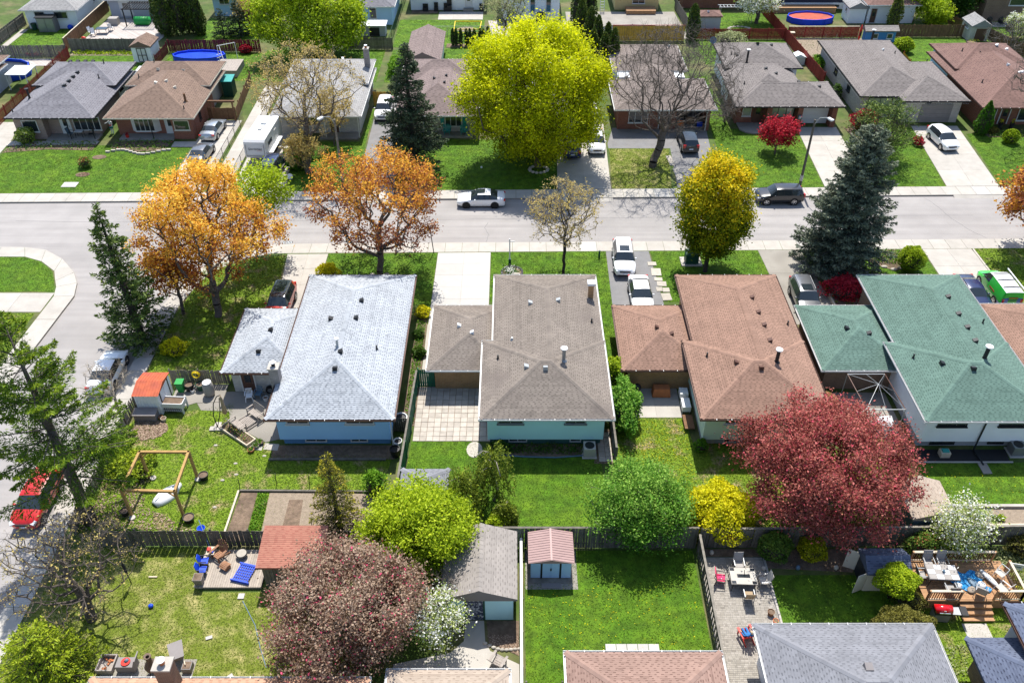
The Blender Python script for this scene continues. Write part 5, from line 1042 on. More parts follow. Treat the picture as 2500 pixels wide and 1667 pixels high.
# ---------------------------------------------------------------- vehicles (own frame: +x forward, z up, origin on the ground)
# station rows: (s from nose 0..1, top height, half-width factor, top half-width factor); intervals carry glass tags for top / side
PROF = {
 'sedan': (4.70, 1.84, .93, .20, [(0, .60, .70, .62), (.025, .70, .86, .80), (.07, .78, .95, .88), (.17, .87, 1, .90), (.285, .95, 1, .86), (.43, 1.39, .99, .70), (.45, 1.41, .99, .70), (.565, 1.43, .99, .70), (.58, 1.43, .99, .70), (.68, 1.41, .99, .69), (.70, 1.40, .99, .69), (.845, 1.10, .98, .78), (.87, 1.08, .97, .84), (.965, 1.04, .92, .82), (.99, .95, .86, .78), (1, .72, .80, .70)],
           {4: 'w', 10: 'r'}, {4, 6, 8, 10}, .645, 2.80),
 'suv': (4.60, 1.88, 1.05, .26, [(0, .78, .74, .66), (.02, .90, .88, .82), (.07, .99, .96, .88), (.16, 1.05, 1, .90), (.255, 1.11, 1, .87), (.385, 1.62, .99, .72), (.41, 1.66, .99, .72), (.535, 1.69, .99, .72), (.55, 1.69, .99, .72), (.70, 1.68, .99, .72), (.715, 1.68, .99, .72), (.87, 1.64, .98, .71), (.925, 1.61, .97, .70), (.98, 1.16, .94, .80), (.995, 1.0, .90, .78), (1, .70, .82, .72)],
         {4: 'w', 12: 'r'}, {4, 6, 8, 10}, .72, 2.72),
 'mpv': (4.45, 1.82, 1.02, .22, [(0, .66, .70, .60), (.025, .80, .87, .80), (.08, .93, .96, .86), (.15, 1.02, 1, .88), (.215, 1.09, 1, .86), (.385, 1.56, .99, .72), (.41, 1.60, .99, .72), (.545, 1.63, .99, .72), (.56, 1.63, .99, .72), (.71, 1.60, .99, .71), (.725, 1.60, .99, .71), (.88, 1.52, .97, .69), (.93, 1.47, .96, .68), (.985, 1.08, .92, .78), (.997, .95, .86, .74), (1, .66, .78, .68)],
         {4: 'w', 12: 'r'}, {4, 6, 8, 10}, .68, 2.70),
 'van': (4.75, 1.86, 1.12, .22, [(0, .74, .74, .66), (.02, .88, .88, .82), (.07, 1.0, .96, .88), (.13, 1.08, 1, .90), (.19, 1.15, 1, .88), (.33, 1.72, .99, .80), (.36, 1.80, .99, .80), (.47, 1.86, .99, .80), (.485, 1.86, .99, .80), (.70, 1.86, .99, .80), (.72, 1.86, .99, .80), (.96, 1.84, .985, .79), (.98, 1.80, .98, .78), (.996, 1.30, .96, .86), (.999, 1.1, .94, .86), (1, .55, .92, .86)],
         {4: 'w'}, {4, 6}, .72, 2.9)}
CARS = []
def car(label, x, y, deg, kind, paint, z=.0, name='parked_car', roof_m=None, rear_m=None, rims='rim', sunroof=False, rails=None, scale=1.0, cat='car', group=None):
    L, W, belt, zb, st, top, side, axh, wb = PROF[kind]
    T = thing(name, label, cat, (x, y, z), R(deg), group=group); T.scale = (scale,) * 3
    rings = []
    for s, zt, wf, tf in st:
        X = L / 2 - s * L; w = W / 2 * wf; wt = W / 2 * tf; be = min(belt + .03 * s, zt - .035); lo = zb + (.10 if s in (0, 1) else 0) + (.05 if s < .05 or s > .97 else 0)
        half = [(0, lo), (w * .86, lo), (w * .985, lo + .17), (w, (lo + be) / 2 + .04), (w * .975, be), (wt, zt - .035), (wt * .86, zt + .0), (wt * .45, zt + .018)]
        rings.append([(X, a, b) for a, b in half] + [(X, 0, zt + .024)] + [(X, -a, b) for a, b in half[:0:-1]])
    n = len(rings[0]); V = [p for r in rings for p in r]; G = {}
    def put(g, f): G.setdefault(g, []).append(f)
    for i in range(len(rings) - 1):
        for j in range(n):
            jj = j if j < 8 else n - 1 - j; f = (i * n + j, (i + 1) * n + j, (i + 1) * n + (j + 1) % n, i * n + (j + 1) % n)
            if jj == 4 and i in side: put('side_window', f)
            elif jj == 4 and 4 < i < max(side): put('pillar', f)
            elif jj >= 5 and i in top: put('windshield' if top[i] == 'w' else 'rear_window', f)
            elif jj >= 5 and roof_m and i in range(5, len(st) - 4): put('roof_panel', f)
            elif rear_m and ((i >= 10 and jj <= 2) or (i >= 13 and jj <= 6)): put('rear_wrap', f)
            elif jj == 0 and i not in (): put('underbody', f)
            else: put('body', f)
    put('body', tuple(range(n))); put('rear_wrap' if rear_m else 'body', tuple(range(len(rings) * n - 1, (len(rings) - 1) * n - 1, -1)))
    gm = {'side_window': 'glass', 'windshield': 'glass', 'rear_window': 'glass', 'roof_panel': roof_m, 'rear_wrap': rear_m, 'pillar': 'black_plastic', 'underbody': 'black_plastic', 'body': paint}
    for g, F in G.items():
        if g == 'side_window':
            for sgn in (1, -1):
                for i in sorted(side): 
                    FF = [f for f in F if f[0] // n == i and (V[f[0]][1] > 0) == (sgn > 0)]
                    sub(V, FF, 'side_window', 'glass', T)
        else: sub(V, F, g, gm[g], T)
    for sx in (1, -1):
        for sy in (1, -1):
            cx = sx * wb / 2 + .05; r = .335 if kind in ('sedan', 'mpv') else .365; yo = W / 2 * 1.0
            MB().cyl((cx, sy * (yo - .25), r), (cx, sy * (yo + .004), r), r + .075, n=20).build('wheel_arch', 'black_plastic', T, local=True)
            w_ = MB().cyl((cx, sy * (yo - .2), r), (cx, sy * (yo + .018), r), r, n=20).build('wheel', 'tyre', T, local=True)
            rm = MB().cyl((cx, sy * (yo + .012), r), (cx, sy * (yo + .024), r), r * .27, n=10)
            for k in range(5): a = k * 1.2566; rm.mbox(Matrix.Translation((cx + math.cos(a) * r * .4, sy * (yo + .019), r + math.sin(a) * r * .4)) @ Matrix.Rotation(-a, 4, 'Y'), r * .62, .012, r * .2)
            rm.lathe([(r * .62, -.002), (r * .7, -.002), (r * .7, .008), (r * .62, .008)], (0, 0, 0), 20)
            q = rm.V[-80:]; rm.V[-80:] = [(cx + p[0], sy * (yo + .018 + p[2]), r + p[1]) for p in q]
            rm.build('rim', rims, w_, local=True)
    fz = .63 if kind == 'sedan' else (.80 if kind in ('suv', 'van') else .76); rz_ = .88 if kind == 'sedan' else 1.02
    for sy in (1, -1):
        MB().mbox(Matrix.Translation((L / 2 - .16, sy * W * .36, fz)) @ Matrix.Rotation(-sy * R(24), 4, 'Z') @ Matrix.Rotation(R(22), 4, 'Y'), .30, .34, .12).build('headlight', 'headlight', T, local=True)
        MB().mbox(Matrix.Translation((-L / 2 + .07, sy * W * .385, rz_)) @ Matrix.Rotation(sy * R(16), 4, 'Z'), .16, .30, .17 if kind == 'sedan' else .34).build('taillight', 'taillight', T, local=True)
        MB().ball((L / 2 - st[4][0] * L - .42, sy * (W / 2 + .06), belt + .06), .09, .11, .07, 8, 5).build('mirror', paint, T, local=True, smooth=True)
    MB().mbox(Matrix.Translation((L / 2 - .03, 0, fz - .10)), .08, W * .5, .16).build('grille', 'black_plastic', T, local=True)
    MB().mbox(Matrix.Translation((L / 2 + .005, 0, fz - .24)), .06, .42, .12).build('licence_plate', 'plate', T, local=True)
    MB().mbox(Matrix.Translation((-L / 2 - .004, 0, .72)), .03, .42, .13).build('licence_plate', 'plate', T, local=True)
    rt = st[7][1] + .026
    if sunroof: MB().mbox(Matrix.Translation((L / 2 - L * .50, 0, rt + .004)), .80, W * .46, .014).build('sunroof', 'glass', T, local=True)
    if rails:
        for sy in (1, -1):
            y_ = sy * W / 2 * .66; MB().bar((L / 2 - L * .44, y_, rt + .03), (L / 2 - L * .86, y_, rt + .0), .035).build('roof_rail', rails, T, local=True)
    return T
def sub(V, F, name, m, T):
    if not F: return
    used = sorted({i for f in F for i in f}); mp = {a: b for b, a in enumerate(used)}
    mb = MB(); mb.V = [V[i] for i in used]; mb.F = [tuple(mp[i] for i in f) for f in F]; mb.v = [.5] * len(F); return mb.build(name, m, T, local=True, smooth=True)
RZ = -.14
car('white sedan with black wheels parked at the far kerb of the street', -3.05, 75.15, 180, 'sedan', 'paint_white', RZ, rims='rim_black', sunroof=True)
car('black suv with silver wheels parked at the far kerb by the lamp post', 26.6, 75.75, 181, 'suv', 'paint_black', RZ)
car('white suv with sunroof parked at the top of the asphalt driveway', 9.95, 64.3, -92, 'suv', 'paint_white', .01, sunroof=True, rails='metal_grey')
car('white sedan parked behind the white suv on the asphalt driveway', 10.85, 58.9, -90, 'sedan', 'paint_white', .01)
car('dark grey suv with open sunroof parked beside the brown roofed house', 24.55, 58.4, -91, 'suv', 'paint_grey', .02, sunroof=True, rails='metal_grey')
car('navy car half hidden beside the green van', 38.9, 59.0, -90, 'sedan', 'paint_navy', .02)
car('red suv with roof bars parked beside the pale grey roofed house', -19.25, 57.6, -92, 'suv', 'paint_red', .02, rails='chrome', roof_m='glass')
car('silver sedan parked before the wooden gate of the red brick house', -33.7, 90.5, 88, 'sedan', 'paint_silver', .02)
car('dark grey car behind the golden maple on the red brick house driveway', -33.4, 84.6, 88, 'sedan', 'paint_grey', .02)
car('navy suv parked behind the white travel trailer', -25.0, 81.7, 84, 'suv', 'paint_navy', .012, rails='chrome')
car('white car beside the dark spruce on the asphalt driveway', -15.0, 95.6, -90, 'suv', 'paint_white', .012)
car('white car under the edge of the yellow maple', 9.2, 87.2, -90, 'mpv', 'paint_white', .02)
car('dark navy car shaded under the yellow maple', 6.5, 86.2, 90, 'suv', 'paint_navy', .02)
car('black suv parked at the open garage behind the bare tree', 19.35, 87.5, 90, 'suv', 'paint_black', .012, roof_m='glass')
car('white hatchback parked before the grey garage door', 47.6, 88.0, -84, 'mpv', 'paint_white', .02)
car('white sedan parked on the side street by the leaning fence', -30.65, 49.3, 92, 'sedan', 'paint_white', RZ)
car('red hatchback parked under the leaning pine on the side street', -30.6, 36.7, -90, 'mpv', 'paint_red', RZ)
VAN = car('bright green van with white roof rack and blue rear wrap', 41.35, 59.7, 90, 'van', 'paint_green', .02, name='delivery_van', roof_m='white_paint', rear_m='paint_blue_grad', cat='van')
for xx in (.35, -.55, -1.6): MB().bar((xx, -.72, 1.93), (xx, .72, 1.93), .05).build('roof_rack', 'metal_black', VAN, local=True)
MB().bar((1.0, -.80, 1.97), (-2.1, -.80, 1.97), .08).bar((-2.1, -.80, 1.97), (-2.15, -.95, 2.3), .07).build('ladder_rail', 'metal_white', VAN, local=True)
for z_, w_, m_ in ((1.32, .75, 'red_print'), (1.15, .8, 'dark_print'), (1.02, .7, 'dark_print')): MB().mbox(Matrix.Translation((-2.385, 0, z_)), .012, w_, .09 if m_ == 'red_print' else .045).build('rear_lettering', m_, VAN, local=True)
MB().mbox(Matrix.Translation((-.6, .935, 1.0)), .9, .012, .12).build('side_lettering', 'red_print', VAN, local=True)

def text_mesh(s, size, m, parent, M, name='lettering', font_shear=.25, ext=.004):
    cu = bpy.data.curves.new('txt', 'FONT'); cu.body = s; cu.size = size; cu.align_x = 'CENTER'; cu.shear = font_shear; cu.extrude = ext
    t = bpy.data.objects.new('txt', cu); COL.objects.link(t); bpy.context.view_layer.update()
    me = bpy.data.meshes.new_from_object(t.evaluated_get(bpy.context.evaluated_depsgraph_get())); bpy.data.objects.remove(t); bpy.data.curves.remove(cu)
    me.transform(M); return mkobj(name, me, m, parent)
# travel trailer
T = thing('travel_trailer', 'white travel trailer with lettered front wall parked in the driveway', 'trailer', (-26.9, 86.2, 0), R(-3))
pr = [(-3.0, .75), (-3.15, 1.2), (-3.05, 2.55), (-2.8, 2.75), (3.0, 2.75), (3.1, 2.6), (3.1, .6), (-2.6, .55)]
pr = [(b[0], b[1]) for b in pr]
MB().loft([[(sx * 1.14, a, z_) for a, z_ in pr] for sx in (-1, 1)]).build('body', 'white_paint', T, local=True)
MB().box(-1.1, 1.1, -2.7, 3.0, 2.752, 2.78).build('roof_membrane', 'white_plastic', T, local=True)
MB().box(-.25, .15, -.6, -.2, 2.78, 2.9).build('roof_hatch', 'galv', T, local=True); MB().box(-.3, .3, .8, 1.5, 2.78, 2.98).build('air_conditioner', 'white_plastic', T, local=True)
MB().box(1.141, 1.17, -2.0, -.7, 1.35, 2.1).build('side_window', 'glass', T, local=True); MB().box(1.141, 1.18, .4, 1.1, .65, 2.3).build('door', 'white_trim', T, local=True); MB().box(1.16, 1.6, -2.3, 1.6, 1.02, 1.08).build('awning_step', 'white_plastic', T, local=True)
M = Matrix.Translation((0, -3.12, 1.72)) @ Matrix.Rotation(R(90), 4, 'X')
text_mesh('Sportsmen', .34, 'dark_print', T, Matrix.Translation((0, -3.14, 1.72)) @ Matrix.Rotation(R(86), 4, 'X'))
MB().mbox(Matrix.Translation((.45, -3.14, 1.62)), .5, .01, .025).build('stripe', 'red_print', T, local=True)
MB().box(-1.0, 1.0, -3.19, -3.16, 1.0, 1.06).box(-1.0, -.94, -3.15, -3.11, 1.06, 2.3).box(.94, 1.0, -3.15, -3.11, 1.06, 2.3).build('front_trim', 'metal_grey', T, local=True)
for sx in (-1, 1):
    for yy in (.1, .85): MB().cyl((sx * .9, yy, .33), (sx * 1.13, yy, .33), .33, n=16).build('wheel', 'tyre', T, local=True)
MB().bar((-.8, -2.6, .5), (0, -4.2, .5), .1).bar((.8, -2.6, .5), (0, -4.2, .5), .1).cyl((0, -4.1, 0), (0, -4.1, .6), .04).build('hitch', 'metal_black', T, local=True)
# ---------------------------------------------------------------- fences
def fence(label, p0, p1, h, m, bw=.14, gap=.012, style='board', rail=None, post='wood_grey', cap=None, lean=.0, z=0, posts=2.4, jit=.03, group=None, tilt=0, name='board_fence'):
    p0 = Vector(p0); p1 = Vector(p1); d = p1 - p0; L = d.length; T = thing(name, label, 'fence', (*p0, z), math.atan2(d.y, d.x), group=group)
    n = int(L / (bw + gap)); step = L / n
    if style == 'picket': me = MB().add([(-bw / 2, -.01, 0), (bw / 2, -.01, 0), (bw / 2, -.01, h - .08), (0, -.01, h), (-bw / 2, -.01, h - .08), (-bw / 2, .01, 0), (bw / 2, .01, 0), (bw / 2, .01, h - .08), (0, .01, h), (-bw / 2, .01, h - .08)], [(0, 1, 2, 3, 4), (9, 8, 7, 6, 5), (0, 5, 6, 1), (1, 6, 7, 2), (2, 7, 8, 3), (3, 8, 9, 4), (4, 9, 5, 0)]).mesh('board')
    else: me = MB().box(-bw / 2, bw / 2, -.011, .011, .04, h).mesh('board')
    me.materials.append(MATS[m])
    for i in range(n):
        o = bpy.data.objects.new('board', me); COL.objects.link(o); o.parent = T
        side = .035 if style != 'shadow' else (.035 if i % 2 else -.035)
        o.location = ((i + .5) * step, -side, random.uniform(-jit, jit)); o.rotation_euler = (random.uniform(-lean, lean) * .5, random.uniform(-lean, lean) + tilt, 0)
    for zz in (h * .25, h * .8): MB().box(0, L, -.02, .02, zz - .04, zz + .04).build('rail', rail or m, T, local=True)
    k = max(1, round(L / posts))
    pm = MB().box(-.045, .045, .022, .112, -.1, h + .06).mesh('post'); pm.materials.append(MATS[post])
    for i in range(k + 1): o = bpy.data.objects.new('post', pm); COL.objects.link(o); o.parent = T; o.location = (min(max(L * i / k, .05), L - .05), 0, 0)
    if cap: MB().box(0, L, -.07, .07, h + .062, h + .1).build('cap_rail', cap, T, local=True)
    return T
def chain(label, pts, h=1.2, m='galv', wire=.30, posts=2.5):
    T = thing('chain_link_fence', label, 'fence', (*pts[0], 0)); w = MB(); rl = MB(); ps = MB()
    for a, b in zip(pts[:-1], pts[1:]):
        a = Vector((*a, 0)); b = Vector((*b, 0)); L = (b - a).length; u = (b - a) / L; rl.cyl(a + Vector((0, 0, h)), b + Vector((0, 0, h)), .025, n=6)
        for i in range(int(L / posts) + 1): p = a + u * min(L, i * posts); MB().cyl(p - Vector((0, 0, .1)), p + Vector((0, 0, h + .05)), .032, n=7).build('post', m, T)
        k = int(L / wire)
        for i in range(k):
            p = a + u * i * wire; q = p + u * wire
            for j in range(int(h / wire)): z0 = Vector((0, 0, j * wire)); z1 = Vector((0, 0, (j + 1) * wire)); w.bar(p + z0, q + z1, .008); w.bar(q + z0, p + z1, .008)
    rl.build('top_rail', m, T); w.build('wire_mesh', m, T); return T
fence('weathered board fence with bright gaps between the weedy garden and dry lawn', (-25.3, 33.35), (-9.2, 33.35), 1.5, 'wood_dark', .24, .028, lean=.02, post='wood_grey', rail='wood_dark')
fence('leaning grey board fence along the side street pavement', (-27.35, 46.0), (-27.35, 34.2), 1.25, 'wood_grey', .14, .035, lean=.10, tilt=.08, rail='wood_dark')
fence('grey board fence between the orange-roofed shed and the pale garage', (-25.6, 48.35), (-21.2, 48.3), 1.35, 'wood_grey', .14, .02, lean=.03)
fence('green painted board fence with grey cap between the blue and aqua houses', (-7.05, 47.9), (-7.45, 33.6), 1.6, 'green_paint', .14, .01, style='shadow', cap='wood_grey', post='green_paint')
fence('green painted board gate beside the tan brick garage', (-7.0, 47.95), (-5.75, 47.95), 1.75, 'green_paint', .14, .008, post='green_paint', name='board_gate')
fence('long dark weathered board fence behind the aqua house lawn', (-9.0, 33.25), (11.3, 33.2), 1.85, 'wood_dark', .15, .012, lean=.012, cap='wood_grey', posts=2.6)
fence('long board fence behind the crimson crabapple and the patio', (11.45, 33.2), (40, 33.55), 1.75, 'wood_dark', .17, .02, lean=.02, posts=2.6, cap='wood_grey')
fence('dark narrow board fence with white post caps beside the gable shed', (.55, 33.0), (.5, 22.5), 1.15, 'wood_dark', .13, .01, posts=2.0, cap='white_trim')
fence('short black board fence at the corner of the dandelion lawn', (.7, 23.7), (2.7, 23.7), 1.1, 'wood_dark', .12, .01, posts=1.9, post='wood_dark')
fence('tall weathered board fence between the dandelion lawn and the paver patio', (11.35, 33.0), (11.2, 20.5), 1.5, 'wood_dark', .15, .03, style='shadow', posts=2.2, cap='wood_grey')
fence('low grey fence beside the aqua house path', (7.0, 45.4), (7.0, 40.2), 1.5, 'wood_grey', .14, .02, style='shadow', cap='wood_grey')
fence('dark board fence beside the shaded path of the brown garage', (22.1, 54.5), (22.1, 42.2), 1.4, 'wood_dark', .14, .012)
fence('short dark fence beside the pale blue house by the bins', (-8.4, 43.3), (-7.2, 43.3), 1.3, 'wood_dark', .13, .012)
fence('red picket fence along the slate-grey roofed house', (-59.0, 92.5), (-59.2, 113.6), 1.5, 'wood_red', .10, .06, style='picket', rail='wood_red', post='wood_red')
fence('grey shadow-board fence behind the far left pool', (-71, 113.0), (-59.2, 113.2), 1.75, 'wood_grey', .15, .03, lean=.02, post='wood_dark')
fence('grey weathered fence behind the slate-grey roofed house', (-59.9, 115.7), (-50.2, 115.7), 1.7, 'wood_grey', .15, .008)
fence('brown board fence around the stone patio', (-60.6, 115.9), (-60.6, 132), 1.6, 'wood_brown', .15, .008, cap='wood_pale')
fence('grey board fence beside the pale garden path of the white clapboard house', (-70.5, 126), (-70.6, 113.4), 1.7, 'wood_grey', .15, .01)
fence('maroon board fence behind the blue pool', (-46.4, 115.3), (-34.0, 115.4), 1.65, 'wood_maroon', .15, .02, lean=.03, post='wood_maroon')
fence('short maroon picket fence beside the white shed', (-46.6, 110.6), (-46.5, 115.2), 1.4, 'wood_maroon', .1, .05, style='picket', post='wood_maroon')
fence('brown board gate with overhead beam beside the red brick house', (-35.2, 94.1), (-32.0, 94.1), 1.5, 'wood_brown', .15, .01, post='wood_brown', name='board_gate')
fence('brown board fence running back from the wooden gate', (-32.0, 94.2), (-32.9, 105), 1.4, 'wood_brown', .15, .01, post='wood_brown')
fence('dark board fence beneath the broad lime tree', (-22.2, 116.3), (-16.2, 116.3), 1.6, 'wood_dark', .15, .01)
fence('golden stained board fence behind the bare tree', (13.9, 119.5), (23.9, 119.5), 2.1, 'wood_gold', .15, .008, post='wood_brown', cap='wood_red')
fence('red board fence behind the mocha roofed house', (25.6, 120.1), (38.2, 120.1), 1.5, 'wood_red', .15, .02, post='wood_red', rail='wood_red')
fence('red board fence running down between the mocha house and the bungalow', (37.4, 131), (39.0, 104.2), 1.6, 'wood_red', .15, .015, post='wood_red', rail='wood_red')
fence('red board fence with pale top behind the bungalow garden', (38.6, 120.8), (48.5, 120.8), 1.5, 'wood_red', .15, .02, post='wood_red', cap='wood_pale')
fence('dark brown board fence behind the bungalow lawn', (53.8, 121.0), (63.2, 121.0), 1.7, 'wood_brown', .15, .012, post='wood_brown', lean=.02)
fence('brown board fence beside the resin shed', (66.2, 121.3), (69, 112), 1.5, 'wood_brown', .15, .012, post='wood_brown')
fence('yellow and red little picket fence beside the lime shrub', (52.2, 113.4), (52.0, 107.8), .8, 'wood_gold', .09, .05, style='picket', post='wood_red', rail='wood_red')
fence('grey board fence beside the concrete yard of the yellow house', (24.6, 133), (25.2, 121), 1.7, 'wood_grey', .15, .01)
fence('dark slatted fence before the brown brick house', (62.5, 128.5), (64.6, 124.4), 1.3, 'wood_brown', .1, .07, style='picket', post='wood_brown')
fence('golden board screen between the ash-grey and rose-brown houses', (-16.6, 98.2), (-14.4, 98.2), 1.7, 'wood_gold', .15, .01)
chain('black chain-link fence with dark posts between the two driveways', [(-31.15, 79.6), (-31.1, 93.8)], 1.2, 'metal_black')
chain('second chain-link fence beside the white trailer driveway', [(-28.75, 80.5), (-28.8, 101)], 1.2, 'metal_black')
chain('green privacy chain-link fence beside the long white house', [(-16.75, 117), (-16.4, 138)], 1.6, 'green_dark', .3)
chain('galvanised chain-link fence round the lawn of the rose-brown house', [(-11.6, 121.6), (-2.9, 121.6), (-2.8, 116.6)], 1.3, 'galv')
# overhead beam at the gate
T = thing('gate_arbor', 'brown timber beam on posts above the wooden gate', 'arbor', (-33.2, 93.8, 0))
for x in (-34.6, -32.1): box('post', 'wood_brown', T, x - .08, x + .08, 93.75, 93.9, 0, 2.3)
box('beam', 'wood_brown', T, -34.9, -31.8, 93.7, 93.95, 2.3, 2.5)

# ---------------------------------------------------------------- sheds
def shed(label, x0, x1, y0, y1, hw, p, key, wallm, g='gy', ov=.18, siding=0, gut=None, name='garden_shed'):
    H = thing(name, label, 'shed', ((x0 + x1) / 2, (y0 + y1) / 2, 0)); r, _ = roof(H, x0 - ov, x1 + ov, y0 - ov, y1 + ov, hw + .14, p, key, g, gutter=gut, course=.14, cell=.22)
    walls(H, x0, x1, y0, y1, 0, hw, wallm, siding=siding)
    xc = (x0 + x1) / 2
    if g == 'gy':
        k = hw + .13
        for yy in (y0, y1 - .05): MB().add([(x0, yy, hw - .01), (x1, yy, hw - .01), (xc, yy, k + p * (x1 - x0) / 2), (x0, yy + .05, hw - .01), (x1, yy + .05, hw - .01), (xc, yy + .05, k + p * (x1 - x0) / 2)], [(0, 1, 2), (5, 4, 3), (0, 3, 4, 1), (1, 4, 5, 2), (2, 5, 3, 0)]).build('gable', wallm, H)
    return H, r
H, r = shed('green-walled gable shed with weathered grey roof and mosaic door', -3.7, .05, 28.2, 32.4, 2.15, .36, 'weather', 'siding_teal', ov=.25, siding=.16)
door(H, 'S', -2.1, 28.2, .05, .95, 1.95, 'mosaic', 'green_dark', lite=False)
H, r = shed('red-brown shingle roofed shed with grey board walls at the small deck', -14.5, -11.2, 30.4, 32.7, 2.0, .12, 'redtile', 'wood_grey', 'mono', ov=.25)
for i in range(16): box('wall_board', 'wood_grey', H, -14.5 + i * .206, -14.5 + i * .206 + .19, 30.365, 30.395, 0, 2.0)
H = thing('garden_shed', 'small shed with pink metal roof and pale blue double doors', 'shed', (2.3, 31.8, 0)); walls(H, 1.1, 3.5, 31.0, 32.9, .05, 1.75, 'siding_sky')
MB().add([(.95, 30.75, 1.74), (3.65, 30.75, 1.74), (3.65, 33.05, 1.74), (.95, 33.05, 1.74), (2.3, 30.75, 2.05), (2.3, 33.05, 2.05)], [(0, 4, 5, 3), (1, 2, 5, 4), (0, 1, 4), (2, 3, 5), (3, 2, 1, 0)]).build('roof', 'pink_metal', H)
for i in range(13): 
    for sx in (-1, 1): MB().bar((2.3 + sx * .02, 30.8 + i * .18, 2.063), (2.3 + sx * 1.33, 30.8 + i * .18, 1.757), .02, .02).build('roof_rib', 'pink_metal', H)
box('ridge_strip', 'pink_metal', H, 2.24, 2.36, 30.74, 33.06, 2.05, 2.085)
for a, b in ((1.13, 1.68), (1.80, 2.28), (2.32, 2.80), (2.92, 3.47)): box('door_panel', 'siding_sky', H, a, b, 30.955, 30.99, .1, 1.66)
for x in (1.74, 2.86): box('door_track', 'black_trim', H, x - .05, x + .05, 30.94, 30.985, .06, 1.74)
box('door_handle', 'black_trim', H, 2.26, 2.34, 30.92, 30.953, .8, 1.0); box('floor', 'wood_grey', H, .95, 3.65, 30.6, 33.0, .005, .045)
sheet('paving_slab', [(.8, 30.2), (3.9, 30.2), (3.9, 33.0), (.8, 33.0)], 'concrete_old', .015); box('door_mat', 'grey_resin', None, 1.75, 2.9, 30.25, 30.6, .02, .05, origin=(2.3, 30.4, .02), label='grey ramp mat before the pale blue shed doors', cat='mat')
H = thing('garden_shed', 'metal shed with rusty orange roof and white sliding doors', 'shed', (-26, 46.2, 0)); walls(H, -26.9, -25.2, 45.0, 47.4, 0, 1.85, 'siding_white')
MB().add([(-27, 44.9, 1.85), (-25.1, 44.9, 1.85), (-25.1, 47.5, 1.85), (-27, 47.5, 1.85), (-27, 46.2, 2.15), (-25.1, 46.2, 2.15)], [(0, 1, 5, 4), (2, 3, 4, 5), (1, 2, 5), (3, 0, 4), (3, 2, 1, 0)]).build('roof', 'steel_orange', H)
for i in range(9):
    x = -26.9 + i * .21; MB().bar((x, 44.92, 1.865), (x, 46.2, 2.165), .025, .02).bar((x, 47.48, 1.865), (x, 46.2, 2.165), .025, .02).build('roof_rib', 'steel_orange', H)
for y in (45.4, 46.15): box('door_panel', 'siding_white', H, -25.2, -25.16, y, y + .68, .06, 1.75)
for y in (45.3, 46.9): box('door_track', 'black_trim', H, -25.2, -25.155, y, y + .09, .03, 1.84)
for i in range(8): box('wall_rib', 'siding_white', H, -26.85 + i * .22, -26.75 + i * .22, 44.965, 44.999, .05, 1.8)
H, r = shed('dark blue gambrel shed with open beige double doors in the crabapple shade', 20.6, 22.9, 30.1, 31.6, 1.7, .55, 'navy', 'cream_trim', 'gx', ov=.15)
MB().add([(20.6, 30.1, 1.69), (20.6, 31.6, 1.69), (20.6, 30.85, 2.2), (20.64, 30.1, 1.69), (20.64, 31.6, 1.69), (20.64, 30.85, 2.2)], [(0, 2, 1), (3, 4, 5), (0, 1, 4, 3), (0, 3, 5, 2), (1, 2, 5, 4)]).build('gable', 'cream_trim', H)
box('doorway_shade', 'black_trim', H, 20.57, 20.597, 30.2, 31.5, .05, 1.65)  # black panel on the wall, painted for the shade inside the open shed
for y, a in ((30.15, 1), (31.55, -1)): MB().bar((20.58, y, .9), (19.95, y - a * .25, .9), .04, 1.6).build('open_door', 'cream_trim', H)
H, r = shed('shed with tan shingle roof and blue gable behind the crimson crabapple', 24.6, 26.9, 34.0, 36.6, 1.9, .34, 'sand', 'blue_slate', ov=.25)
H = thing('gazebo', 'small garden gazebo with blue-grey hip roof behind the lime shrub tree', 'gazebo', (-5.6, 36.2, 0)); roof(H, -7.1, -4.0, 34.7, 37.8, 2.1, .5, 'grey', gutter=None)
for x in (-6.7, -4.6):
    for y in (35.1, 37.3): box('post', 'wood_brown', H, x - .05, x + .05, y - .05, y + .05, 0, 1.97)
H, r = shed('white shed with brown gable roof and dark-trimmed double door', -49.9, -47.4, 111.7, 114.8, 2.0, .45, 'coffee', 'siding_white', siding=.2)
box('door', 'white_paint', H, -49.2, -48.1, 111.64, 111.69, .1, 1.85)
for a in (-49.25, -48.69, -48.11): box('door_trim', 'black_trim', H, a, a + .08, 111.6, 111.638, .1, 1.9)
for z in (.1, .95, 1.85): box('door_trim', 'black_trim', H, -49.17, -48.12, 111.57, 111.599, z, z + .07)
H = thing('garden_shed', 'low white flat-roofed shed behind the broad lime tree', 'shed', (-19.6, 122, 0)); walls(H, -21.5, -17.8, 121.3, 123, 0, 1.5, 'siding_grey'); box('roof', 'metal_white', H, -21.7, -17.6, 120.9, 123.2, 1.5, 1.62); box('door', 'black_trim', H, -20, -18.6, 121.25, 121.29, .05, 1.2)
for i in range(10): box('roof_rib', 'metal_white', H, -21.6 + i * .42, -21.55 + i * .42, 120.9, 123.2, 1.622, 1.65)
H = thing('storage_cabinet', 'tall grey-green storage cabinet against the white clapboard house', 'cabinet', (-66, 123.4, 0)); box('body', 'grey_resin', H, -67.2, -64.8, 122.9, 124.2, 0, 2.0); box('lid', 'black_trim', H, -67.3, -64.7, 122.7, 124.25, 2.0, 2.12)
for x in (-67.1, -65.95): box('door', 'metal_grey', H, x, x + 1.05, 122.86, 122.895, .1, 1.9)
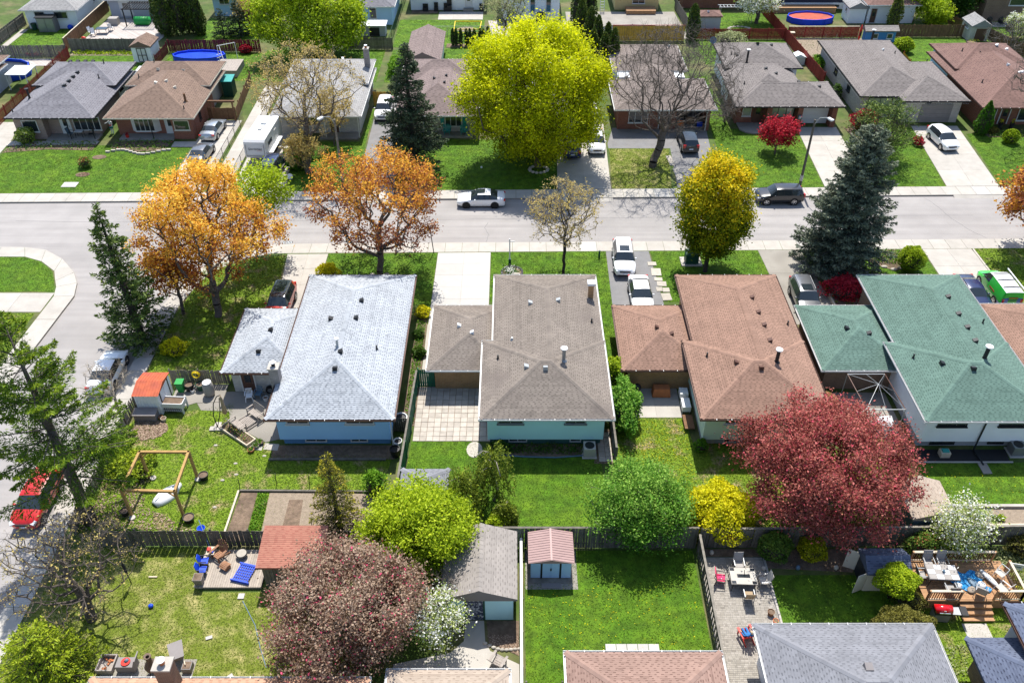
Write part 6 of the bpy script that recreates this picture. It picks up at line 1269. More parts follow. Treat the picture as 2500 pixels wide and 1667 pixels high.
H = thing('storage_cabinet', 'dark green storage cabinet beside the coffee-brown roofed house', 'cabinet', (-34.6, 101.4, 0)); box('body', 'green_dark', H, -35.2, -34.0, 100.6, 102.2, 0, 1.9)
MB().add([(-35.3, 100.5, 1.9), (-33.9, 100.5, 1.9), (-33.9, 102.3, 2.1), (-35.3, 102.3, 2.1), (-35.3, 100.5, 1.98), (-33.9, 100.5, 1.98), (-33.9, 102.3, 2.18), (-35.3, 102.3, 2.18)], [(4, 5, 6, 7), (0, 1, 5, 4), (1, 2, 6, 5), (2, 3, 7, 6), (3, 0, 4, 7), (3, 2, 1, 0)]).build('lid', 'teal_plastic', H)
for x in (-35.15, -34.58): box('door', 'green_dark', H, x, x + .53, 100.56, 100.595, .1, 1.8)
H, r = shed('blue children playhouse with grey roof and white windows', 48.9, 53.0, 119.0, 120.2, 1.5, .5, 'weather', 'blue_plastic', 'gx', ov=.3); mat('play_blue', (.07, .24, .52), .08, 1); [c.data.materials.__setitem__(0, MATS['play_blue']) for c in H.children if c.name.startswith('wall')]
window(H, 'S', 50.2, 119.0, .5, .8, .7, 1); window(H, 'S', 52.2, 119.0, .5, .8, .7, 1)
H, r = shed('beige resin shed with dark double door and small windows', 63.4, 66.0, 119.3, 122.4, 2.0, .55, 'ash', 'beige_sling'); door(H, 'S', 64.8, 119.3, .05, 1.5, 1.75, 'brown_trim', 'beige_sling', lite=False); window(H, 'W', 63.4, 121, 1.4, 1.6, .5, 4)
H, r = shed('small white gable shed with grey roof behind the rusty pool', 48.8, 51.2, 126.6, 129.6, 2.1, .5, 'ash', 'siding_white', ov=.25); window(H, 'W', 48.8, 128, 1.2, .6, .6, 1)
H, r = shed('small shed with red-brown hip roof on the red brick house lawn', 26.6, 29.8, 124.2, 126.4, 1.7, .35, 'rust', 'siding_grey', 'hip'); vent(H, r, 28.0, 125, 'metal_white', .3)
H, r = shed('detached garage with rose-brown gable roof behind the dark spruce', -13.2, -9.2, 106.4, 116.0, 2.3, .42, 'rose', 'siding_white', ov=.3)
H = thing('storage_box', 'small white peaked box roof beside the red fence', 'box', (37.6, 111.5, 0)); walls(H, 36.9, 38.4, 110.8, 112, 0, 1.0, 'white_paint'); MB().add([(36.8, 110.7, 1.0), (38.5, 110.7, 1.0), (38.5, 112.1, 1.0), (36.8, 112.1, 1.0), (37.65, 110.7, 1.4), (37.65, 112.1, 1.4)], [(0, 4, 5, 3), (1, 2, 5, 4), (0, 1, 4), (2, 3, 5), (3, 2, 1, 0)]).build('lid', 'metal_white', H)
H = thing('carport', 'white flat carport roof between the slate and coffee-brown houses', 'carport', (-45.5, 103.6, 0)); box('roof', 'metal_white', H, -46.3, -45.1, 101.5, 104.6, 2.2, 2.3)
for x in (-46.2, -45.2):
    for y in (101.6, 104.5): box('post', 'metal_white', H, x - .04, x + .04, y - .04, y + .04, 0, 2.2)
H = thing('carport', 'white awning roof beside the brown roofed house at the red pickets', 'carport', (-61, 104, 0)); box('roof', 'metal_white', H, -62.3, -59.7, 102.6, 105.6, 1.9, 2.0)
for x in (-62.2, -59.8):
    for y in (102.7, 105.5): box('post', 'metal_white', H, x - .04, x + .04, y - .04, y + .04, 0, 1.9)

# ---------------------------------------------------------------- beds, patios, paths
def scatter_bits(name, poly, n, size, m, label, cat, z=.03, flat=.5, parent=None):
    P = []
    tr = tri_poly(poly); ar = [abs((b[0] - a[0]) * (c[1] - a[1]) - (b[1] - a[1]) * (c[0] - a[0])) / 2 for a, b, c in tr]; S = sum(ar)
    for t, a_ in zip(tr, ar):
        k = int(n * a_ / S); u = rng.random(k); v = rng.random(k); f = u + v > 1; u[f] = 1 - u[f]; v[f] = 1 - v[f]; a, b, c = [np.array(q) for q in t]; P.append(a + u[:, None] * (b - a) + v[:, None] * (c - a))
    P = np.concatenate(P); k = len(P); C = np.c_[P, np.full(k, z) + rng.random(k) * size * .4]
    oc = np.array([[1, 0, 0], [0, 1, 0], [-1, 0, 0], [0, -1, 0], [0, 0, 1.]]); s = size * rng.uniform(.5, 1.3, (k, 1, 1)); an = rng.random(k) * 6.28; ca, sa = np.cos(an), np.sin(an)
    V = oc[None] * s * np.array([1, .7, flat]); V = np.stack([V[..., 0] * ca[:, None] - V[..., 1] * sa[:, None], V[..., 0] * sa[:, None] + V[..., 1] * ca[:, None], V[..., 2]], -1) + C[:, None]
    F = (np.arange(k) * 5)[:, None, None] + np.array([[0, 1, 4], [1, 2, 4], [2, 3, 4], [3, 0, 4]])[None]
    o = mkobj(name, np_mesh(name, V.reshape(-1, 3), F.reshape(-1, 3), np.repeat(rng.random(k), 4)), m); return setp(o, label, cat, kind='stuff')
def circle(cx, cy, rx, ry, n=18): return [(cx + rx * math.cos(2 * math.pi * i / n), cy + ry * math.sin(2 * math.pi * i / n)) for i in range(n)]
def plants(label, poly, n, size, m, seed=0, h=.25, vmean=.5, name='ground_cover', cat='plants', flowers=None):
    tr = tri_poly(poly); P = []; ar = [abs((b[0] - a[0]) * (c[1] - a[1]) - (b[1] - a[1]) * (c[0] - a[0])) / 2 for a, b, c in tr]; S = sum(ar)
    for t, a_ in zip(tr, ar):
        k = max(1, int(n * a_ / S)); u = rng.random(k); v = rng.random(k); f = u + v > 1; u[f] = 1 - u[f]; v[f] = 1 - v[f]; a, b, c = [np.array(q) for q in t]; P.append(a + u[:, None] * (b - a) + v[:, None] * (c - a))
    P = np.concatenate(P); k = len(P); cl = .5 + .5 * np.sin(P[:, 0] * 4.1 + 2 * np.sin(P[:, 1] * 3)) * np.sin(P[:, 1] * 3.7)
    C = np.c_[P, .03 + h * rng.random(k) * (.3 + .7 * cl)]; V = vmean + rng.normal(size=k) * .2
    o = leaves(name, C, size, V, m, None, up=.7); return setp(o, label, cat, kind='stuff')
# tan house patio of square pavers
pat = MB().prism([(-7.0, 47.95), (-2.2, 47.95), (-1.3, 42.28), (-6.95, 42.28)], -.1, .006).build('patio_bed', 'soil', kind='structure')
pm = MB().box(-.219, .219, -.219, .219, -.06, 0).mesh('paver'); pm.materials.append(MATS['paver'])
for i in range(13):
    for j in range(12):
        x = -6.72 + i * .467; y = 42.52 + j * .467
        if x > -1.0: continue
        o = bpy.data.objects.new('paver', pm); COL.objects.link(o); o.parent = pat; o.location = (x + random.uniform(-.006, .006), y + random.uniform(-.006, .006), .045 + random.uniform(-.006, .006)); o.rotation_euler = (random.uniform(-.012, .012), random.uniform(-.012, .012), random.uniform(-.01, .01))
# paver walk behind the aqua house, right side
wb = MB().prism([(6.0, 43.5), (6.95, 43.5), (6.95, 40.2), (5.6, 40.2)], -.1, .012).build('path', 'soil', kind='structure')
for i in range(2):
    for j in range(6): o = bpy.data.objects.new('paver', pm); COL.objects.link(o); o.parent = wb; o.location = (6.18 + i * .467, 40.6 + j * .467, .045)
# brick-paver patio at the lower right: rows of small pavers in one part
m = ([], []); g = np.random.default_rng(5)
for j in range(int((32.5 - 20.5) / .115)):
    y0 = 20.5 + j * .115; x = 11.45 - g.random() * .2
    while x < 15.25:
        w = g.choice([.115, .23, .23]); a, b = max(11.45, x), min(15.25, x + w - .012)
        if b - a > .03: z = .03 + g.uniform(-.004, .004); m[0].append([(a, y0, z), (b, y0, z), (b, y0 + .103, z), (a, y0 + .103, z)]); m[1].append(float(g.normal(.6, .2)))
        x += w
sheet('patio_bed', [(11.4, 32.5), (15.3, 32.5), (15.3, 20.4), (11.4, 20.4)], 'asphalt_old', .014)
V = np.array(m[0]).reshape(-1, 3); pt = mkobj('patio', np_mesh('patio', V, np.arange(len(V)).reshape(-1, 4), np.clip(m[1], 0, 1)), 'brick_paver'); setp(pt, 'patio of small pale brick pavers beside the mid grey roof', 'patio', kind='stuff')
for i in range(26): box('edging_stone', 'concrete', None, 15.3, 15.42, 24.6 + i * .3, 24.88 + i * .3, -.05, .07, origin=(15.36, 24.74 + i * .3, 0), label='grey edging stone in the strip beside the paver patio', cat='edging', group='patio edging stones')
sheet('flower_bed', [(11.5, 33.1), (21, 33.1), (20.5, 31.4), (15.4, 31.7), (15.3, 32.55), (11.5, 32.55)], 'soil', .02)
# house-with-blue-siding patio
for i, poly in enumerate(([(-25.1, 48.2), (-21.3, 48.2), (-21.3, 46.3), (-23.2, 46.2), (-25.1, 45.2)], [(-21.28, 47.4), (-16.0, 47.4), (-16.0, 42.6), (-17.2, 42.2), (-20.1, 44.0), (-20.5, 45.2), (-21.28, 46.3)], [(-23.1, 46.15), (-21.3, 46.25), (-20.6, 45.3), (-22.6, 45.4)])): sheet('patio', poly, 'concrete_old', .024 + i * .004)
for a in (-18.3, -17.2): MB().prism([(a, 41.5), (a + 1, 41.4), (a + 1, 42.0), (a, 42.1)], -.1, .04).build('paving_slab', 'concrete', kind='structure')
sheet('flower_bed', [(-16.6, 41.9), (-8.0, 41.9), (-8.0, 40.6), (-16.5, 40.6)], 'soil', .03); box('timber_edging', 'wood_grey', None, -16.6, -8.6, 40.45, 40.6, -.02, .14, origin=(-12.6, 40.5, 0), label='long grey timber edging of the shaded bed behind the blue siding', cat='edging')
MB().prism(circle(-26.0, 43.4, 1.35, .95, 22), -.1, .03).build('mulch_bed', 'soil', kind='structure'); scatter_bits('wood_chips', circle(-25.9, 43.4, 1.5, 1.05, 20), 1600, .06, 'mulch', 'brown wood chips spread beside the grey storage box', 'wood chips', .04, .3)
scatter_bits('dead_leaves', [(-27.2, 40.5), (-24.6, 40), (-23.8, 36.5), (-20, 34.6), (-20, 33.6), (-27.2, 33.6)], 1800, .06, 'mulch', 'brown fallen leaves along the leaning fence of the weedy garden', 'leaves', .05, .25)
sheet('vegetable_bed', [(-17.8, 37.6), (-16.7, 37.6), (-16.6, 33.7), (-17.9, 33.7)], 'soil', .05); sheet('vegetable_bed', [(-15.9, 37.6), (-8.2, 37.5), (-8.2, 33.7), (-15.7, 33.7)], 'soil_pale', .05); sheet('vegetable_bed', [(-14.5, 37.0), (-13.6, 37.0), (-13.4, 34.1), (-14.5, 34.1)], 'soil', .056)
plants('strip of young green garden plants between the vegetable beds', [(-16.65, 37.5), (-15.95, 37.5), (-15.75, 33.8), (-16.55, 33.8)], 1100, .06, 'green', vmean=.6)
for p0, p1 in (((-17.95, 37.7), (-18.0, 33.8)), ((-17.9, 37.72), (-8.2, 37.62))): MB().bar((*p0, .08), (*p1, .08), .12, .2).build('bed_edging', 'wood_pale' if p0[1] < 37.71 else 'wood_grey', origin=(p0[0], p0[1], 0), label='pale timber edge at the side of the vegetable beds' if p0[1] < 37.71 else 'grey timber edge along the back of the vegetable beds', cat='edging')
for i, (x, y) in enumerate(((-17.9, 37.8), (-15.6, 38.3), (-13.4, 38.2), (-12.6, 34.7))): MB().cyl((x, y, 0), (x + .08, y, 1.1), .025, n=6).build('garden_stake', 'metal_black', origin=(x, y, 0), label='thin dark stake standing at the vegetable beds', cat='stake', group='stakes at the vegetable beds')
# tan house rear beds
sheet('flower_bed', [(-1.8, 42.0), (5.3, 42.0), (5.0, 40.9), (2.5, 40.75), (-.8, 41.0)], 'soil', .03)
plants('shaded plants with blue flowers in the bed under the aqua wall', [(-1.6, 41.9), (5.2, 41.9), (4.8, 41.0), (-.6, 41.1)], 900, .08, 'hedge', h=.4)
MB().tube([(-.9, 40.95, .06), (1.0, 40.78, .06), (3.0, 40.72, .06), (4.9, 40.9, .06)], .05, 6).build('bed_edging', 'blue_slate', origin=(2, 40.8, 0), label='curved blue-grey edging round the bed under the aqua wall', cat='edging')
MB().prism(circle(-2.6, 41.5, .55, .75, 14), -.1, .03).build('stone_pad', 'stone_pale', kind='structure')
# garden strips beside the pale roof and walks
sheet('garden_strip', [(-7.8, 56.3), (-6.95, 56.3), (-6.95, 43.8), (-7.9, 43.8)], 'soil', .025); plants('mixed low plants in the strip between the pale grey and tan-grey roofs', [(-7.75, 56), (-7.05, 56), (-7.05, 44), (-7.75, 44)], 1500, .07, 'green', h=.25, vmean=.55)
sheet('walkway', [(-6.9, 55.5), (-6.3, 55.5), (-6.3, 48.1), (-6.9, 48.1)], 'concrete', .03)
sheet('path', [(21.6, 55.4), (22.9, 55.4), (22.9, 42), (21.6, 42)], 'soil', .02)
panels('patio', [(8.6, 44.65), (12.3, 44.65), (12.3, 48.5), (8.6, 48.5)], 2, 2, 'concrete', .03)
plants('dandelions and blue flowers in the weedy lawn behind the brown roof', [(8.5, 44.4), (12.3, 44.4), (12.3, 38.5), (9.0, 38.5)], 700, .05, 'goldbush', h=.12, vmean=.7)
plants('pale daisies and dandelions sprinkled over the lawn right of the board fence', [(.9, 30), (11, 31), (11, 25), (.9, 25)], 420, .045, 'goldbush', h=.1, vmean=.85)
plants('yellow dandelions dotting the lawn behind the white siding', [(27.5, 39.3), (40, 39.3), (40, 36.7), (27.5, 36.7)], 200, .045, 'goldbush', h=.1, vmean=.8)
sheet('gravel_strip', [(27.8, 41.5), (34.1, 41.5), (33.95, 40.35), (27.6, 40.4)], 'rubber_edge', .03); box('strip_edging', 'concrete', None, 27.6, 34.1, 40.25, 40.34, -.02, .09, origin=(30.8, 40.3, 0), label='pale edging of the dark strip under the white siding', cat='edging')
T = thing('splash_pad', 'grey concrete splash pad below the black downspout', 'pad', (32.0, 39.6, 0)); MB().mbox(Matrix.Translation((31.95, 39.75, .04)), .6, 1.0, .06).build('pad', 'concrete_old', T); MB().bar((31.85, 41.3, .15), (31.95, 40.0, .1), .09).build('spout', 'black_trim', T)
box('retaining_edge', 'concrete', None, 27.8, 44, 36.3, 36.5, -.05, .22, origin=(34, 36.4, 0), label='pale kerb between the lawn and the bare garden bed', cat='edging'); sheet('garden_bed', [(27.3, 36.3), (44, 36.3), (44, 34.9), (27.3, 34.9)], 'soil_pale', .03); box('retaining_edge', 'wood_pale', None, 27.8, 44, 34.7, 34.9, -.05, .25, origin=(34, 34.8, 0), label='pale plank edge behind the long fence at the garden bed', cat='edging')
for i, (x, y, s) in enumerate(((29.9, 35.7, .35), (30.6, 35.3, .3), (31.1, 35.4, .25))): shrub(('spiky green tuft in the pale bare bed', 'dark low bush in the pale bare bed', 'small lime ball in the pale bare bed')[i], (x, y), s, s, s * 1.4, ('green', 'hedge', 'lime')[i], 300, .05, 170 + i)
# across-the-street beds
for poly, lb in (([(-55.5, 87.5), (-52.6, 88.4), (-46, 88.3), (-46, 86.4), (-51, 86.6), (-55.6, 85.8)], 'low plants in the bed before the pinkish brick front'), ([(-44.2, 88.6), (-37.8, 88.6), (-38.2, 86.4), (-41.5, 86.0), (-44.2, 87.0)], 'tulips and shrubs in the kerbed bed before the red brick front'), ([(38.0, 92), (41.8, 94), (43.0, 90), (40.8, 87), (38.6, 88)], 'dark mulch plants beside the bungalow path'), ([(53.3, 91.2), (58, 91.2), (58, 89.6), (53.6, 89.6)], 'mixed plants before the rust-brown house')):
    sheet('flower_bed', poly, 'soil', .032); plants(lb, poly, 420, .11, 'mixed', h=.4, vmean=.5)
panels('walkway', [(-56, 87.5), (-46, 87.9), (-46, 88.6), (-56, 88.6)], 5, 1, 'concrete', .036); panels('walkway', [(-37.6, 87.2), (-33.5, 87.2), (-33.5, 88.5), (-37.6, 88.5)], 3, 1, 'concrete', .036)
for i in range(14): a = -44.3 + i * .5; MB().box(a, a + .46, 85.8 + .5 * math.sin(i * .6), 86.0 + .5 * math.sin(i * .6), 0, .2).build('edging_block', 'stone_pale', origin=(a + .2, 86, 0), label='curved concrete edging block round the bed of the red brick house', cat='edging', group='edging blocks before the red brick house')
for x, y, c in ((-44.9, 80.9, 'soil'), (-44.6, 84.8, 'soil')): MB().prism(circle(x, y, .75, .5, 12), -.05, .04).build('planting_ring', c, kind='structure')
plants('purple flower patch in the front lawn', circle(-44.9, 80.9, .6, .4, 10), 70, .08, 'mauve', h=.12)
# stone ring and beds on the near side
MB().prism(circle(29.0, 62.9, 2.5, 1.5, 24), -.1, .03).build('stone_bed', 'soil', kind='structure'); scatter_bits('river_stones', circle(29.0, 62.9, 2.5, 1.5, 22), 2600, .075, 'river_stone', 'grey and white river stones spread under the big blue-green spruce', 'stones', .04, .7)
sheet('flower_bed', [(31.5, 66.6), (36.3, 66.7), (35.6, 63.9), (34, 63.2), (32.3, 64.4)], 'soil', .025); plants('bed of blue flowers and small green plants by the pavement', [(31.7, 66.5), (36, 66.6), (35.4, 64.1), (32.6, 64.6)], 800, .09, 'green', h=.35, vmean=.6); plants('small blue blossoms in the pavement bed beside the blue-green spruce', [(31.9, 66.3), (34.5, 66.4), (33.4, 65.2)], 160, .07, 'bluespruce', h=.4, vmean=1.0)
for i, (x, y) in enumerate(((32.6, 64.2), (33.2, 63.8), (33.9, 63.4), (34.6, 63.6))): MB().ball((x, y, .06), .3, .18, .12, 8, 5).build('edging_rock', 'stone_pale', origin=(x, y, 0), label='pale flat rock bordering the pavement flower bed', cat='rock', group='rocks at the pavement flower bed')
bx_ = thing('raised_planter', 'pale timber raised planter beside the dark grey suv', 'planter', (27.6, 57.6, 0))
for a in ((26.9, 29.8, 59.2, 59.35), (26.9, 27.05, 56.8, 59.19), (29.65, 29.8, 56.8, 59.19)): box('plank', 'wood_pale', bx_, a[0], a[1], a[2], a[3], 0, .35)
box('earth', 'soil', bx_, 27.06, 29.64, 56.9, 59.19, 0, .28); plants('green and yellow plants in the timber planter', [(27.1, 57), (29.6, 57), (29.6, 59), (27.1, 59)], 380, .09, 'lime', h=.5, vmean=.4)
# white driveway-side planter ring with flowers
T = thing('planter_ring', 'dark tyre-like planter ring with white flowers on the front lawn', 'planter', (.0, 62.8, 0)); MB().lathe([(1.0, 0), (1.0, .22), (.82, .22), (.82, 0)], (0, 62.8, 0), 24).build('ring', 'rubber_edge', T); MB().prism(circle(0, 62.8, .82, .82), 0, .16).build('earth', 'soil', T)
leaves('flowers', np.c_[rng.normal(-.15, .3, 260), rng.normal(.1, .3, 260), .25 + rng.random(260) * .2], .055, np.full(260, 1.0), 'blossom', T); leaves('foliage', np.c_[rng.normal(-.1, .33, 500), rng.normal(.1, .33, 500), .12 + rng.random(500) * .22], .08, rng.random(500) * .6, 'green', T)
MB().ball((.35, 62.45, .2), .4, .22, .12, 8, 5).build('rock', 'stone_pale', T)
# stepping stones beside the asphalt driveway
for i, (x, y, w, d) in enumerate(((12.55, 64.3, .75, .55), (12.75, 63.0, .85, 1.1), (12.8, 61.9, .7, .5), (13.0, 61.2, .8, .7), (12.7, 60.4, .55, .6), (13.25, 60.3, .6, .6), (13.15, 59.3, .8, 1.0), (17.0, 84, .55, 2.2), (17.35, 80.9, .6, 2.6))):
    far = y > 75; MB().mbox(Matrix.Translation((x, y, .03)) @ Matrix.Rotation(R(random.uniform(-5, 5)), 4, 'Z'), w, d, .07).build('stepping_stone', 'stone_pale', origin=(x, y, 0), label='long pale paving stone beside the driveway of the open garage' if far else 'pale stone slab in the row beside the asphalt driveway', cat='stone', group='slabs by the open garage driveway' if far else 'slabs by the asphalt driveway')
# concrete patio and path at the gable shed
MB().prism([(-2.65, 28.1), (-1.6, 28.1), (-1.5, 26.8), (-1.2, 26.2), (.4, 25.4), (.42, 22), (-6.5, 22), (-6.5, 25.4), (-3.4, 26.1), (-2.7, 26.8)], -.1, .03).build('patio', 'concrete', kind='structure')
sheet('garden_bed', [(-1.45, 28.1), (.4, 28.1), (.4, 25.9), (-.4, 26.3), (-1.3, 26.7)], 'soil', .025); scatter_bits('wood_chips', [(-1.4, 27.2), (.35, 27.2), (.35, 26.0), (-1.2, 26.6)], 700, .045, 'mulch', 'brown mulch in the bed beside the shed path', 'mulch', .03, .4)
for i in range(9): a = -1.5 + i * .24; y = 26.75 - .5 * math.sin(min(1, i / 5) * 1.57) + .02 * i; MB().ball((a, y - .1, .06), .14, .1, .09, 8, 5).build('edging_rock', 'stone_pale', origin=(a, y, 0), label='pale rock edging the curved bed by the gable shed path', cat='rock', group='rocks at the gable shed bed')
for i in range(5): box('paving_slab', 'concrete_white', None, 5.2 + i * .6, 5.77 + i * .6, 24.9, 26.6, -.05, .08, origin=(5.5 + i * .6, 25.7, 0), label='white paving slab at the back door of the pinkish brown roof', cat='slab', group='slabs below the dandelion lawn')
for i, (x, y) in enumerate(((-15.85, 30.0 - .3), (-17.0, 27.0), (-15.2, 24.6))): MB().mbox(Matrix.Translation((x, y, .05)) @ Matrix.Rotation(R(20 * i), 4, 'Z'), .36, .36 if i != 1 else .2, .07).build('stepping_stone', 'concrete_white', origin=(x, y, 0), label='small pale stepping stone in the dry lawn', cat='stone', group='stepping stones in the dry lawn')
# ---------------------------------------------------------------- decks
def deck(label, x0, x1, y0, y1, z, m, along='y', bw=.14, name='deck'):
    T = thing(name, label, 'deck', ((x0 + x1) / 2, (y0 + y1) / 2, 0)); box('frame', m, T, x0 + .04, x1 - .04, y0 + .04, y1 - .04, 0, z - .04)
    n = int(((x1 - x0) if along == 'y' else (y1 - y0)) / bw)
    for i in range(n):
        a = i * bw
        if along == 'y': box('plank', m, T, x0 + a, x0 + a + bw - .01, y0, y1, z - .035, z)
        else: box('plank', m, T, x0, x1, y0 + a, y0 + a + bw - .01, z - .035, z)
    return T
deck('small pale plank deck with blue chairs beside the red-brown shed', -18.75, -14.75, 30.2, 32.9, .22, 'wood_deck')
DK = deck('raised wooden deck with balusters and steps at the patio table', 23.7, 29.2, 28.9, 31.7, .75, 'wood_cedar', 'x')
def railing(p0, p1, z, T, m='wood_pale', h=.9):
    p0 = Vector((*p0, z)); p1 = Vector((*p1, z)); L = (p1 - p0).length; u = (p1 - p0) / L
    r = MB().bar(p0 + Vector((0, 0, h)), p1 + Vector((0, 0, h)), .15, .04).build('top_rail', m, T); MB().bar(p0 + Vector((0, 0, .12)), p1 + Vector((0, 0, .12)), .05, .08).build('bottom_rail', m, T)
    for i in range(1, int(L / .14)): q = p0 + u * i * .14; MB().bar(q + Vector((0, 0, .1)), q + Vector((0, 0, h - .02)), .04).build('baluster', 'wood_cedar', T)
    for q in (p0, p1): MB().bar(q - Vector((0, 0, .6)), q + Vector((0, 0, h + .03)), .1).build('post', 'wood_cedar', T)
railing((23.75, 31.65), (28.6, 31.65), .75, DK); railing((29.15, 31.0), (29.15, 28.95), .75, DK); railing((29.15, 28.95), (27.6, 28.95), .75, DK); railing((23.75, 28.95), (25.6, 28.95), .75, DK)
for i in range(3): box('step', 'wood_cedar', DK, 25.7, 27.5, 28.6 - i * .3, 28.89 - i * .3, .1, .56 - i * .19)
box('paving_slab', 'concrete', None, 25.6, 27.0, 27.0, 27.9, -.05, .04, origin=(26.3, 27.5, 0), label='concrete slab at the foot of the deck steps', cat='slab')
plants('white-edged ground cover spreading beside the raised deck', [(29.4, 33.2), (34, 33.2), (34, 30.0), (29.4, 30.6)], 2200, .07, 'palespring', h=.3, vmean=.6)
plants('yellow dandelions in the rough grass beside the raised deck', [(29.4, 30.6), (33, 30), (33, 27.2), (29.6, 27.8)], 420, .06, 'goldbush', h=.2, vmean=.8)
plants('pale and yellow weeds between the grey and navy roofs', [(22.7, 26.4), (25.4, 26.6), (24.2, 23.5), (22.7, 23)], 600, .06, 'palespring', h=.2, vmean=.6)
# ---------------------------------------------------------------- furniture builders (own frame, front towards -y)
def sling_chair(label, x, y, rz, z=0, m='beige_sling', frame='metal_grey', group=None, name='patio_chair'):
    T = thing(name, label, 'chair', (x, y, z), R(rz), group=group)
    MB().mbox(Matrix.Translation((0, 0, .42)) @ Matrix.Rotation(R(-4), 4, 'X'), .50, .48, .03).build('seat', m, T, local=True); MB().mbox(Matrix.Translation((0, .32, .75)) @ Matrix.Rotation(R(-16), 4, 'X'), .50, .03, .66).build('backrest', m, T, local=True)
    for sx in (-1, 1):
        MB().bar((sx * .29, -.25, .63), (sx * .29, .3, .66), .05, .03).build('armrest', frame, T, local=True)
        for yy, y2 in ((-.24, -.30), (.22, .30)): MB().bar((sx * .28, y2, 0), (sx * .28, yy, .63 if yy < 0 else .5), .03).build('leg', frame, T, local=True)
        MB().bar((sx * .27, .22, .4), (sx * .27, .42, 1.08), .03).build('back_post', frame, T, local=True)
    return T
def adirondack(label, x, y, rz, m, z=0, group=None, name='adirondack_chair'):
    T = thing(name, label, 'chair', (x, y, z), R(rz), group=group)
    for i in range(5): MB().mbox(Matrix.Translation((0, -.28 + i * .115, .36 - i * .03)) @ Matrix.Rotation(R(-14), 4, 'X'), .54, .10, .022).build('seat_slat', m, T, local=True)
    for i in range(7):
        a = (i - 3) * R(6); MB().mbox(Matrix.Translation(((i - 3) * .092 + math.sin(a) * .25, .42 + .02 * abs(i - 3) * -1, .60)) @ Matrix.Rotation(R(-25), 4, 'X') @ Matrix.Rotation(a, 4, 'Y'), .084, .022, .85 - .03 * (i - 3) ** 2).build('back_slat', m, T, local=True)
    for sx in (-1, 1):
        MB().mbox(Matrix.Translation((sx * .36, -.02, .55)), .14, .74, .025).build('armrest', m, T, local=True); MB().box(sx * .31 - .02, sx * .31 + .02, -.36, -.26, 0, .54).build('front_leg', m, T, local=True); MB().bar((sx * .27, -.3, .33), (sx * .27, .62, .03), .03, .12).build('rear_leg', m, T, local=True)
    return T
def pot(label, x, y, r, h, m='black_plastic', earth='soil', plant=None, z=0, group=None, name='plant_pot'):
    T = thing(name, label, 'pot', (x, y, z), group=group); MB().lathe([(0, 0), (r * .75, 0), (r * .95, h * .9), (r, h * .9), (r, h), (r * .88, h), (r * .86, h * .85)], (0, 0, 0), 16).build('pot', m, T, local=True, smooth=False); MB().cyl((0, 0, h * .5), (0, 0, h * .86), r * .86, n=14).build('earth', earth, T, local=True)
    if plant: n = 90; leaves('plant', np.c_[rng.normal(0, r * .45, n), rng.normal(0, r * .45, n), h + rng.random(n) * h * .6], .05, rng.random(n), plant, T)
    return T
# ---------------------------------------------------------------- weedy garden behind the blue siding
T = thing('pergola', 'open timber square pergola frame standing in the weedy garden', 'pergola', (-22.6, 37.3, 0))
c4 = [(-24.25, 38.95), (-21.05, 38.95), (-20.95, 35.6), (-24.3, 35.7)]
for x, y in c4: box('post', 'wood_pergola', T, x - .08, x + .08, y - .08, y + .08, 0, 2.4)
for a, b in zip(c4, c4[1:] + c4[:1]):
    a3 = Vector((*a, 2.46)); b3 = Vector((*b, 2.46)); u = (b3 - a3).normalized(); MB().bar(a3 - u * .06, b3 + u * .06, .16, .15).build('beam', 'wood_pergola', T)
    for p, s in ((a3, 1), (b3, -1)): MB().bar(p + u * s * .5 - Vector((0, 0, .05)), p - Vector((0, 0, .55)), .07).build('brace', 'wood_pergola', T)
for i, (x, y, r, h) in enumerate(((-24.65, 38.9, .3, .35), (-20.55, 38.85, .33, .42), (-24.75, 35.8, .28, .4), (-20.5, 35.3, .36, .4))): pot('black round tub standing at a post of the timber pergola', x, y, r, h, group='tubs at the pergola posts')
for i, (x, y) in enumerate(((-23.95, 38.85), (-20.95, 38.75), (-24.2, 35.5), (-20.75, 35.6))): MB().lathe([(0, 0), (.2, 0), (.2, .1), (0, .1)], (x, y, .01), 12).build('paver_foot', 'concrete', origin=(x, y, 0), label='round concrete foot below a pergola post', cat='foot', group='feet below the pergola posts')
T = thing('overturned_boat', 'white upturned boat hull lying under the timber pergola', 'boat', (-22.5, 37.4, 0), R(-35))
rings = []
for t in np.linspace(0, 1, 9): w = .62 * math.sin(math.pi * min(.97, .12 + .8 * t)) ** .7 * (1 - .6 * max(0, t - .6) / .4); h = .42 * math.sin(math.pi * (.15 + .72 * t)) ** .5; rings.append([(w * math.cos(a), -1.05 + 2.1 * t, .03 + h * math.sin(a)) for a in np.linspace(math.pi, 0, 9)])
MB().loft(rings).build('hull', 'white_plastic', T, local=True, smooth=True); MB().bar((0, -.9, .42), (0, .8, .45), .05, .05).build('keel', 'white_plastic', T, local=True)
T = thing('elevated_planter', 'white elevated planter box filled with soil beside the metal shed', 'planter', (-24.6, 45.5, 0), R(-3))
for a in ((-.95, .95, -.42, -.36), (-.95, .95, .36, .42), (-.95, -.89, -.359, .359), (.89, .95, -.359, .359)): MB().box(*a, .55, .95).build('side', 'white_paint', T, local=True)
MB().box(-.88, .88, -.35, .35, .6, .88).build('earth', 'soil', T, local=True)
for sx in (-1, 1):
    for sy in (-1, 1): MB().box(sx * .9 - .05, sx * .9 + .05, sy * .4 - .05, sy * .4 + .05, 0, 1.0).build('leg', 'white_paint', T, local=True)
for i in range(12): MB().box(-.82 + i * .14, -.74 + i * .14, -.4, .4, .2, .24).build('shelf_slat', 'white_paint', T, local=True)
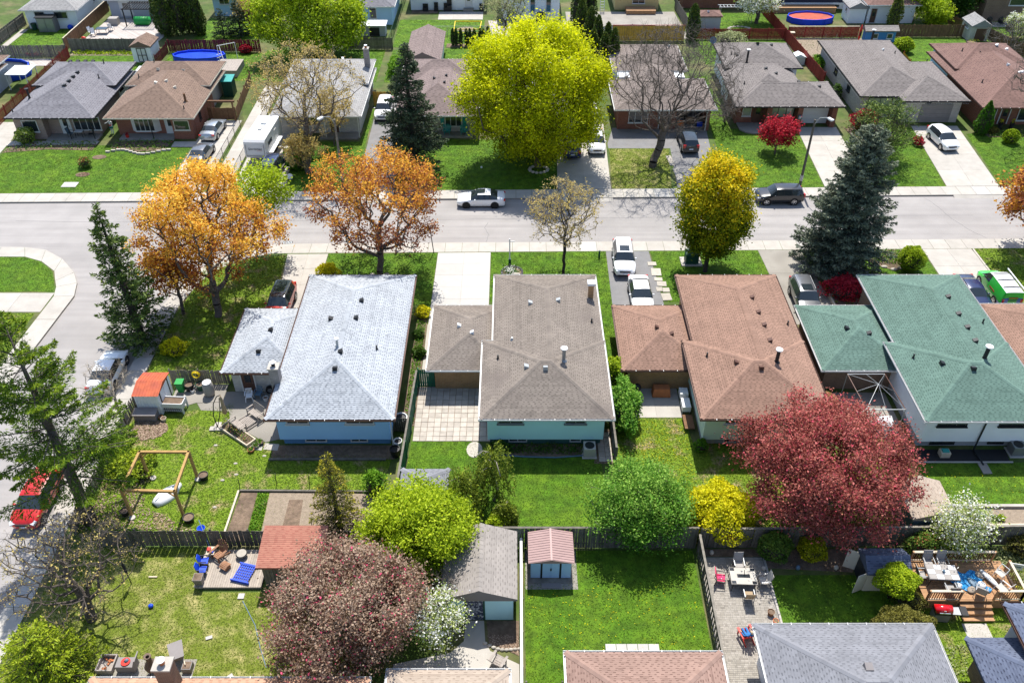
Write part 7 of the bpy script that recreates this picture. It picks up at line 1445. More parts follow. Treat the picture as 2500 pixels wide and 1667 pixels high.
T = thing('storage_box', 'grey resin storage box below the orange-roofed shed', 'box', (-26.2, 44.6, 0)); box('bin', 'grey_resin', T, -27.0, -25.45, 44.25, 44.9, 0, .62)
MB().mbox(Matrix.Translation((-26.22, 44.55, .68)) @ Matrix.Rotation(R(8), 4, 'X'), 1.65, .75, .07).build('lid', 'grey_resin', T)
pot('small clay pot lying near the white planter', -25.2, 44.5, .16, .25, 'terracotta'); pot('pale clay pot beside the storage box', -24.95, 44.35, .2, .28, 'wood_pale')
T = thing('wheelie_bin', 'green organics cart beside the orange-roofed shed', 'bin', (-24.6, 47.5, 0)); MB().loft([[(-.2, -.2, 0), (.2, -.2, 0), (.2, .2, 0), (-.2, .2, 0)], [(-.26, -.28, .9), (.26, -.28, .9), (.26, .28, .9), (-.26, .28, .9)]]).build('body', 'green_plastic', T, local=True); MB().mbox(Matrix.Translation((0, 0, .94)), .58, .64, .06).build('lid', 'green_plastic', T, local=True)
for x in (-.2, .2): MB().cyl((x - .03, .26, .1), (x + .03, .26, .1), .1, n=10).build('wheel', 'tyre', T, local=True)
T = thing('rain_barrel', 'tall pale grey rain barrel at the corner of the pale garage', 'barrel', (-22.4, 47.1, 0)); MB().lathe([(0, 0), (.34, 0), (.40, .3), (.40, .85), (.34, 1.15), (.3, 1.2), (0, 1.2)], (0, 0, 0), 16).build('body', 'grey_sling', T, local=True, smooth=True); MB().cyl((0, 0, 1.2), (0, 0, 1.25), .32, n=14).build('lid', 'white_plastic', T, local=True)
pot('olive plastic tub by the garage fence', -23.2, 47.7, .36, .55, 'olive_plastic' if 'olive_plastic' in MATS else 'green_dark'); pot('black plastic bucket beside the green cart', -24.0, 47.6, .34, .6, 'black_plastic'); pot('small white pail near the olive tub', -23.75, 47.35, .16, .26, 'white_plastic')
T = thing('hose_coil', 'yellow garden hose coiled on the grey board fence', 'hose', (-23.5, 48.2, 1.1))
for k in range(3): MB().tube([(math.cos(a) * (.3 - .03 * k), -.1 - .05 * k, math.sin(a) * (.3 - .03 * k)) for a in np.linspace(0, 6.283, 17)], .03, 6).build('coil', 'yellow_plastic', T, local=True)
def mono_chair(label, x, y, rz, m):
    T = thing('plastic_chair', label, 'chair', (x, y, .03), R(rz)); MB().mbox(Matrix.Translation((0, 0, .42)), .46, .44, .03).build('seat', m, T, local=True)
    for i in range(5): MB().bar((-.18 + i * .09, .22, .42), (-.2 + i * .1, .32, .84), .05, .02).build('back_slat', m, T, local=True)
    MB().bar((-.24, .32, .85), (.24, .32, .85), .06, .04).build('back_rail', m, T, local=True)
    for sx in (-1, 1):
        MB().bar((sx * .26, -.2, .62), (sx * .26, .28, .66), .06, .03).build('armrest', m, T, local=True)
        for yy in (-.2, .2): MB().bar((sx * .22, yy, .42), (sx * .27, yy * 1.25, 0), .05).build('leg', m, T, local=True)
mono_chair('white plastic armchair on the shaded patio', -19.3, 46.5, 10, 'white_plastic'); mono_chair('slate blue plastic armchair beside the white armchair', -18.65, 46.75, -12, 'blue_slate')
pot('white pail beside the slate blue armchair', -18.1, 46.45, .2, .3, 'white_plastic', z=.03)
T = thing('spare_wheel', 'car wheel leaning against the white brick garage wall', 'wheel', (-17.9, 47.25, .36)); MB().cyl((0, -.1, 0), (0, .1, 0), .34, n=18).build('tyre', 'tyre', T, local=True); MB().cyl((0, -.115, 0), (0, -.1, 0), .2, n=14).build('rim', 'rim', T, local=True)
MB().lathe([(0, 0), (.2, 0), (.2, .05), (0, .05)], (0, 0, 0), 16).build('wall_light', 'yellow_plastic', origin=(0, 0, 0), label='round yellow wall ornament under the garage eave', cat='ornament').matrix_world = Matrix.Translation((-17.6, 47.42, 1.95)) @ Matrix.Rotation(R(90), 4, 'X')
def glider_seat(T, y, rz, name):
    M = Matrix.Translation((0, y, 0)) @ Matrix.Rotation(R(rz), 4, 'Z')
    for i in range(5): MB().mbox(M @ Matrix.Translation((0, -.2 + i * .1, .42)), 1.2, .085, .025).build('seat_slat', 'wood_weathered', T, local=True)
    for i in range(9): MB().mbox(M @ Matrix.Translation((0, .3 + i * .02, .5 + i * .06)) @ Matrix.Rotation(R(-18), 4, 'X'), 1.2, .02, .045).build('back_slat', 'wood_weathered', T, local=True)
    for sx in (-1, 1):
        MB().mbox(M @ Matrix.Translation((sx * .62, .02, .66)), .08, .6, .03).build('armrest', 'wood_weathered', T, local=True)
        for yy in (-.25, .28): MB().mbox(M @ Matrix.Translation((sx * .62, yy, .38)), .06, .06, .6).build('arm_post', 'wood_weathered', T, local=True)
T = thing('glider_swing', 'weathered wooden double glider bench with facing slatted seats', 'glider', (-18.9, 44.1, .03), R(-40))
glider_seat(T, .75, 0, 'a'); glider_seat(T, -.75, 180, 'b')
for i in range(8): MB().box(-.5, .5, -.42 + i * .11, -.34 + i * .11, .14, .165).build('floor_slat', 'wood_weathered', T, local=True)
for sx in (-1, 1): MB().box(sx * .66 - .03, sx * .66 + .03, -1.1, 1.1, .02, .1).build('runner', 'wood_weathered', T, local=True)
T = thing('raised_flower_box', 'long low pale timber flower box set diagonally at the patio edge', 'planter', (-19.3, 42.9, 0), R(-37))
for a in ((-1.5, 1.5, -.42, -.34), (-1.5, 1.5, .34, .42), (-1.5, -1.42, -.339, .339), (1.42, 1.5, -.339, .339)): MB().box(*a, 0, .25).build('plank', 'wood_pale', T, local=True)
MB().box(-1.41, 1.41, -.33, .33, 0, .19).build('earth', 'soil', T, local=True); leaves('plants', np.c_[rng.uniform(-1.3, 1.3, 240), rng.uniform(-.28, .28, 240), .2 + rng.random(240) * .2], .06, rng.random(240), 'mixed', T)
for i, (x, y, m_) in enumerate(((-18.0, 41.35, 'terracotta'), (-17.75, 41.75, 'grey_resin'), (-17.5, 42.05, 'black_plastic'))): pot(('terracotta bowl', 'grey bowl', 'black bowl')[i] + ' planter at the end of the diagonal flower box', x, y, .24, .2, m_, z=.02, plant='green')
T = thing('patio_umbrella', 'closed tan cantilever umbrella on a curved black stand', 'umbrella', (-20.9, 43.6, 0)); MB().tube([(-20.9, 43.6, 0), (-21.1, 43.9, .9), (-21.0, 44.2, 1.8), (-20.7, 44.35, 2.35), (-20.4, 44.35, 2.5)], .035, 8).tube([(-20.9, 43.6, .1), (-20.6, 44.0, 1.2), (-20.5, 44.25, 2.3)], .03, 8).build('stand', 'metal_black', T)
MB().loft([[(-20.4 + r * math.cos(a), 44.3 + r * math.sin(a), z) for a in np.linspace(0, 5.5, 8)] for r, z in ((.04, 2.5), (.1, 2.2), (.13, 1.5), (.19, .9), (.05, .7))]).build('canopy', 'tan_fabric', T, smooth=True)
for i, (dx, dy) in enumerate(((-.3, -.12), (.2, -.1), (-.05, .3))): MB().box(-20.9 + dx - .23, -20.9 + dx + .23, 43.6 + dy - .2, 43.6 + dy + .2, .03, .11).build('base_slab', 'concrete', T)
for i, (x, y) in enumerate(((-20.6, 41.9), (-18.8, 40.2), (-18.5, 39.2), (-19.3, 38.7), (-19.2, 36.4), (-17.0, 40.9))): MB().ball((x, y, .02), .15, .1, .05, 8, 5).build('garden_stone', 'stone_pale', origin=(x, y, 0), label='flat pale stone lying in the weedy grass', cat='stone', group='stones in the weedy grass')
# bins behind the pale grey roof
for i, (x, y, r, h, m_) in enumerate(((-7.85, 41.6, .3, .8, 'white_plastic'), (-8.0, 40.95, .36, .7, 'black_plastic'), (-7.9, 43.9, .5, .8, 'white_plastic'))): pot(('white topped barrel', 'black open barrel', 'white round basin')[i] + ' between the blue siding and the green fence', x, y, r, h, m_, earth='black_plastic', name='barrel')
# air conditioners
for lb, x, y in (('beige air conditioner unit beside the aqua rear wall', 5.3, 41.1), ('grey air conditioner unit under the white rear wall at the right', 34.6, 41.2)):
    T = thing('air_conditioner', lb, 'air conditioner', (x, y, 0)); box('pad', 'concrete', T, x - .5, x + .5, y - .5, y + .5, 0, .08); box('cabinet', 'beige_sling' if x < 10 else 'metal_grey', T, x - .4, x + .4, y - .4, y + .4, .08, .85); MB().cyl((x, y, .851), (x, y, .87), .33, n=18).build('fan_grille', 'metal_black', T)
# cardboard box under window
T = thing('wooden_crate', 'open tan crate standing under the white rear wall', 'crate', (29.6, 41.0, 0)); box('crate', 'wood_pale', T, 29.3, 29.95, 40.7, 41.2, .03, .45); box('contents', 'teal_plastic', T, 29.4, 29.85, 40.8, 41.1, .451, .55)
# brown garage patio things
T = thing('barbecue', 'round black kettle barbecue against the tan brick garage', 'barbecue', (9.2, 47.0, .03)); MB().ball((9.2, 47.0, .85), .3, .3, .28, 12, 8).build('kettle', 'metal_black', T, smooth=True)
for a in (0, 2.1, 4.2): MB().bar((9.2 + .15 * math.cos(a), 47 + .15 * math.sin(a), .65), (9.2 + .35 * math.cos(a), 47 + .35 * math.sin(a), .03), .03).build('leg', 'metal_black', T)
T = thing('covered_table', 'low table under a rust-coloured cover by the brown garage', 'table', (11.0, 47.0, .03)); MB().loft([[(10.35, 46.7, .1), (11.7, 46.7, .05), (11.7, 47.4, .1), (10.35, 47.4, .1)], [(10.45, 46.8, .8), (11.6, 46.8, .8), (11.6, 47.35, .8), (10.45, 47.35, .8)]]).build('cover', 'rust_cloth' if 'rust_cloth' in MATS else 'terracotta', T); box('frame', 'metal_black', T, 10.5, 11.5, 46.85, 47.3, .01, .1)
T = thing('utility_sink', 'white double laundry sink and wire rack against the sage wall', 'sink', (12.6, 45.8, .03)); box('basin', 'white_plastic', T, 12.25, 12.85, 46.2, 46.9, .5, .9); box('basin', 'white_plastic', T, 12.25, 12.85, 44.9, 45.9, .35, .8)
for x in (12.3, 12.8):
    for y in (45.0, 45.8, 46.3, 46.8): box('leg', 'metal_grey', T, x - .02, x + .02, y - .02, y + .02, .03, .5)
box('board', 'wood_brown', T, 12.2, 12.9, 43.2, 44.6, .3, .36)
# gazebo frame beside white siding
T = thing('canopy_frame', 'bare metal gazebo frame with radiating ribs behind the green garage', 'gazebo', (25.9, 45.2, 0)); cs = [(24.3, 46.9), (27.0, 46.9), (27.2, 43.2), (24.5, 43.2)]
for x, y in cs: MB().cyl((x, y, 0), (x, y, 2.2), .035, n=7).build('post', 'metal_grey', T)
for a, b in zip(cs, cs[1:] + cs[:1]): MB().cyl((*a, 2.2), (*b, 2.2), .035, n=7).build('rail', 'galv' if a[1] == b[1] else 'brown_trim', T)
for a in cs + [((cs[i][0] + cs[(i + 1) % 4][0]) / 2, (cs[i][1] + cs[(i + 1) % 4][1]) / 2) for i in range(4)]: MB().cyl((*a, 2.2), (25.75, 45.05, 2.9), .02, n=6).build('rib', 'metal_grey', T)
sheet('patio', [(23.2, 47.3), (27.7, 47.3), (27.7, 42.6), (23.2, 42.6)], 'concrete_old', .03)
T = thing('covered_furniture', 'garden furniture under a crumpled white cover below the bare gazebo frame', 'furniture', (26.4, 43.6, .03)); MB().loft([[(25.7, 43.1, .0), (27.0, 43.0, .0), (27.1, 44.2, 0), (25.8, 44.2, 0)], [(25.8, 43.2, .7), (26.9, 43.1, .6), (26.95, 44.1, .75), (25.9, 44.1, .65)], [(26.2, 43.5, .9), (26.6, 43.4, .85), (26.7, 43.9, .95), (26.2, 43.9, .9)]]).build('cover', 'white_plastic', T)
box('frame', 'metal_grey', T, 25.95, 26.8, 43.3, 44.0, 0, .5)
# ---------------------------------------------------------------- deck at the dry lawn
D0 = .22
adirondack('reddish wood adirondack chair with fan back on the small deck', -17.75, 32.35, 145 + 180, 'wood_adirondack', D0)
T = thing('foot_stool', 'curved reddish wood foot stool before the adirondack chair', 'stool', (-17.2, 31.55, D0), R(-30))
for i in range(6): MB().mbox(Matrix.Translation((0, -.22 + i * .09, .34 - .014 * (i - 2.5) ** 2)) @ Matrix.Rotation(R((2.5 - i) * 8), 4, 'X'), .52, .08, .02).build('slat', 'wood_adirondack', T, local=True)
for sx in (-1, 1): MB().box(sx * .22 - .02, sx * .22 + .02, -.2, .2, 0, .27).build('leg', 'wood_adirondack', T, local=True)
def stadium_seat(label, x, y, rz):
    T = thing('stadium_seat', label, 'chair', (x, y, D0), R(rz), group='blue stadium seats'); MB().mbox(Matrix.Translation((0, -.02, .43)), .44, .42, .05).build('seat', 'blue_plastic', T, local=True)
    MB().loft([[(-.22, .2, .42), (.22, .2, .42), (.22, .24, .42), (-.22, .24, .42)], [(-.23, .26, .7), (.23, .26, .7), (.23, .3, .7), (-.23, .3, .7)], [(-.16, .33, .92), (.16, .33, .92), (.16, .36, .92), (-.16, .36, .92)]]).build('backrest', 'blue_plastic', T, local=True)
    for sx in (-1, 1): MB().box(sx * .25 - .02, sx * .25 + .02, -.2, .26, .62, .66).box(sx * .25 - .02, sx * .25 + .02, .1, .2, 0, .62).build('side_frame', 'metal_black', T, local=True)
    MB().box(-.3, .3, -.15, .25, 0, .05).build('base', 'wood_dark', T, local=True)
stadium_seat('blue stadium seat on the edge of the small deck', -18.45, 31.75, 95); stadium_seat('blue stadium seat on the edge of the small deck', -18.4, 31.15, 90)
T = thing('square_planter', 'dark square planter at the corner of the small deck', 'planter', (-18.45, 30.5, D0)); MB().loft([[(-.2, -.2, 0), (.2, -.2, 0), (.2, .2, 0), (-.2, .2, 0)], [(-.27, -.27, .6), (.27, -.27, .6), (.27, .27, .6), (-.27, .27, .6)]]).build('box', 'grey_resin', T, local=True); MB().box(-.24, .24, -.24, .24, .601, .61).build('earth', 'soil', T, local=True)
T = thing('four_in_a_row_game', 'giant blue disc-dropping grid game lying flat on the small deck', 'game', (-15.95, 31.1, D0 + .1), R(-14)); W_, H_ = .95, 1.15
for i in range(7): MB().box(-W_ / 2, W_ / 2, -H_ / 2 + i * (H_ - .05) / 6, -H_ / 2 + i * (H_ - .05) / 6 + .06, 0, .09).build('grid_bar', 'blue_plastic', T, local=True)
for i in range(8): MB().box(-W_ / 2 + i * (W_ - .04) / 7, -W_ / 2 + i * (W_ - .04) / 7 + .045, -H_ / 2, H_ / 2, .005, .085).build('grid_bar', 'blue_plastic', T, local=True)
for sy in (-1, 1): MB().box(-W_ / 2 - .12, W_ / 2 + .12, sy * (H_ / 2 + .03) - .03, sy * (H_ / 2 + .03) + .03, -.08, .1).build('leg', 'blue_plastic', T, local=True)
T = thing('fire_bowl', 'round dark fire bowl with pale lid on the small deck', 'fire bowl', (-16.4, 32.4, D0)); MB().lathe([(0, .1), (.22, .1), (.34, .28), (.36, .28), (.24, .06), (0, .06)], (0, 0, 0), 16).build('bowl', 'metal_black', T, local=True); MB().cyl((0, 0, .29), (0, 0, .33), .3, n=16).build('lid', 'stone_pale', T, local=True)
for a in (0, 2.1, 4.2): MB().bar((.2 * math.cos(a), .2 * math.sin(a), 0), (.24 * math.cos(a), .24 * math.sin(a), .15), .04).build('leg', 'metal_black', T, local=True)
T = thing('cushion_storage', 'pale wooden side table with red and blue toys by the adirondack chair', 'table', (-18.2, 32.5, D0)); MB().box(-.3, .2, -.3, .3, .4, .45).build('top', 'wood_pale', T, local=True); MB().box(-.25, -.05, -.1, .15, .451, .6).build('toy', 'red_plastic', T, local=True); MB().box(0, .15, -.2, 0, .451, .55).build('toy', 'blue_plastic', T, local=True)
for sx in (-.26, .16):
    for sy in (-.26, .26): MB().box(sx - .02, sx + .02, sy - .02, sy + .02, 0, .4).build('leg', 'wood_pale', T, local=True)
T = thing('washing_line', 'blue clothesline prop leaning over the back fence with a blue basin', 'pole', (-19.4, 34.2, 0)); MB().cyl((-19.4, 34.4, 1.2), (-18.3, 32.6, .5), .03, n=7).build('pole', 'blue_slate', T); MB().lathe([(.1, 0), (.26, .3), (.24, .3), (0, .06)], (-19.5, 34.5, 0), 14).build('basin', 'blue_plastic', T)
T = thing('folded_umbrella', 'slim black feather flag pole standing in the dry lawn', 'flag', (-22.6, 30.6, 0)); MB().cyl((0, 0, 0), (0, 0, 1.0), .03, n=7).build('pole', 'metal_black', T, local=True); MB().loft([[(-.08, -.01, 1), (.08, -.01, 1), (.08, .01, 1), (-.08, .01, 1)], [(-.1, -.01, 1.7), (.1, -.01, 1.7), (.1, .01, 1.7), (-.1, .01, 1.7)], [(-.01, -.005, 2.2), (.01, -.005, 2.2), (.01, .005, 2.2), (-.01, .005, 2.2)]]).build('flag', 'cloth_dark', T, local=True)
MB().box(-21.7, -21.2, 31.0, 31.08, .03, .09).build('plank', 'wood_pale', origin=(-21.4, 31, 0), label='short pale plank lying in the dry lawn', cat='plank'); MB().ball((-20.9, 29.0, .14), .16, .14, .12, 8, 5).build('ball', 'blue_plastic', origin=(-20.9, 29, 0), label='blue toy lying under the old crabapple', cat='toy')
MB().tube([(-15.7, 29.4, .03), (-14.6, 27.8, .03), (-14.0, 26.4, .03), (-13.4, 25.2, .03)], .025, 6).build('garden_hose', 'blue_slate', origin=(-14.5, 27, 0), label='grey-blue hose running through the dry lawn to the purple crabapple', cat='hose')
# lower edge patio
sheet('patio', [(-22.3, 25.7), (-17.3, 25.7), (-17.3, 22.2), (-22.3, 22.2)], 'concrete_old', .03)
T = thing('chiminea', 'brown clay chiminea on the small concrete patio', 'chiminea', (-19.4, 24.95, .03)); MB().lathe([(.12, .25), (.34, .45), (.38, .65), (.3, .85), (.16, 1.05), (.13, 1.45), (.2, 1.5), (.2, 1.56), (.1, 1.5)], (0, 0, 0), 16).build('body', 'terracotta', T, local=True, smooth=True); mat('clay_brown', (.14, .10, .075), .2, 4, rough=.8); T.children[0].data.materials[0] = MATS['clay_brown']
for a in (0, 2.1, 4.2): MB().bar((.2 * math.cos(a), .2 * math.sin(a), .3), (.28 * math.cos(a), .28 * math.sin(a), 0), .03).build('leg', 'metal_black', T, local=True)
T = thing('storage_box', 'open grey deck box with red and blue toys by the chiminea', 'box', (-20.9, 25.2, .03)); MB().box(-.5, .5, -.3, .3, 0, .55).build('bin', 'grey_resin', T, local=True); MB().mbox(Matrix.Translation((.55, 0, .75)) @ Matrix.Rotation(R(20), 4, 'Y'), .06, .62, .8).build('lid', 'grey_resin', T, local=True); MB().lathe([(.1, .56), (.25, .56), (.25, .62), (.1, .62)], (0, 0, 0), 14).build('toy_ring', 'red_plastic', T, local=True); MB().ball((.05, .05, .62), .12).build('toy_ball', 'blue_slate', T, local=True)
T = thing('wooden_trough', 'old wooden trough with broken bricks beside the grey deck box', 'trough', (-22.05, 25.3, .0)); MB().box(-.42, .42, -.5, .5, 0, .12).build('floor', 'wood_weathered', T, local=True)
for a in ((-.45, -.38, -.5, .5), (.38, .45, -.5, .5), (-.38, .38, .43, .5), (-.38, .38, -.5, -.43)): MB().box(*a, .12, .4).build('side', 'wood_weathered', T, local=True)
for i in range(6): MB().mbox(Matrix.Translation((random.uniform(-.25, .25), random.uniform(-.35, .35), .17)) @ Matrix.Rotation(random.random() * 3, 4, 'Z'), .22, .1, .07).build('brick', 'terracotta', T, local=True)
T = thing('wheelbarrow', 'overturned dark wheelbarrow behind the brick chimney', 'wheelbarrow', (-18.3, 25.75, .05), R(25)); MB().loft([[(-.2, -.35, .3), (.2, -.35, .3), (.25, .35, .3), (-.25, .35, .3)], [(-.35, -.5, .75), (.35, -.5, .75), (.4, .55, .8), (-.4, .55, .8)]]).build('tray', 'grey_resin', T, local=True); MB().bar((-.3, -.9, .5), (-.15, .7, .2), .05).bar((.3, -.9, .5), (.15, .7, .2), .05).build('handle', 'wood_pale', T, local=True); MB().cyl((-.05, .75, .2), (.05, .75, .2), .2, n=14).build('wheel', 'tyre', T, local=True)
T = thing('square_planter', 'brown square planter beside the overturned wheelbarrow', 'planter', (-17.6, 25.1, 0)); MB().box(-.25, .25, -.25, .25, 0, .45).build('box', 'grey_resin', T, local=True); MB().box(-.21, .21, -.21, .21, .451, .46).build('earth', 'soil', T, local=True)
adirondack('pale weathered adirondack chair on the curved concrete patio', -.75, 25.4, 150, 'wood_weathered', .03)
# ---------------------------------------------------------------- paver patio set
def patio_table(label, x, y, rz, w, d, z, top, inset=None):
    T = thing('patio_table', label, 'table', (x, y, z), R(rz)); MB().box(-w / 2, w / 2, -d / 2, d / 2, .70, .74).build('table_top', top, T, local=True); MB().box(-w / 2 - .03, w / 2 + .03, -d / 2 - .03, d / 2 + .03, .68, .699).build('table_frame', 'metal_black', T, local=True)
    for sx in (-1, 1):
        for sy in (-1, 1): MB().bar((sx * w * .4, sy * d * .4, .68), (sx * w * .45, sy * d * .46, 0), .04).build('leg', 'metal_black', T, local=True)
    return T
T = patio_table('square patio table with beige top and glass corners on the paver patio', 13.6, 30.6, -2, 1.5, 1.15, .03, 'beige_sling')
for sx in (-1, 1):
    for sy in (-1, 1): MB().box(sx * .6 - .13, sx * .6 + .13, sy * .45 - .1, sy * .45 + .1, .741, .75).build('glass_inset', 'glass', T, local=True)
MB().box(-.35, .4, -.12, .12, .741, .75).build('glass_inset', 'glass', T, local=True); MB().cyl((.05, -.05, .75), (.05, .15, 1.1), .02, n=6).build('pole', 'metal_black', T, local=True)
sling_chair('beige sling chair at the far side of the beige patio table', 13.6, 31.65, 0, .03, 'grey_sling'); sling_chair('patio chair with bright pink patterned cushion at the beige table', 12.35, 30.7, 80, .03, 'pink_fabric', 'metal_black'); sling_chair('beige sling chair at the right end of the beige table', 14.85, 30.5, -85, .03); sling_chair('beige sling chair with brown back pushed in from the house side', 13.75, 29.5, 178, .03, 'tan_fabric')
pot('wicker basket planter at the edge of the paver patio', 14.85, 28.5, .2, .3, 'wood_brown', z=.03, name='basket'); pot('orange pot at the edge of the paver patio', 15.0, 27.95, .16, .26, 'orange_plastic', z=.03); pot('red-orange pot with green plant on the paver patio', 15.0, 27.6, .17, .26, 'orange_plastic', z=.03, plant='lime')
MB().ball((15.15, 31.6, .12), .15).build('gazing_ball', 'stone_pale', origin=(15.15, 31.6, 0), label='pale round garden ball in the fence bed', cat='ornament')
for i, (x, y, m_) in enumerate(((12.2, 32.7, 'stone_pale'), (16.8, 33.0, 'blue_slate'), (17.2, 31.6, 'blue_slate'), (19.5, 31.6, 'stone_pale'))): MB().ball((x, y, .2), .14, .14, .2, 8, 6).build('garden_ornament', m_, origin=(x, y, 0), label=('small pale ornament in the bed behind the pink chair', 'small blue ornament in the bed at the board fence', 'small blue glazed ornament between the two clipped shrubs', 'pale ornament beside the dark gambrel shed')[i], cat='ornament')
T = thing('hanging_basket', 'hanging basket of red flowers on the long board fence', 'basket', (13.2, 33.0, 1.2)); MB().ball((0, 0, 0), .18, .14, .16).build('basket', 'wood_brown', T, local=True); leaves('flowers', rng.normal(size=(90, 3)) * .16 + np.array([0, 0, .12]), .05, np.full(90, .8), 'redmaple', T)
# ---------------------------------------------------------------- raised deck set
T = patio_table('rectangular deck table with grey and white chequered tiles', 25.0, 30.35, -3, 1.75, 1.05, .75, 'grey_resin')
for i in range(4):
    for j in range(3): MB().box(-.83 + i * .42, -.43 + i * .42, -.5 + j * .34, -.18 + j * .34, .741, .752).build('tile', 'white_paint' if (i + j) % 2 else 'grey_sling', T, local=True)
MB().cyl((.05, 0, .753), (.05, 0, .9), .07, n=10).build('candle_jar', 'blue_slate', T, local=True)
for i, (x, y, rz) in enumerate(((24.6, 31.25, 0), (25.4, 31.25, 0), (23.9, 30.4, 90), (25.2, 29.45, 180), (26.9, 29.3, 150))): sling_chair(('grey sling chair nearest the shed behind the chequered table', 'grey sling chair behind the chequered table by the rail', 'grey sling chair at the shed end of the chequered table', 'grey sling chair before the chequered table', 'dark sling chair at the top of the deck steps')[i], x, y, rz, .75, 'grey_sling')
T = thing('folded_tarp', 'crumpled bright blue tarp lying on the raised deck', 'tarp', (26.7, 30.2, .75)); n_ = 9; V = [(-.9 + 1.8 * i / n_ + .2 * math.sin(j), -.65 + 1.3 * j / n_ + .15 * math.sin(i * 1.3), .02 + .10 * abs(math.sin(i * 1.7 + j * 2.3))) for i in range(n_ + 1) for j in range(n_ + 1)]
MB().add(V, [(i * (n_ + 1) + j, (i + 1) * (n_ + 1) + j, (i + 1) * (n_ + 1) + j + 1, i * (n_ + 1) + j + 1) for i in range(n_) for j in range(n_)]).build('sheet', 'blue_tarp', T, local=True)
for i, (x, y, z, sx, sy, rz, m_) in enumerate(((27.5, 30.6, .85, .5, .6, 20, 'pillow_tan'), (27.9, 30.3, .95, .35, 1.5, 25, 'cushion'), (27.3, 29.9, .9, .5, .5, 0, 'cushion'), (26.6, 29.6, .84, .6, .45, 35, 'pillow_tan'), (25.95, 29.9, .82, .5, .4, 5, 'cushion'), (26.9, 30.0, .86, .55, .9, 25, 'blue_slate'))):
    T = thing('cushion', ('tan pillow leaning at the pile on the deck', 'long white cushion along the pile on the deck', 'white square cushion on the blue tarp', 'brown patterned pillow on the blue tarp edge', 'folded beige cushions beside the deck table', 'flat blue-grey cushion on the tarp')[i], 'cushion', (x, y, z), R(rz)); MB().ball((0, 0, 0), sx / 2, sy / 2, .1, 12, 6).build('pad', m_, T, local=True, smooth=True)
T = thing('metal_chairs', 'white metal frame chair folded at the deck end', 'chair', (28.4, 30.4, .75), R(-60)); MB().tube([(-.25, 0, 0), (-.25, .1, .5), (-.25, .4, .9), (.25, .4, .9), (.25, .1, .5), (.25, 0, 0)], .02, 6).tube([(-.25, .4, 0), (-.25, .1, .5), (.25, .1, .5), (.25, .4, 0)], .02, 6).build('frame', 'metal_white', T, local=True); MB().box(-.24, .24, -.1, .35, .48, .51).build('seat', 'beige_sling', T, local=True)
sling_chair('beige cushioned chair at the corner of the deck rail', 28.2, 29.5, -150, .75, 'beige_sling', 'metal_white')
T = thing('signboard', 'small pale blue printed board standing beside the raised deck', 'sign', (29.9, 31.2, 0), R(-12)); MB().box(-.4, .4, -.02, .02, .6, 1.1).build('board', 'white_paint', T, local=True); MB().box(-.28, .28, -.03, -.021, .8, .9).build('print', 'blue_slate', T, local=True); MB().cyl((-.3, 0, 0), (-.3, 0, .6), .02, n=6).cyl((.3, 0, 0), (.3, 0, .6), .02, n=6).build('stand', 'metal_grey', T, local=True)
T = thing('barbecue', 'gas barbecue with glossy red lid in front of the deck', 'barbecue', (24.4, 28.25, 0), R(-4)); MB().box(-.42, .42, -.28, .28, .1, .75).build('cabinet', 'grey_resin', T, local=True); MB().box(-.46, .46, -.3, .3, .75, .9).build('firebox', 'metal_black', T, local=True)
MB().loft([[(sx * .46, .28 * math.cos(a), .9 + .30 * math.sin(a)) for a in np.linspace(0, math.pi, 9)] for sx in (-1, 1)]).build('lid', 'red_gloss', T, local=True, smooth=True); MB().bar((-.3, -.33, 1.0), (.3, -.33, 1.0), .04).build('handle', 'chrome', T, local=True); MB().box(-.06, .06, -.262, -.25, 1.05, 1.13).build('emblem', 'white_paint', T, local=True)
MB().box(.48, .95, -.26, .26, .82, .86).build('side_shelf', 'metal_grey', T, local=True); MB().box(.98, 1.35, -.3, .3, .7, .9).build('side_burner', 'metal_black', T, local=True)
for sx in (-.38, .38): MB().cyl((sx, -.2, .05), (sx, .2, .05), .06, n=8).build('wheel', 'tyre', T, local=True)
# ---------------------------------------------------------------- street furniture
def lamp_post(label, base, h, arm, m='wood_dark'):
    T = thing('street_lamp', label, 'street lamp', (*base, 0)); a = Vector(arm); MB().cyl((0, 0, -.2), (0, 0, h), .15, .10, 12).build('pole', m, T, local=True)
    MB().tube([(0, 0, h - .5), (a.x * .3, a.y * .3, h + .4), (a.x * .8, a.y * .8, h + .75), (a.x, a.y, h + .8)], .035, 8).build('arm', 'galv', T, local=True)
    e = math.atan2(a.y, a.x); M = Matrix.Translation((a.x * 1.1, a.y * 1.1, h + .8)) @ Matrix.Rotation(e, 4, 'Z'); o = MB().mbox(M, .62, .3, .14).build('lamp_head', 'metal_white', T, local=True); MB().mbox(M @ Matrix.Translation((0, 0, -.09)), .42, .22, .05).build('lens', 'headlight', o, local=True)
    MB().cyl((0, -.001, .6), (0, -.001, 1.2), .165, n=12).build('base_wrap', 'concrete_white', T, local=True); return T
lamp_post('dark wooden street lamp pole with short arm by the black suv', (29.5, 78.6), 7.2, (.75, -1.5, 0)); lamp_post('street lamp pole with arm among the budding trees', (-17.3, 78.7), 7.2, (-.9, -1.4, 0), 'wood_grey')
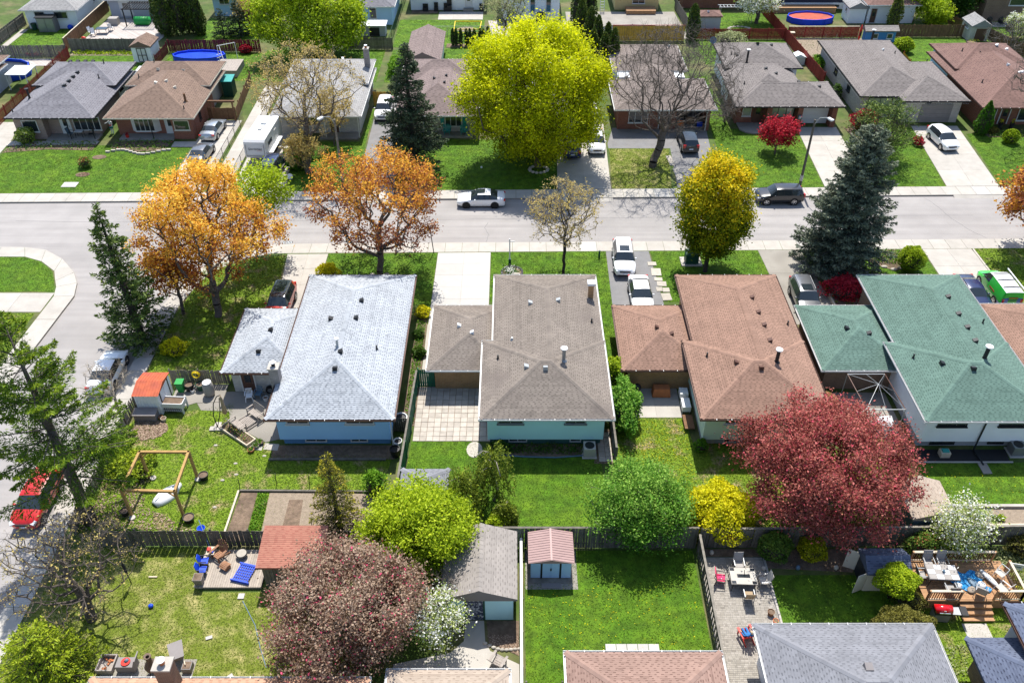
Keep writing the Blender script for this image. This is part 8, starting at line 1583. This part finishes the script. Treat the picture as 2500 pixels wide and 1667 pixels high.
T = thing('utility_box', 'dark green pad-mounted utility box on concrete in the front lawn', 'utility box', (16.05, 64.6, 0)); box('pad', 'concrete', T, 15.15, 17.0, 63.9, 65.3, 0, .12); box('cabinet', 'green_dark', T, 15.5, 16.65, 64.1, 65.0, .12, 1.05); MB().loft([[(15.44, 64.05, 1.05), (16.71, 64.05, 1.05), (16.71, 65.05, 1.05), (15.44, 65.05, 1.05)], [(15.5, 64.1, 1.12), (16.65, 64.1, 1.12), (16.65, 65.0, 1.2), (15.5, 65.0, 1.2)]]).build('lid', 'green_dark', T)
MB().cyl((-7.15, 66.2, 0), (-7.35, 66.2, 2.6), .04, n=8).build('sign_post', 'metal_black', origin=(-7.15, 66.2, 0), label='thin black sign post leaning at the lawn corner', cat='post')
T = thing('sign_post', 'white wooden sign post behind the flower planter ring', 'post', (-.2, 64.4, 0)); MB().box(-.05, .05, -.05, .05, 0, 2.6).build('post', 'white_paint', T, local=True); MB().box(-.05, .45, -.03, .03, 2.3, 2.36).build('arm', 'white_paint', T, local=True); MB().box(-.12, .12, -.12, .12, 0, .5).build('base', 'green_dark', T, local=True)
MB().cyl((7.9, 65.4, 0), (7.9, 65.4, .7), .09, n=10).build('marker_post', 'green_dark', origin=(7.9, 65.4, 0), label='short green cable marker post at the asphalt driveway', cat='post')
T = thing('tree_ring', 'low ring of pale stones round the foot of the yellow maple', 'stone ring', (2.8, 81.6, 0))
for i in range(14): a = i * .449; MB().ball((2.8 + .95 * math.cos(a), 81.9 + .75 * math.sin(a), .1), .2, .17, .14, 8, 5).build('stone', 'stone_pale', T)
for i, (x, y) in enumerate(((-12.25, 62.3), (-11.0, 62.3))): MB().ball((x, y, .15), .3, .25, .22, 8, 5).build('rock', 'stone_pale', origin=(x, y, 0), label='pale rock at the foot of the copper maple', cat='rock', group='rocks at the copper maple')
MB().ball((-23.0, 80.0, .25), .3, .3, .35, 10, 6).build('garden_globe', 'white_plastic', origin=(-23, 80, 0), label='white garden globe on the lawn by the navy suv', cat='ornament'); MB().ball((-3.2, 81.6, .5), .12, .12, .12).build('garden_lamp', 'white_plastic', origin=(-3.2, 81.6, 0), label='tiny white garden lamp on the front lawn near the spruce', cat='lamp')
# porch things
T = patio_table('white bistro table on the porch of the slate-grey house', -48.3, 89.3, 0, .9, .6, .18, 'white_paint'); mono = [(-49.3, 89.4, 80, 'blue_slate'), (-47.0, 89.3, -80, 'metal_black')]
for i, (x, y, rz, m_) in enumerate(mono): sling_chair(('blue porch chair beside the bistro table', 'black porch chair beside the bistro table')[i], x, y, rz, .18, m_, 'metal_black')
for i, x in enumerate((-7.3, -5.4)): adirondack('teal adirondack chair on the porch of the rose-brown house', x, 90.1, 0, 'teal_plastic', .14, group='teal porch chairs')
pot('red pot on the porch of the red brick house', -43.0, 89.2, .2, .35, 'red_plastic', z=.2, plant='redmaple')
for i, (x, y) in enumerate(((55.6, 91.6), (56.9, 91.6))): pot('tall black urn planter at the rust-brown house entrance', x, y, .25, .8, 'metal_black', plant='goldbush', group='urns at the rust-brown house')
T = thing('wheelie_bin', 'green wheelie bin between the bungalow and the rust-brown house', 'bin', (51.9, 96.2, 0)); MB().box(-.28, .28, -.32, .32, .05, 1.0).build('body', 'green_dark', T, local=True); MB().mbox(Matrix.Translation((0, 0, 1.03)), .62, .7, .06).build('lid', 'green_plastic', T, local=True)
T = thing('mailbox', 'grey-blue meter box on the brick pier by the white garage door', 'box', (32.7, 92.0, 1.1)); MB().box(-.18, .18, -.12, .0, 0, .45).build('case', 'blue_slate', T, local=True); MB().box(-.14, .14, -.14, -.121, .1, .35).build('cover', 'galv', T, local=True)
# clutter in the open garage
for i, (x, y, z, s, m_) in enumerate(((19.3, 92.6, .05, .7, 'orange_plastic'), (20.6, 93.2, .05, .9, 'wood_brown'), (21.5, 92.4, .05, .6, 'blue_plastic'), (19.8, 94.6, .05, 1.1, 'black_plastic'), (21.2, 94.8, .05, 1.2, 'metal_grey'))):
    T = thing('storage_box', ('orange', 'brown', 'blue', 'black', 'grey')[i] + ' box stacked inside the open garage', 'box', (x, y, z)); MB().box(-s / 2, s / 2, -s / 3, s / 3, 0, s).build('case', m_, T, local=True); MB().box(-s / 2 - .02, s / 2 + .02, -s / 3 - .02, s / 3 + .02, s, s + .06).build('lid', 'grey_resin', T, local=True)
# ---------------------------------------------------------------- far back gardens: pools, play things
def pool(label, cx, cy, rx, ry, h, liner, water, wall, z=0):
    T = thing('pool', label, 'pool', (cx, cy, 0)); n = 12; o = circle(cx, cy, rx, ry, n); i_ = circle(cx, cy, rx - .12, ry - .12, n); m = MB()
    for k in range(n):
        a, b = o[k], o[(k + 1) % n]; c, d = i_[(k + 1) % n], i_[k]; m.add([(*a, 0), (*b, 0), (*b, h), (*a, h), (*d, h), (*c, h), (*d, .05), (*c, .05)], [(0, 1, 2, 3), (3, 2, 5, 4), (4, 5, 7, 6)])
    m.build('wall', wall, T); MB().prism(circle(cx, cy, rx - .13, ry - .13, n), 0, h * .72).build('water', water, T)
    for k in range(n): a = o[k]; MB().cyl((a[0], a[1], 0), (a[0], a[1], h + .05), .05, n=6).build('strut', wall, T)
    return T
pool('oval above-ground pool with bright blue sagging liner behind the coffee-brown house', -41.4, 112.3, 3.5, 1.6, .9, 'pool_liner', 'pool_liner', 'pool_liner'); pool('above-ground pool with rusty red cover and blue rim at the navy house', 43.6, 127.6, 3.4, 2.0, .8, 'pool_liner', 'pool_rust', 'pool_liner'); pool('pool with dark cover behind the brown roofed house at the left', -65.5, 107.4, 3.8, 2.6, 1.2, 'pool_liner', 'pool_cover', 'blue_plastic')
sheet('pool_deck', [(-72, 110.4), (-60, 110.4), (-60, 112.8), (-72, 112.8)], 'brick_pale', .05); deck('tan plank pool deck around the rusty pool', 38.8, 48.4, 130.9, 132.5, .8, 'wood_cedar', 'x', .5); deck('grey corner deck beside the blue liner pool', -38.0, -35.0, 106.6, 110.5, .9, 'wood_weathered', 'y', .3)
T = thing('pool_ladder', 'white metal frame and ladder at the blue liner pool', 'ladder', (-38.2, 110.6, 0)); MB().tube([(-38.2, 110.6, 0), (-38.2, 110.6, 2.6), (-36.2, 111.8, 2.6), (-36.2, 111.8, 0)], .04, 6).tube([(-38.0, 110.8, 2.6), (-37.2, 109.2, .9)], .04, 6).build('frame', 'metal_white', T)
for k in range(4): MB().bar((-38.4, 110.3, .3 + k * .4), (-38.0, 110.9, .3 + k * .4), .05).build('rung', 'metal_white', T)
sheet('stone_patio', [(-60, 116), (-49.5, 116), (-49, 121), (-50.5, 128.6), (-59.4, 128.6)], 'brick_pale', .03)
pool('shallow inground pool with white steps behind the weathered fence', -53.0, 118.2, 3.6, 1.4, .12, 'water_blue', 'water_blue', 'water_blue'); T = thing('pool_steps', 'white moulded pool steps behind the weathered fence', 'steps', (-57.3, 118.2, .03)); MB().loft([[(-1.1, -.8, 0), (1.1, -.8, 0), (1.1, .8, 0), (-1.1, .8, 0)], [(-1.0, -.7, .35), (1.0, -.7, .35), (1.0, .7, .35), (-1.0, .7, .35)]]).build('shell', 'white_plastic', T, local=True); MB().box(-.7, .7, -.45, .45, .351, .5).build('tread', 'water_blue', T, local=True)
T = thing('pergola', 'black metal slatted pergola on the stone patio', 'pergola', (-53.4, 126.5, 0)); cs = [(-55.6, 125.2), (-51.4, 125.2), (-51.4, 127.9), (-55.6, 127.9)]
for x, y in cs: MB().box(x - .07, x + .07, y - .07, y + .07, 0, 2.4).build('post', 'metal_black', T)
for y in (125.2, 127.9): MB().box(-55.8, -51.2, y - .06, y + .06, 2.4, 2.55).build('beam', 'metal_black', T)
for k in range(12): x = -55.5 + k * .37; MB().box(x - .05, x + .05, 124.9, 128.2, 2.55, 2.63).build('slat', 'metal_black', T)
T = thing('covered_grill', 'barrel-shaped object under a green tarp on the stone patio', 'cover', (-53.5, 126.0, 0)); MB().loft([[(sx, .6 * math.cos(a), .2 + .95 * max(0, math.sin(a)) ** .6) for a in np.linspace(0, math.pi, 9)] for sx in (-1.05, 1.05)]).build('tarp', 'green_plastic', T, local=True, smooth=True); MB().box(-.9, .9, -.4, .4, 0, .25).build('frame', 'metal_black', T, local=True)
T = patio_table('glass patio table by the brown board fence', -58.0, 122.4, 0, 1.6, 1.0, .03, 'glass')
for i, (x, y, rz) in enumerate(((-59.4, 121.8, 60), (-58.9, 121.2, 20), (-57.2, 123.6, 180))): sling_chair('white reclining chair round the glass patio table', x, y, rz, .03, 'white_plastic', 'metal_black', group='chairs at the glass patio table')
box('storage_chest', 'grey_sling', None, -58.3, -57.0, 125.6, 126.6, 0, 1.0, origin=(-57.6, 126, 0), label='pale grey storage chest by the patio door', cat='chest'); MB().ball((-63.2, 124.0, .35), .4, .4, .35).build('ball', 'blue_plastic', origin=(-63.2, 124, 0), label='large blue ball against the white clapboard house', cat='ball'); MB().ball((-59.6, 119.6, .3), .35, .3, .3, 8, 5).build('toy_car', 'red_plastic', origin=(-59.6, 119.6, 0), label='red child toy by the brown board fence', cat='toy')
pot('dark green compost tub against the white clapboard house', -68.3, 123.9, .4, .9, 'green_dark', name='compost_bin')
sheet('garden_path', [(-70.2, 124), (-69.3, 124), (-69.3, 114), (-70.2, 114)], 'concrete', .05)
sheet('flower_bed', [(-59.4, 115.4), (-50.4, 115.4), (-50.4, 114.0), (-59.4, 114.0)], 'soil_pale', .04); plants('spring plants in the bed under the weathered fence', [(-59.2, 115.3), (-50.6, 115.3), (-50.6, 114.2), (-59.2, 114.2)], 700, .14, 'lime', h=.4, vmean=.5)
plants('pink flowers along the grey shadow-board fence', [(-65.4, 114.4), (-63.3, 114.4), (-63.3, 113.9), (-65.4, 113.9)], 160, .12, 'redmaple', h=.4, vmean=.8)
# soccer net, patio, trellis
panels('patio', [(-10.9, 128.1), (-4.3, 128.1), (-4.3, 131.5), (-10.9, 131.5)], 3, 2, 'concrete', .03); sheet('flower_bed', [(-15, 132.2), (-11.1, 132.2), (-11.1, 130.9), (-15, 130.9)], 'soil', .03)
T = thing('practice_net', 'yellow framed rebound net lying over a bare patch on the lawn', 'net', (-6.5, 124.3, 0)); MB().tube([(-8.3, 122.4, .05), (-4.7, 122.4, .05), (-4.4, 125.6, .6), (-8.2, 125.6, .6), (-8.3, 122.4, .05)], .07, 6).tube([(-8.3, 122.4, .6), (-4.7, 122.4, .6)], .06, 6).build('frame', 'yellow_plastic', T); MB().prism(circle(-6.5, 124, 1.5, 1.0, 14), 0, .03).build('bare_patch', 'soil_pale', T)
T = thing('trellis', 'white slatted trellis frame behind the rose-brown roof', 'trellis', (-6.0, 108.8, 0))
for k in range(13): x = -8.9 + k * .58; MB().bar((x, 107.2, .9), (x, 110.6, .9), .06).build('slat', 'white_paint', T)
for y in (107.2, 110.6): MB().bar((-9.1, y, .82), (-1.8, y, .82), .08).build('beam', 'white_paint', T)
for x in (-9, -1.9):
    for y in (107.2, 110.6): MB().box(x - .05, x + .05, y - .05, y + .05, 0, .8).build('post', 'white_paint', T)
sheet('garden_bed', [(-9, 117.0), (-2.9, 117.0), (-2.9, 118.4), (-9, 118.4)], 'soil', .03)
pool('inground pool half under a black cover behind the golden fence', 17.4, 123.4, 5.4, 2.0, .25, 'pool_cover', 'pool_cover', 'pool_cover'); sheet('pool_yard', [(8, 131.5), (24.3, 131.5), (24.8, 120.2), (8, 120.2)], 'concrete_old', .03)
deck('small tan deck at the yellow house', 17.0, 21.4, 130.2, 132.3, .6, 'wood_cedar', 'x', .4); T = thing('ladder', 'white ladder leaning at the yellow house corner', 'ladder', (13.5, 132.0, 0))
for sx in (0, .6): MB().bar((13.2 + sx, 131.4, 0), (13.2 + sx, 132.2, 3.6), .07).build('stile', 'white_paint', T)
for k in range(9): MB().bar((13.2, 131.45 + k * .08, .3 + k * .38), (13.8, 131.45 + k * .08, .3 + k * .38), .05).build('rung', 'white_paint', T)
T = thing('swing_set', 'white monkey-bar swing frame on the red brick house lawn', 'swing set', (33, 127.3, 0))
for y in (126.9, 127.9): MB().bar((29.9, y, 2.2), (35.0, y, 2.2), .07).build('rail', 'white_paint', T)
for k in range(10): MB().bar((30.2 + k * .5, 126.9, 2.2), (30.2 + k * .5, 127.9, 2.2), .05).build('rung', 'white_paint', T)
for x in (30.2, 34.8):
    for y in (126.6, 128.2): MB().bar((x, 127.4 + (y - 127.4) * .6, 2.2), (x, y, 0), .06).build('leg', 'metal_grey', T)
T = thing('stone_circle', 'pale circle of stones on the lawn beneath the swing frame', 'stone ring', (32.6, 124.2, 0))
for i in range(16): a = i * .393; MB().ball((32.6 + 1.5 * math.cos(a), 124.2 + .9 * math.sin(a), .05), .28, .2, .1, 6, 4).build('stone', 'stone_pale', T)
sheet('garden_bed', [(39.4, 120.5), (49, 120.5), (48.6, 112.2), (39.6, 112.2)], 'soil_pale', .03)
for i in range(6): MB().cyl((41.5 + i * 1.1, 116 + (i % 2), 0), (41.6 + i * 1.1, 116.1 + (i % 2), 1.5 + .3 * (i % 3)), .03, n=5).build('garden_stake', 'wood_grey', origin=(41.5 + i * 1.1, 116, 0), label='wooden stake in the bare vegetable plot behind the bungalow', cat='stake', group='stakes in the bungalow plot')
T = thing('kayak', 'red kayak standing upright against the blue playhouse', 'kayak', (48.2, 119.4, 0)); MB().loft([[(.22 * w * math.cos(a), .18 * w * math.sin(a), z) for a in np.linspace(0, 5.5, 8)] for w, z in ((.1, 0), (.8, .5), (1, 1.1), (.8, 1.8), (.1, 2.3))]).build('hull', 'red_plastic', T, local=True, smooth=True); MB().box(-.12, .12, -.22, -.17, .8, 1.4).build('cockpit', 'metal_black', T, local=True)
T = thing('satellite_dish', 'grey satellite dish on the corner of the mocha roof', 'dish', (25.6, 109.3, 2.4)); o = MB().lathe([(0, 0), (.25, .04), (.45, .14)], (0, 0, 0), 16).build('dish', 'blue_slate', T, local=True); o.matrix_local = Matrix.Translation((0, 0, 1.4)) @ Matrix.Rotation(R(65), 4, 'X'); MB().cyl((0, .1, 0), (0, .1, 1.4), .03, n=6).build('mast', 'metal_grey', T, local=True)
box('bird_table', 'wood_pale', None, 38.3, 38.9, 118.5, 119, 1.4, 1.5, origin=(38.6, 118.7, 0), label='pale wooden bird table top on the red fence post', cat='bird table')
T = thing('patio_chairs', 'two dark round-backed chairs at the brown brick house', 'chair', (69.0, 125.9, 0)); 
for k in (0, 1.7): MB().ball((k, 0, .7), .45, .15, .5, 10, 6).build('backrest', 'metal_black', T, local=True); MB().box(k - .35, k + .35, -.6, -.1, .35, .42).build('seat', 'metal_black', T, local=True)
sheet('patio', [(67.8, 127), (80, 127), (80, 125), (67.8, 125)], 'concrete', .03); MB().box(70.6, 71.8, 122.9, 123.9, 0, .75).build('fire_table', 'metal_black', origin=(71.2, 123.4, 0), label='black square fire table on the far right lawn', cat='table')
pot('round dark planter on the bungalow back lawn', 63.0, 117.6, .7, .6, 'black_plastic', plant='lime')
T = thing('grill_cover', 'black covered barbecue at the white house wall by the cedars', 'barbecue', (4.2, 127.2, 0)); MB().loft([[(-.6, -.35, 0), (.6, -.35, 0), (.6, .35, 0), (-.6, .35, 0)], [(-.7, -.38, .9), (.7, -.38, .9), (.7, .38, .9), (-.7, .38, .9)], [(-.45, -.25, 1.35), (.45, -.25, 1.35), (.45, .25, 1.35), (-.45, .25, 1.35)]]).build('cover', 'black_plastic', T, local=True); MB().box(-.5, .5, -.3, .3, .001, .1).build('base', 'metal_grey', T, local=True)
sheet('pool_yard', [(-3.5, 127.6), (8, 127.6), (8, 120.0), (-2.6, 120.0)], 'brick_pale', .03); pool('blue swimming pool behind the yellow maple', 3.6, 123.2, 4.2, 1.8, .15, 'water_blue', 'water_blue', 'water_blue')
for i, (x, h, w) in enumerate(((-13.0, 1.0, .8), (-11.4, 1.2, .6), (-10.0, 1.1, .5), (-9.4, 1.7, .7), (-4.6, 1.0, .6))):
    T = thing('garden_chair', ('dark folded chair', 'dark covered stool', 'small dark cooler', 'tall dark folded lounger', 'dark planter box')[i] + ' against the long white house', 'chair', (x, 131.9, 0)); MB().box(-w / 2, w / 2, -.3, .3, .03, h * .5).build('seat', 'black_plastic', T, local=True); MB().box(-w / 2, w / 2, .2, .3, h * .5, h).build('backrest', 'black_plastic', T, local=True)
# ---------------------------------------------------------------- people and figure
def skinned(name, pts, edges, rad, m, T, sub_=1, root=0):
    me = bpy.data.meshes.new(name); me.from_pydata(pts, edges, []); o = mkobj(name, me, m, T); md = o.modifiers.new('skin', 'SKIN'); md.use_smooth_shade = True; sv = me.skin_vertices[0].data if me.skin_vertices else None
    if sv is None:
        bpy.context.view_layer.objects.active = o; bpy.ops.object.select_all(action='DESELECT'); o.select_set(True); bpy.ops.mesh.customdata_skin_add(); sv = me.skin_vertices[0].data
    for v, r in zip(sv, rad): v.radius = (r, r)
    sv[root].use_root = True; o.modifiers.new('sub', 'SUBSURF').levels = sub_; o.modifiers['sub'].render_levels = sub_; return o
# walker on the near pavement
T = thing('person', 'person in dark clothes walking on the pavement behind the copper maple', 'person', (-10.55, 66.75, .02), R(90))
P = [(0, 0, .95), (0, 0, 1.2), (0, .02, 1.42), (0, .02, 1.52), (.11, 0, .9), (.12, .14, .50), (.12, .02, .08), (.12, .17, .05), (-.11, 0, .9), (-.12, -.18, .52), (-.12, -.40, .14), (-.12, -.28, .05), (.20, .0, 1.40), (.25, -.10, 1.13), (.24, .02, .90), (-.20, 0, 1.40), (-.25, .10, 1.13), (-.24, .24, .93)]
E_ = [(0, 1), (1, 2), (2, 3), (0, 4), (4, 5), (5, 6), (6, 7), (0, 8), (8, 9), (9, 10), (10, 11), (2, 12), (12, 13), (13, 14), (2, 15), (15, 16), (16, 17)]
skinned('body', P, E_, [.15, .14, .13, .06, .10, .075, .05, .045, .10, .075, .05, .045, .075, .05, .035, .075, .05, .035], 'cloth_dark', T)
MB().ball((0, .03, 1.63), .085, .10, .12, 12, 8).ball((0, .13, 1.62), .02, .025, .025, 6, 4).build('head', 'skin', T, local=True, smooth=True); MB().ball((0, .005, 1.67), .095, .105, .10, 12, 8).build('hair', 'hair_dark', T, local=True, smooth=True)
for s, (hx, hy, hz) in ((1, (.24, .05, .83)), (-1, (-.24, .28, .87))):
    h = MB().ball((hx, hy, hz), .025, .04, .05, 8, 6)
    for k in range(4): h.cyl((hx, hy - .03 + k * .02, hz - .03), (hx, hy - .02 + k * .02, hz - .10 + .008 * abs(k - 1)), .009, .007, 6)
    h.cyl((hx, hy + .03, hz + .01), (hx - s * .02, hy + .06, hz - .04), .010, .008, 6); h.build('hand', 'skin', T, local=True, smooth=True)
# person seated in a red chair beside the grey roof
adirondack('red plastic adirondack chair at the corner of the mid grey roof', 13.1, 27.05, 195, 'red_plastic', .03)
T = thing('person', 'fair-haired person in blue sitting in the red chair on the paver patio', 'person', (13.1, 27.05, .03), R(195))
P = [(0, .20, .42), (0, .34, .66), (0, .42, .88), (0, .42, .97), (.10, .12, .42), (.11, -.28, .46), (.12, -.36, .08), (.12, -.50, .05), (-.10, .12, .42), (-.11, -.28, .46), (-.12, -.36, .08), (-.12, -.50, .05), (.19, .40, .86), (.30, .25, .62), (.33, -.02, .60), (-.19, .40, .86), (-.30, .25, .62), (-.33, -.02, .60)]
skinned('body', P, E_, [.15, .14, .13, .06, .10, .07, .05, .045, .10, .07, .05, .045, .07, .05, .035, .07, .05, .035], 'cloth_blue', T)
MB().ball((0, .42, 1.10), .088, .10, .12, 12, 8).ball((0, .31, 1.09), .018, .025, .025, 6, 4).build('head', 'skin', T, local=True, smooth=True); MB().ball((0, .45, 1.14), .097, .10, .10, 12, 8).build('hair', 'hair_pale', T, local=True, smooth=True)
for s in (1, -1):
    h = MB().ball((s * .335, -.07, .60), .04, .05, .022, 8, 6)
    for k in range(4): h.cyl((s * .335 - .028 + k * .018, -.10, .60), (s * .335 - .03 + k * .02, -.17 - .01 * (k in (1, 2)), .585), .009, .007, 6)
    h.cyl((s * .30, -.06, .60), (s * .285, -.11, .595), .01, .008, 6); h.build('hand', 'skin', T, local=True, smooth=True)
# painted figure in the garden of the red brick house
T = thing('garden_statue', 'painted figure in teal cap and red sash standing between the two brick houses', 'statue', (-45.2, 90.6, 0), R(-15))
P = [(0, 0, .95), (0, 0, 1.2), (0, 0, 1.42), (0, 0, 1.52), (.10, 0, .9), (.11, 0, .5), (.11, 0, .08), (.11, -.12, .05), (-.10, 0, .9), (-.11, 0, .5), (-.11, 0, .08), (-.11, -.12, .05), (.2, 0, 1.4), (.26, 0, 1.15), (.2, -.1, .95), (-.2, 0, 1.4), (-.38, -.1, 1.25), (-.62, -.2, 1.2)]
skinned('body', P, E_, [.14, .13, .13, .06, .09, .07, .05, .045, .09, .07, .05, .045, .07, .05, .04, .07, .05, .045], 'white_paint', T)
MB().ball((0, 0, 1.63), .1, .1, .12).build('head', 'skin', T, local=True, smooth=True); MB().ball((0, 0, 1.74), .14, .14, .11).build('cap', 'teal_plastic', T, local=True, smooth=True); MB().lathe([(.16, .88), (.22, .8), (.24, .68), (.17, .7)], (0, 0, 0), 12).build('skirt', 'cloth_green', T, local=True); MB().lathe([(.15, .95), (.165, 1.05), (.155, 1.12)], (0, 0, 0), 12).build('sash', 'red_plastic', T, local=True)
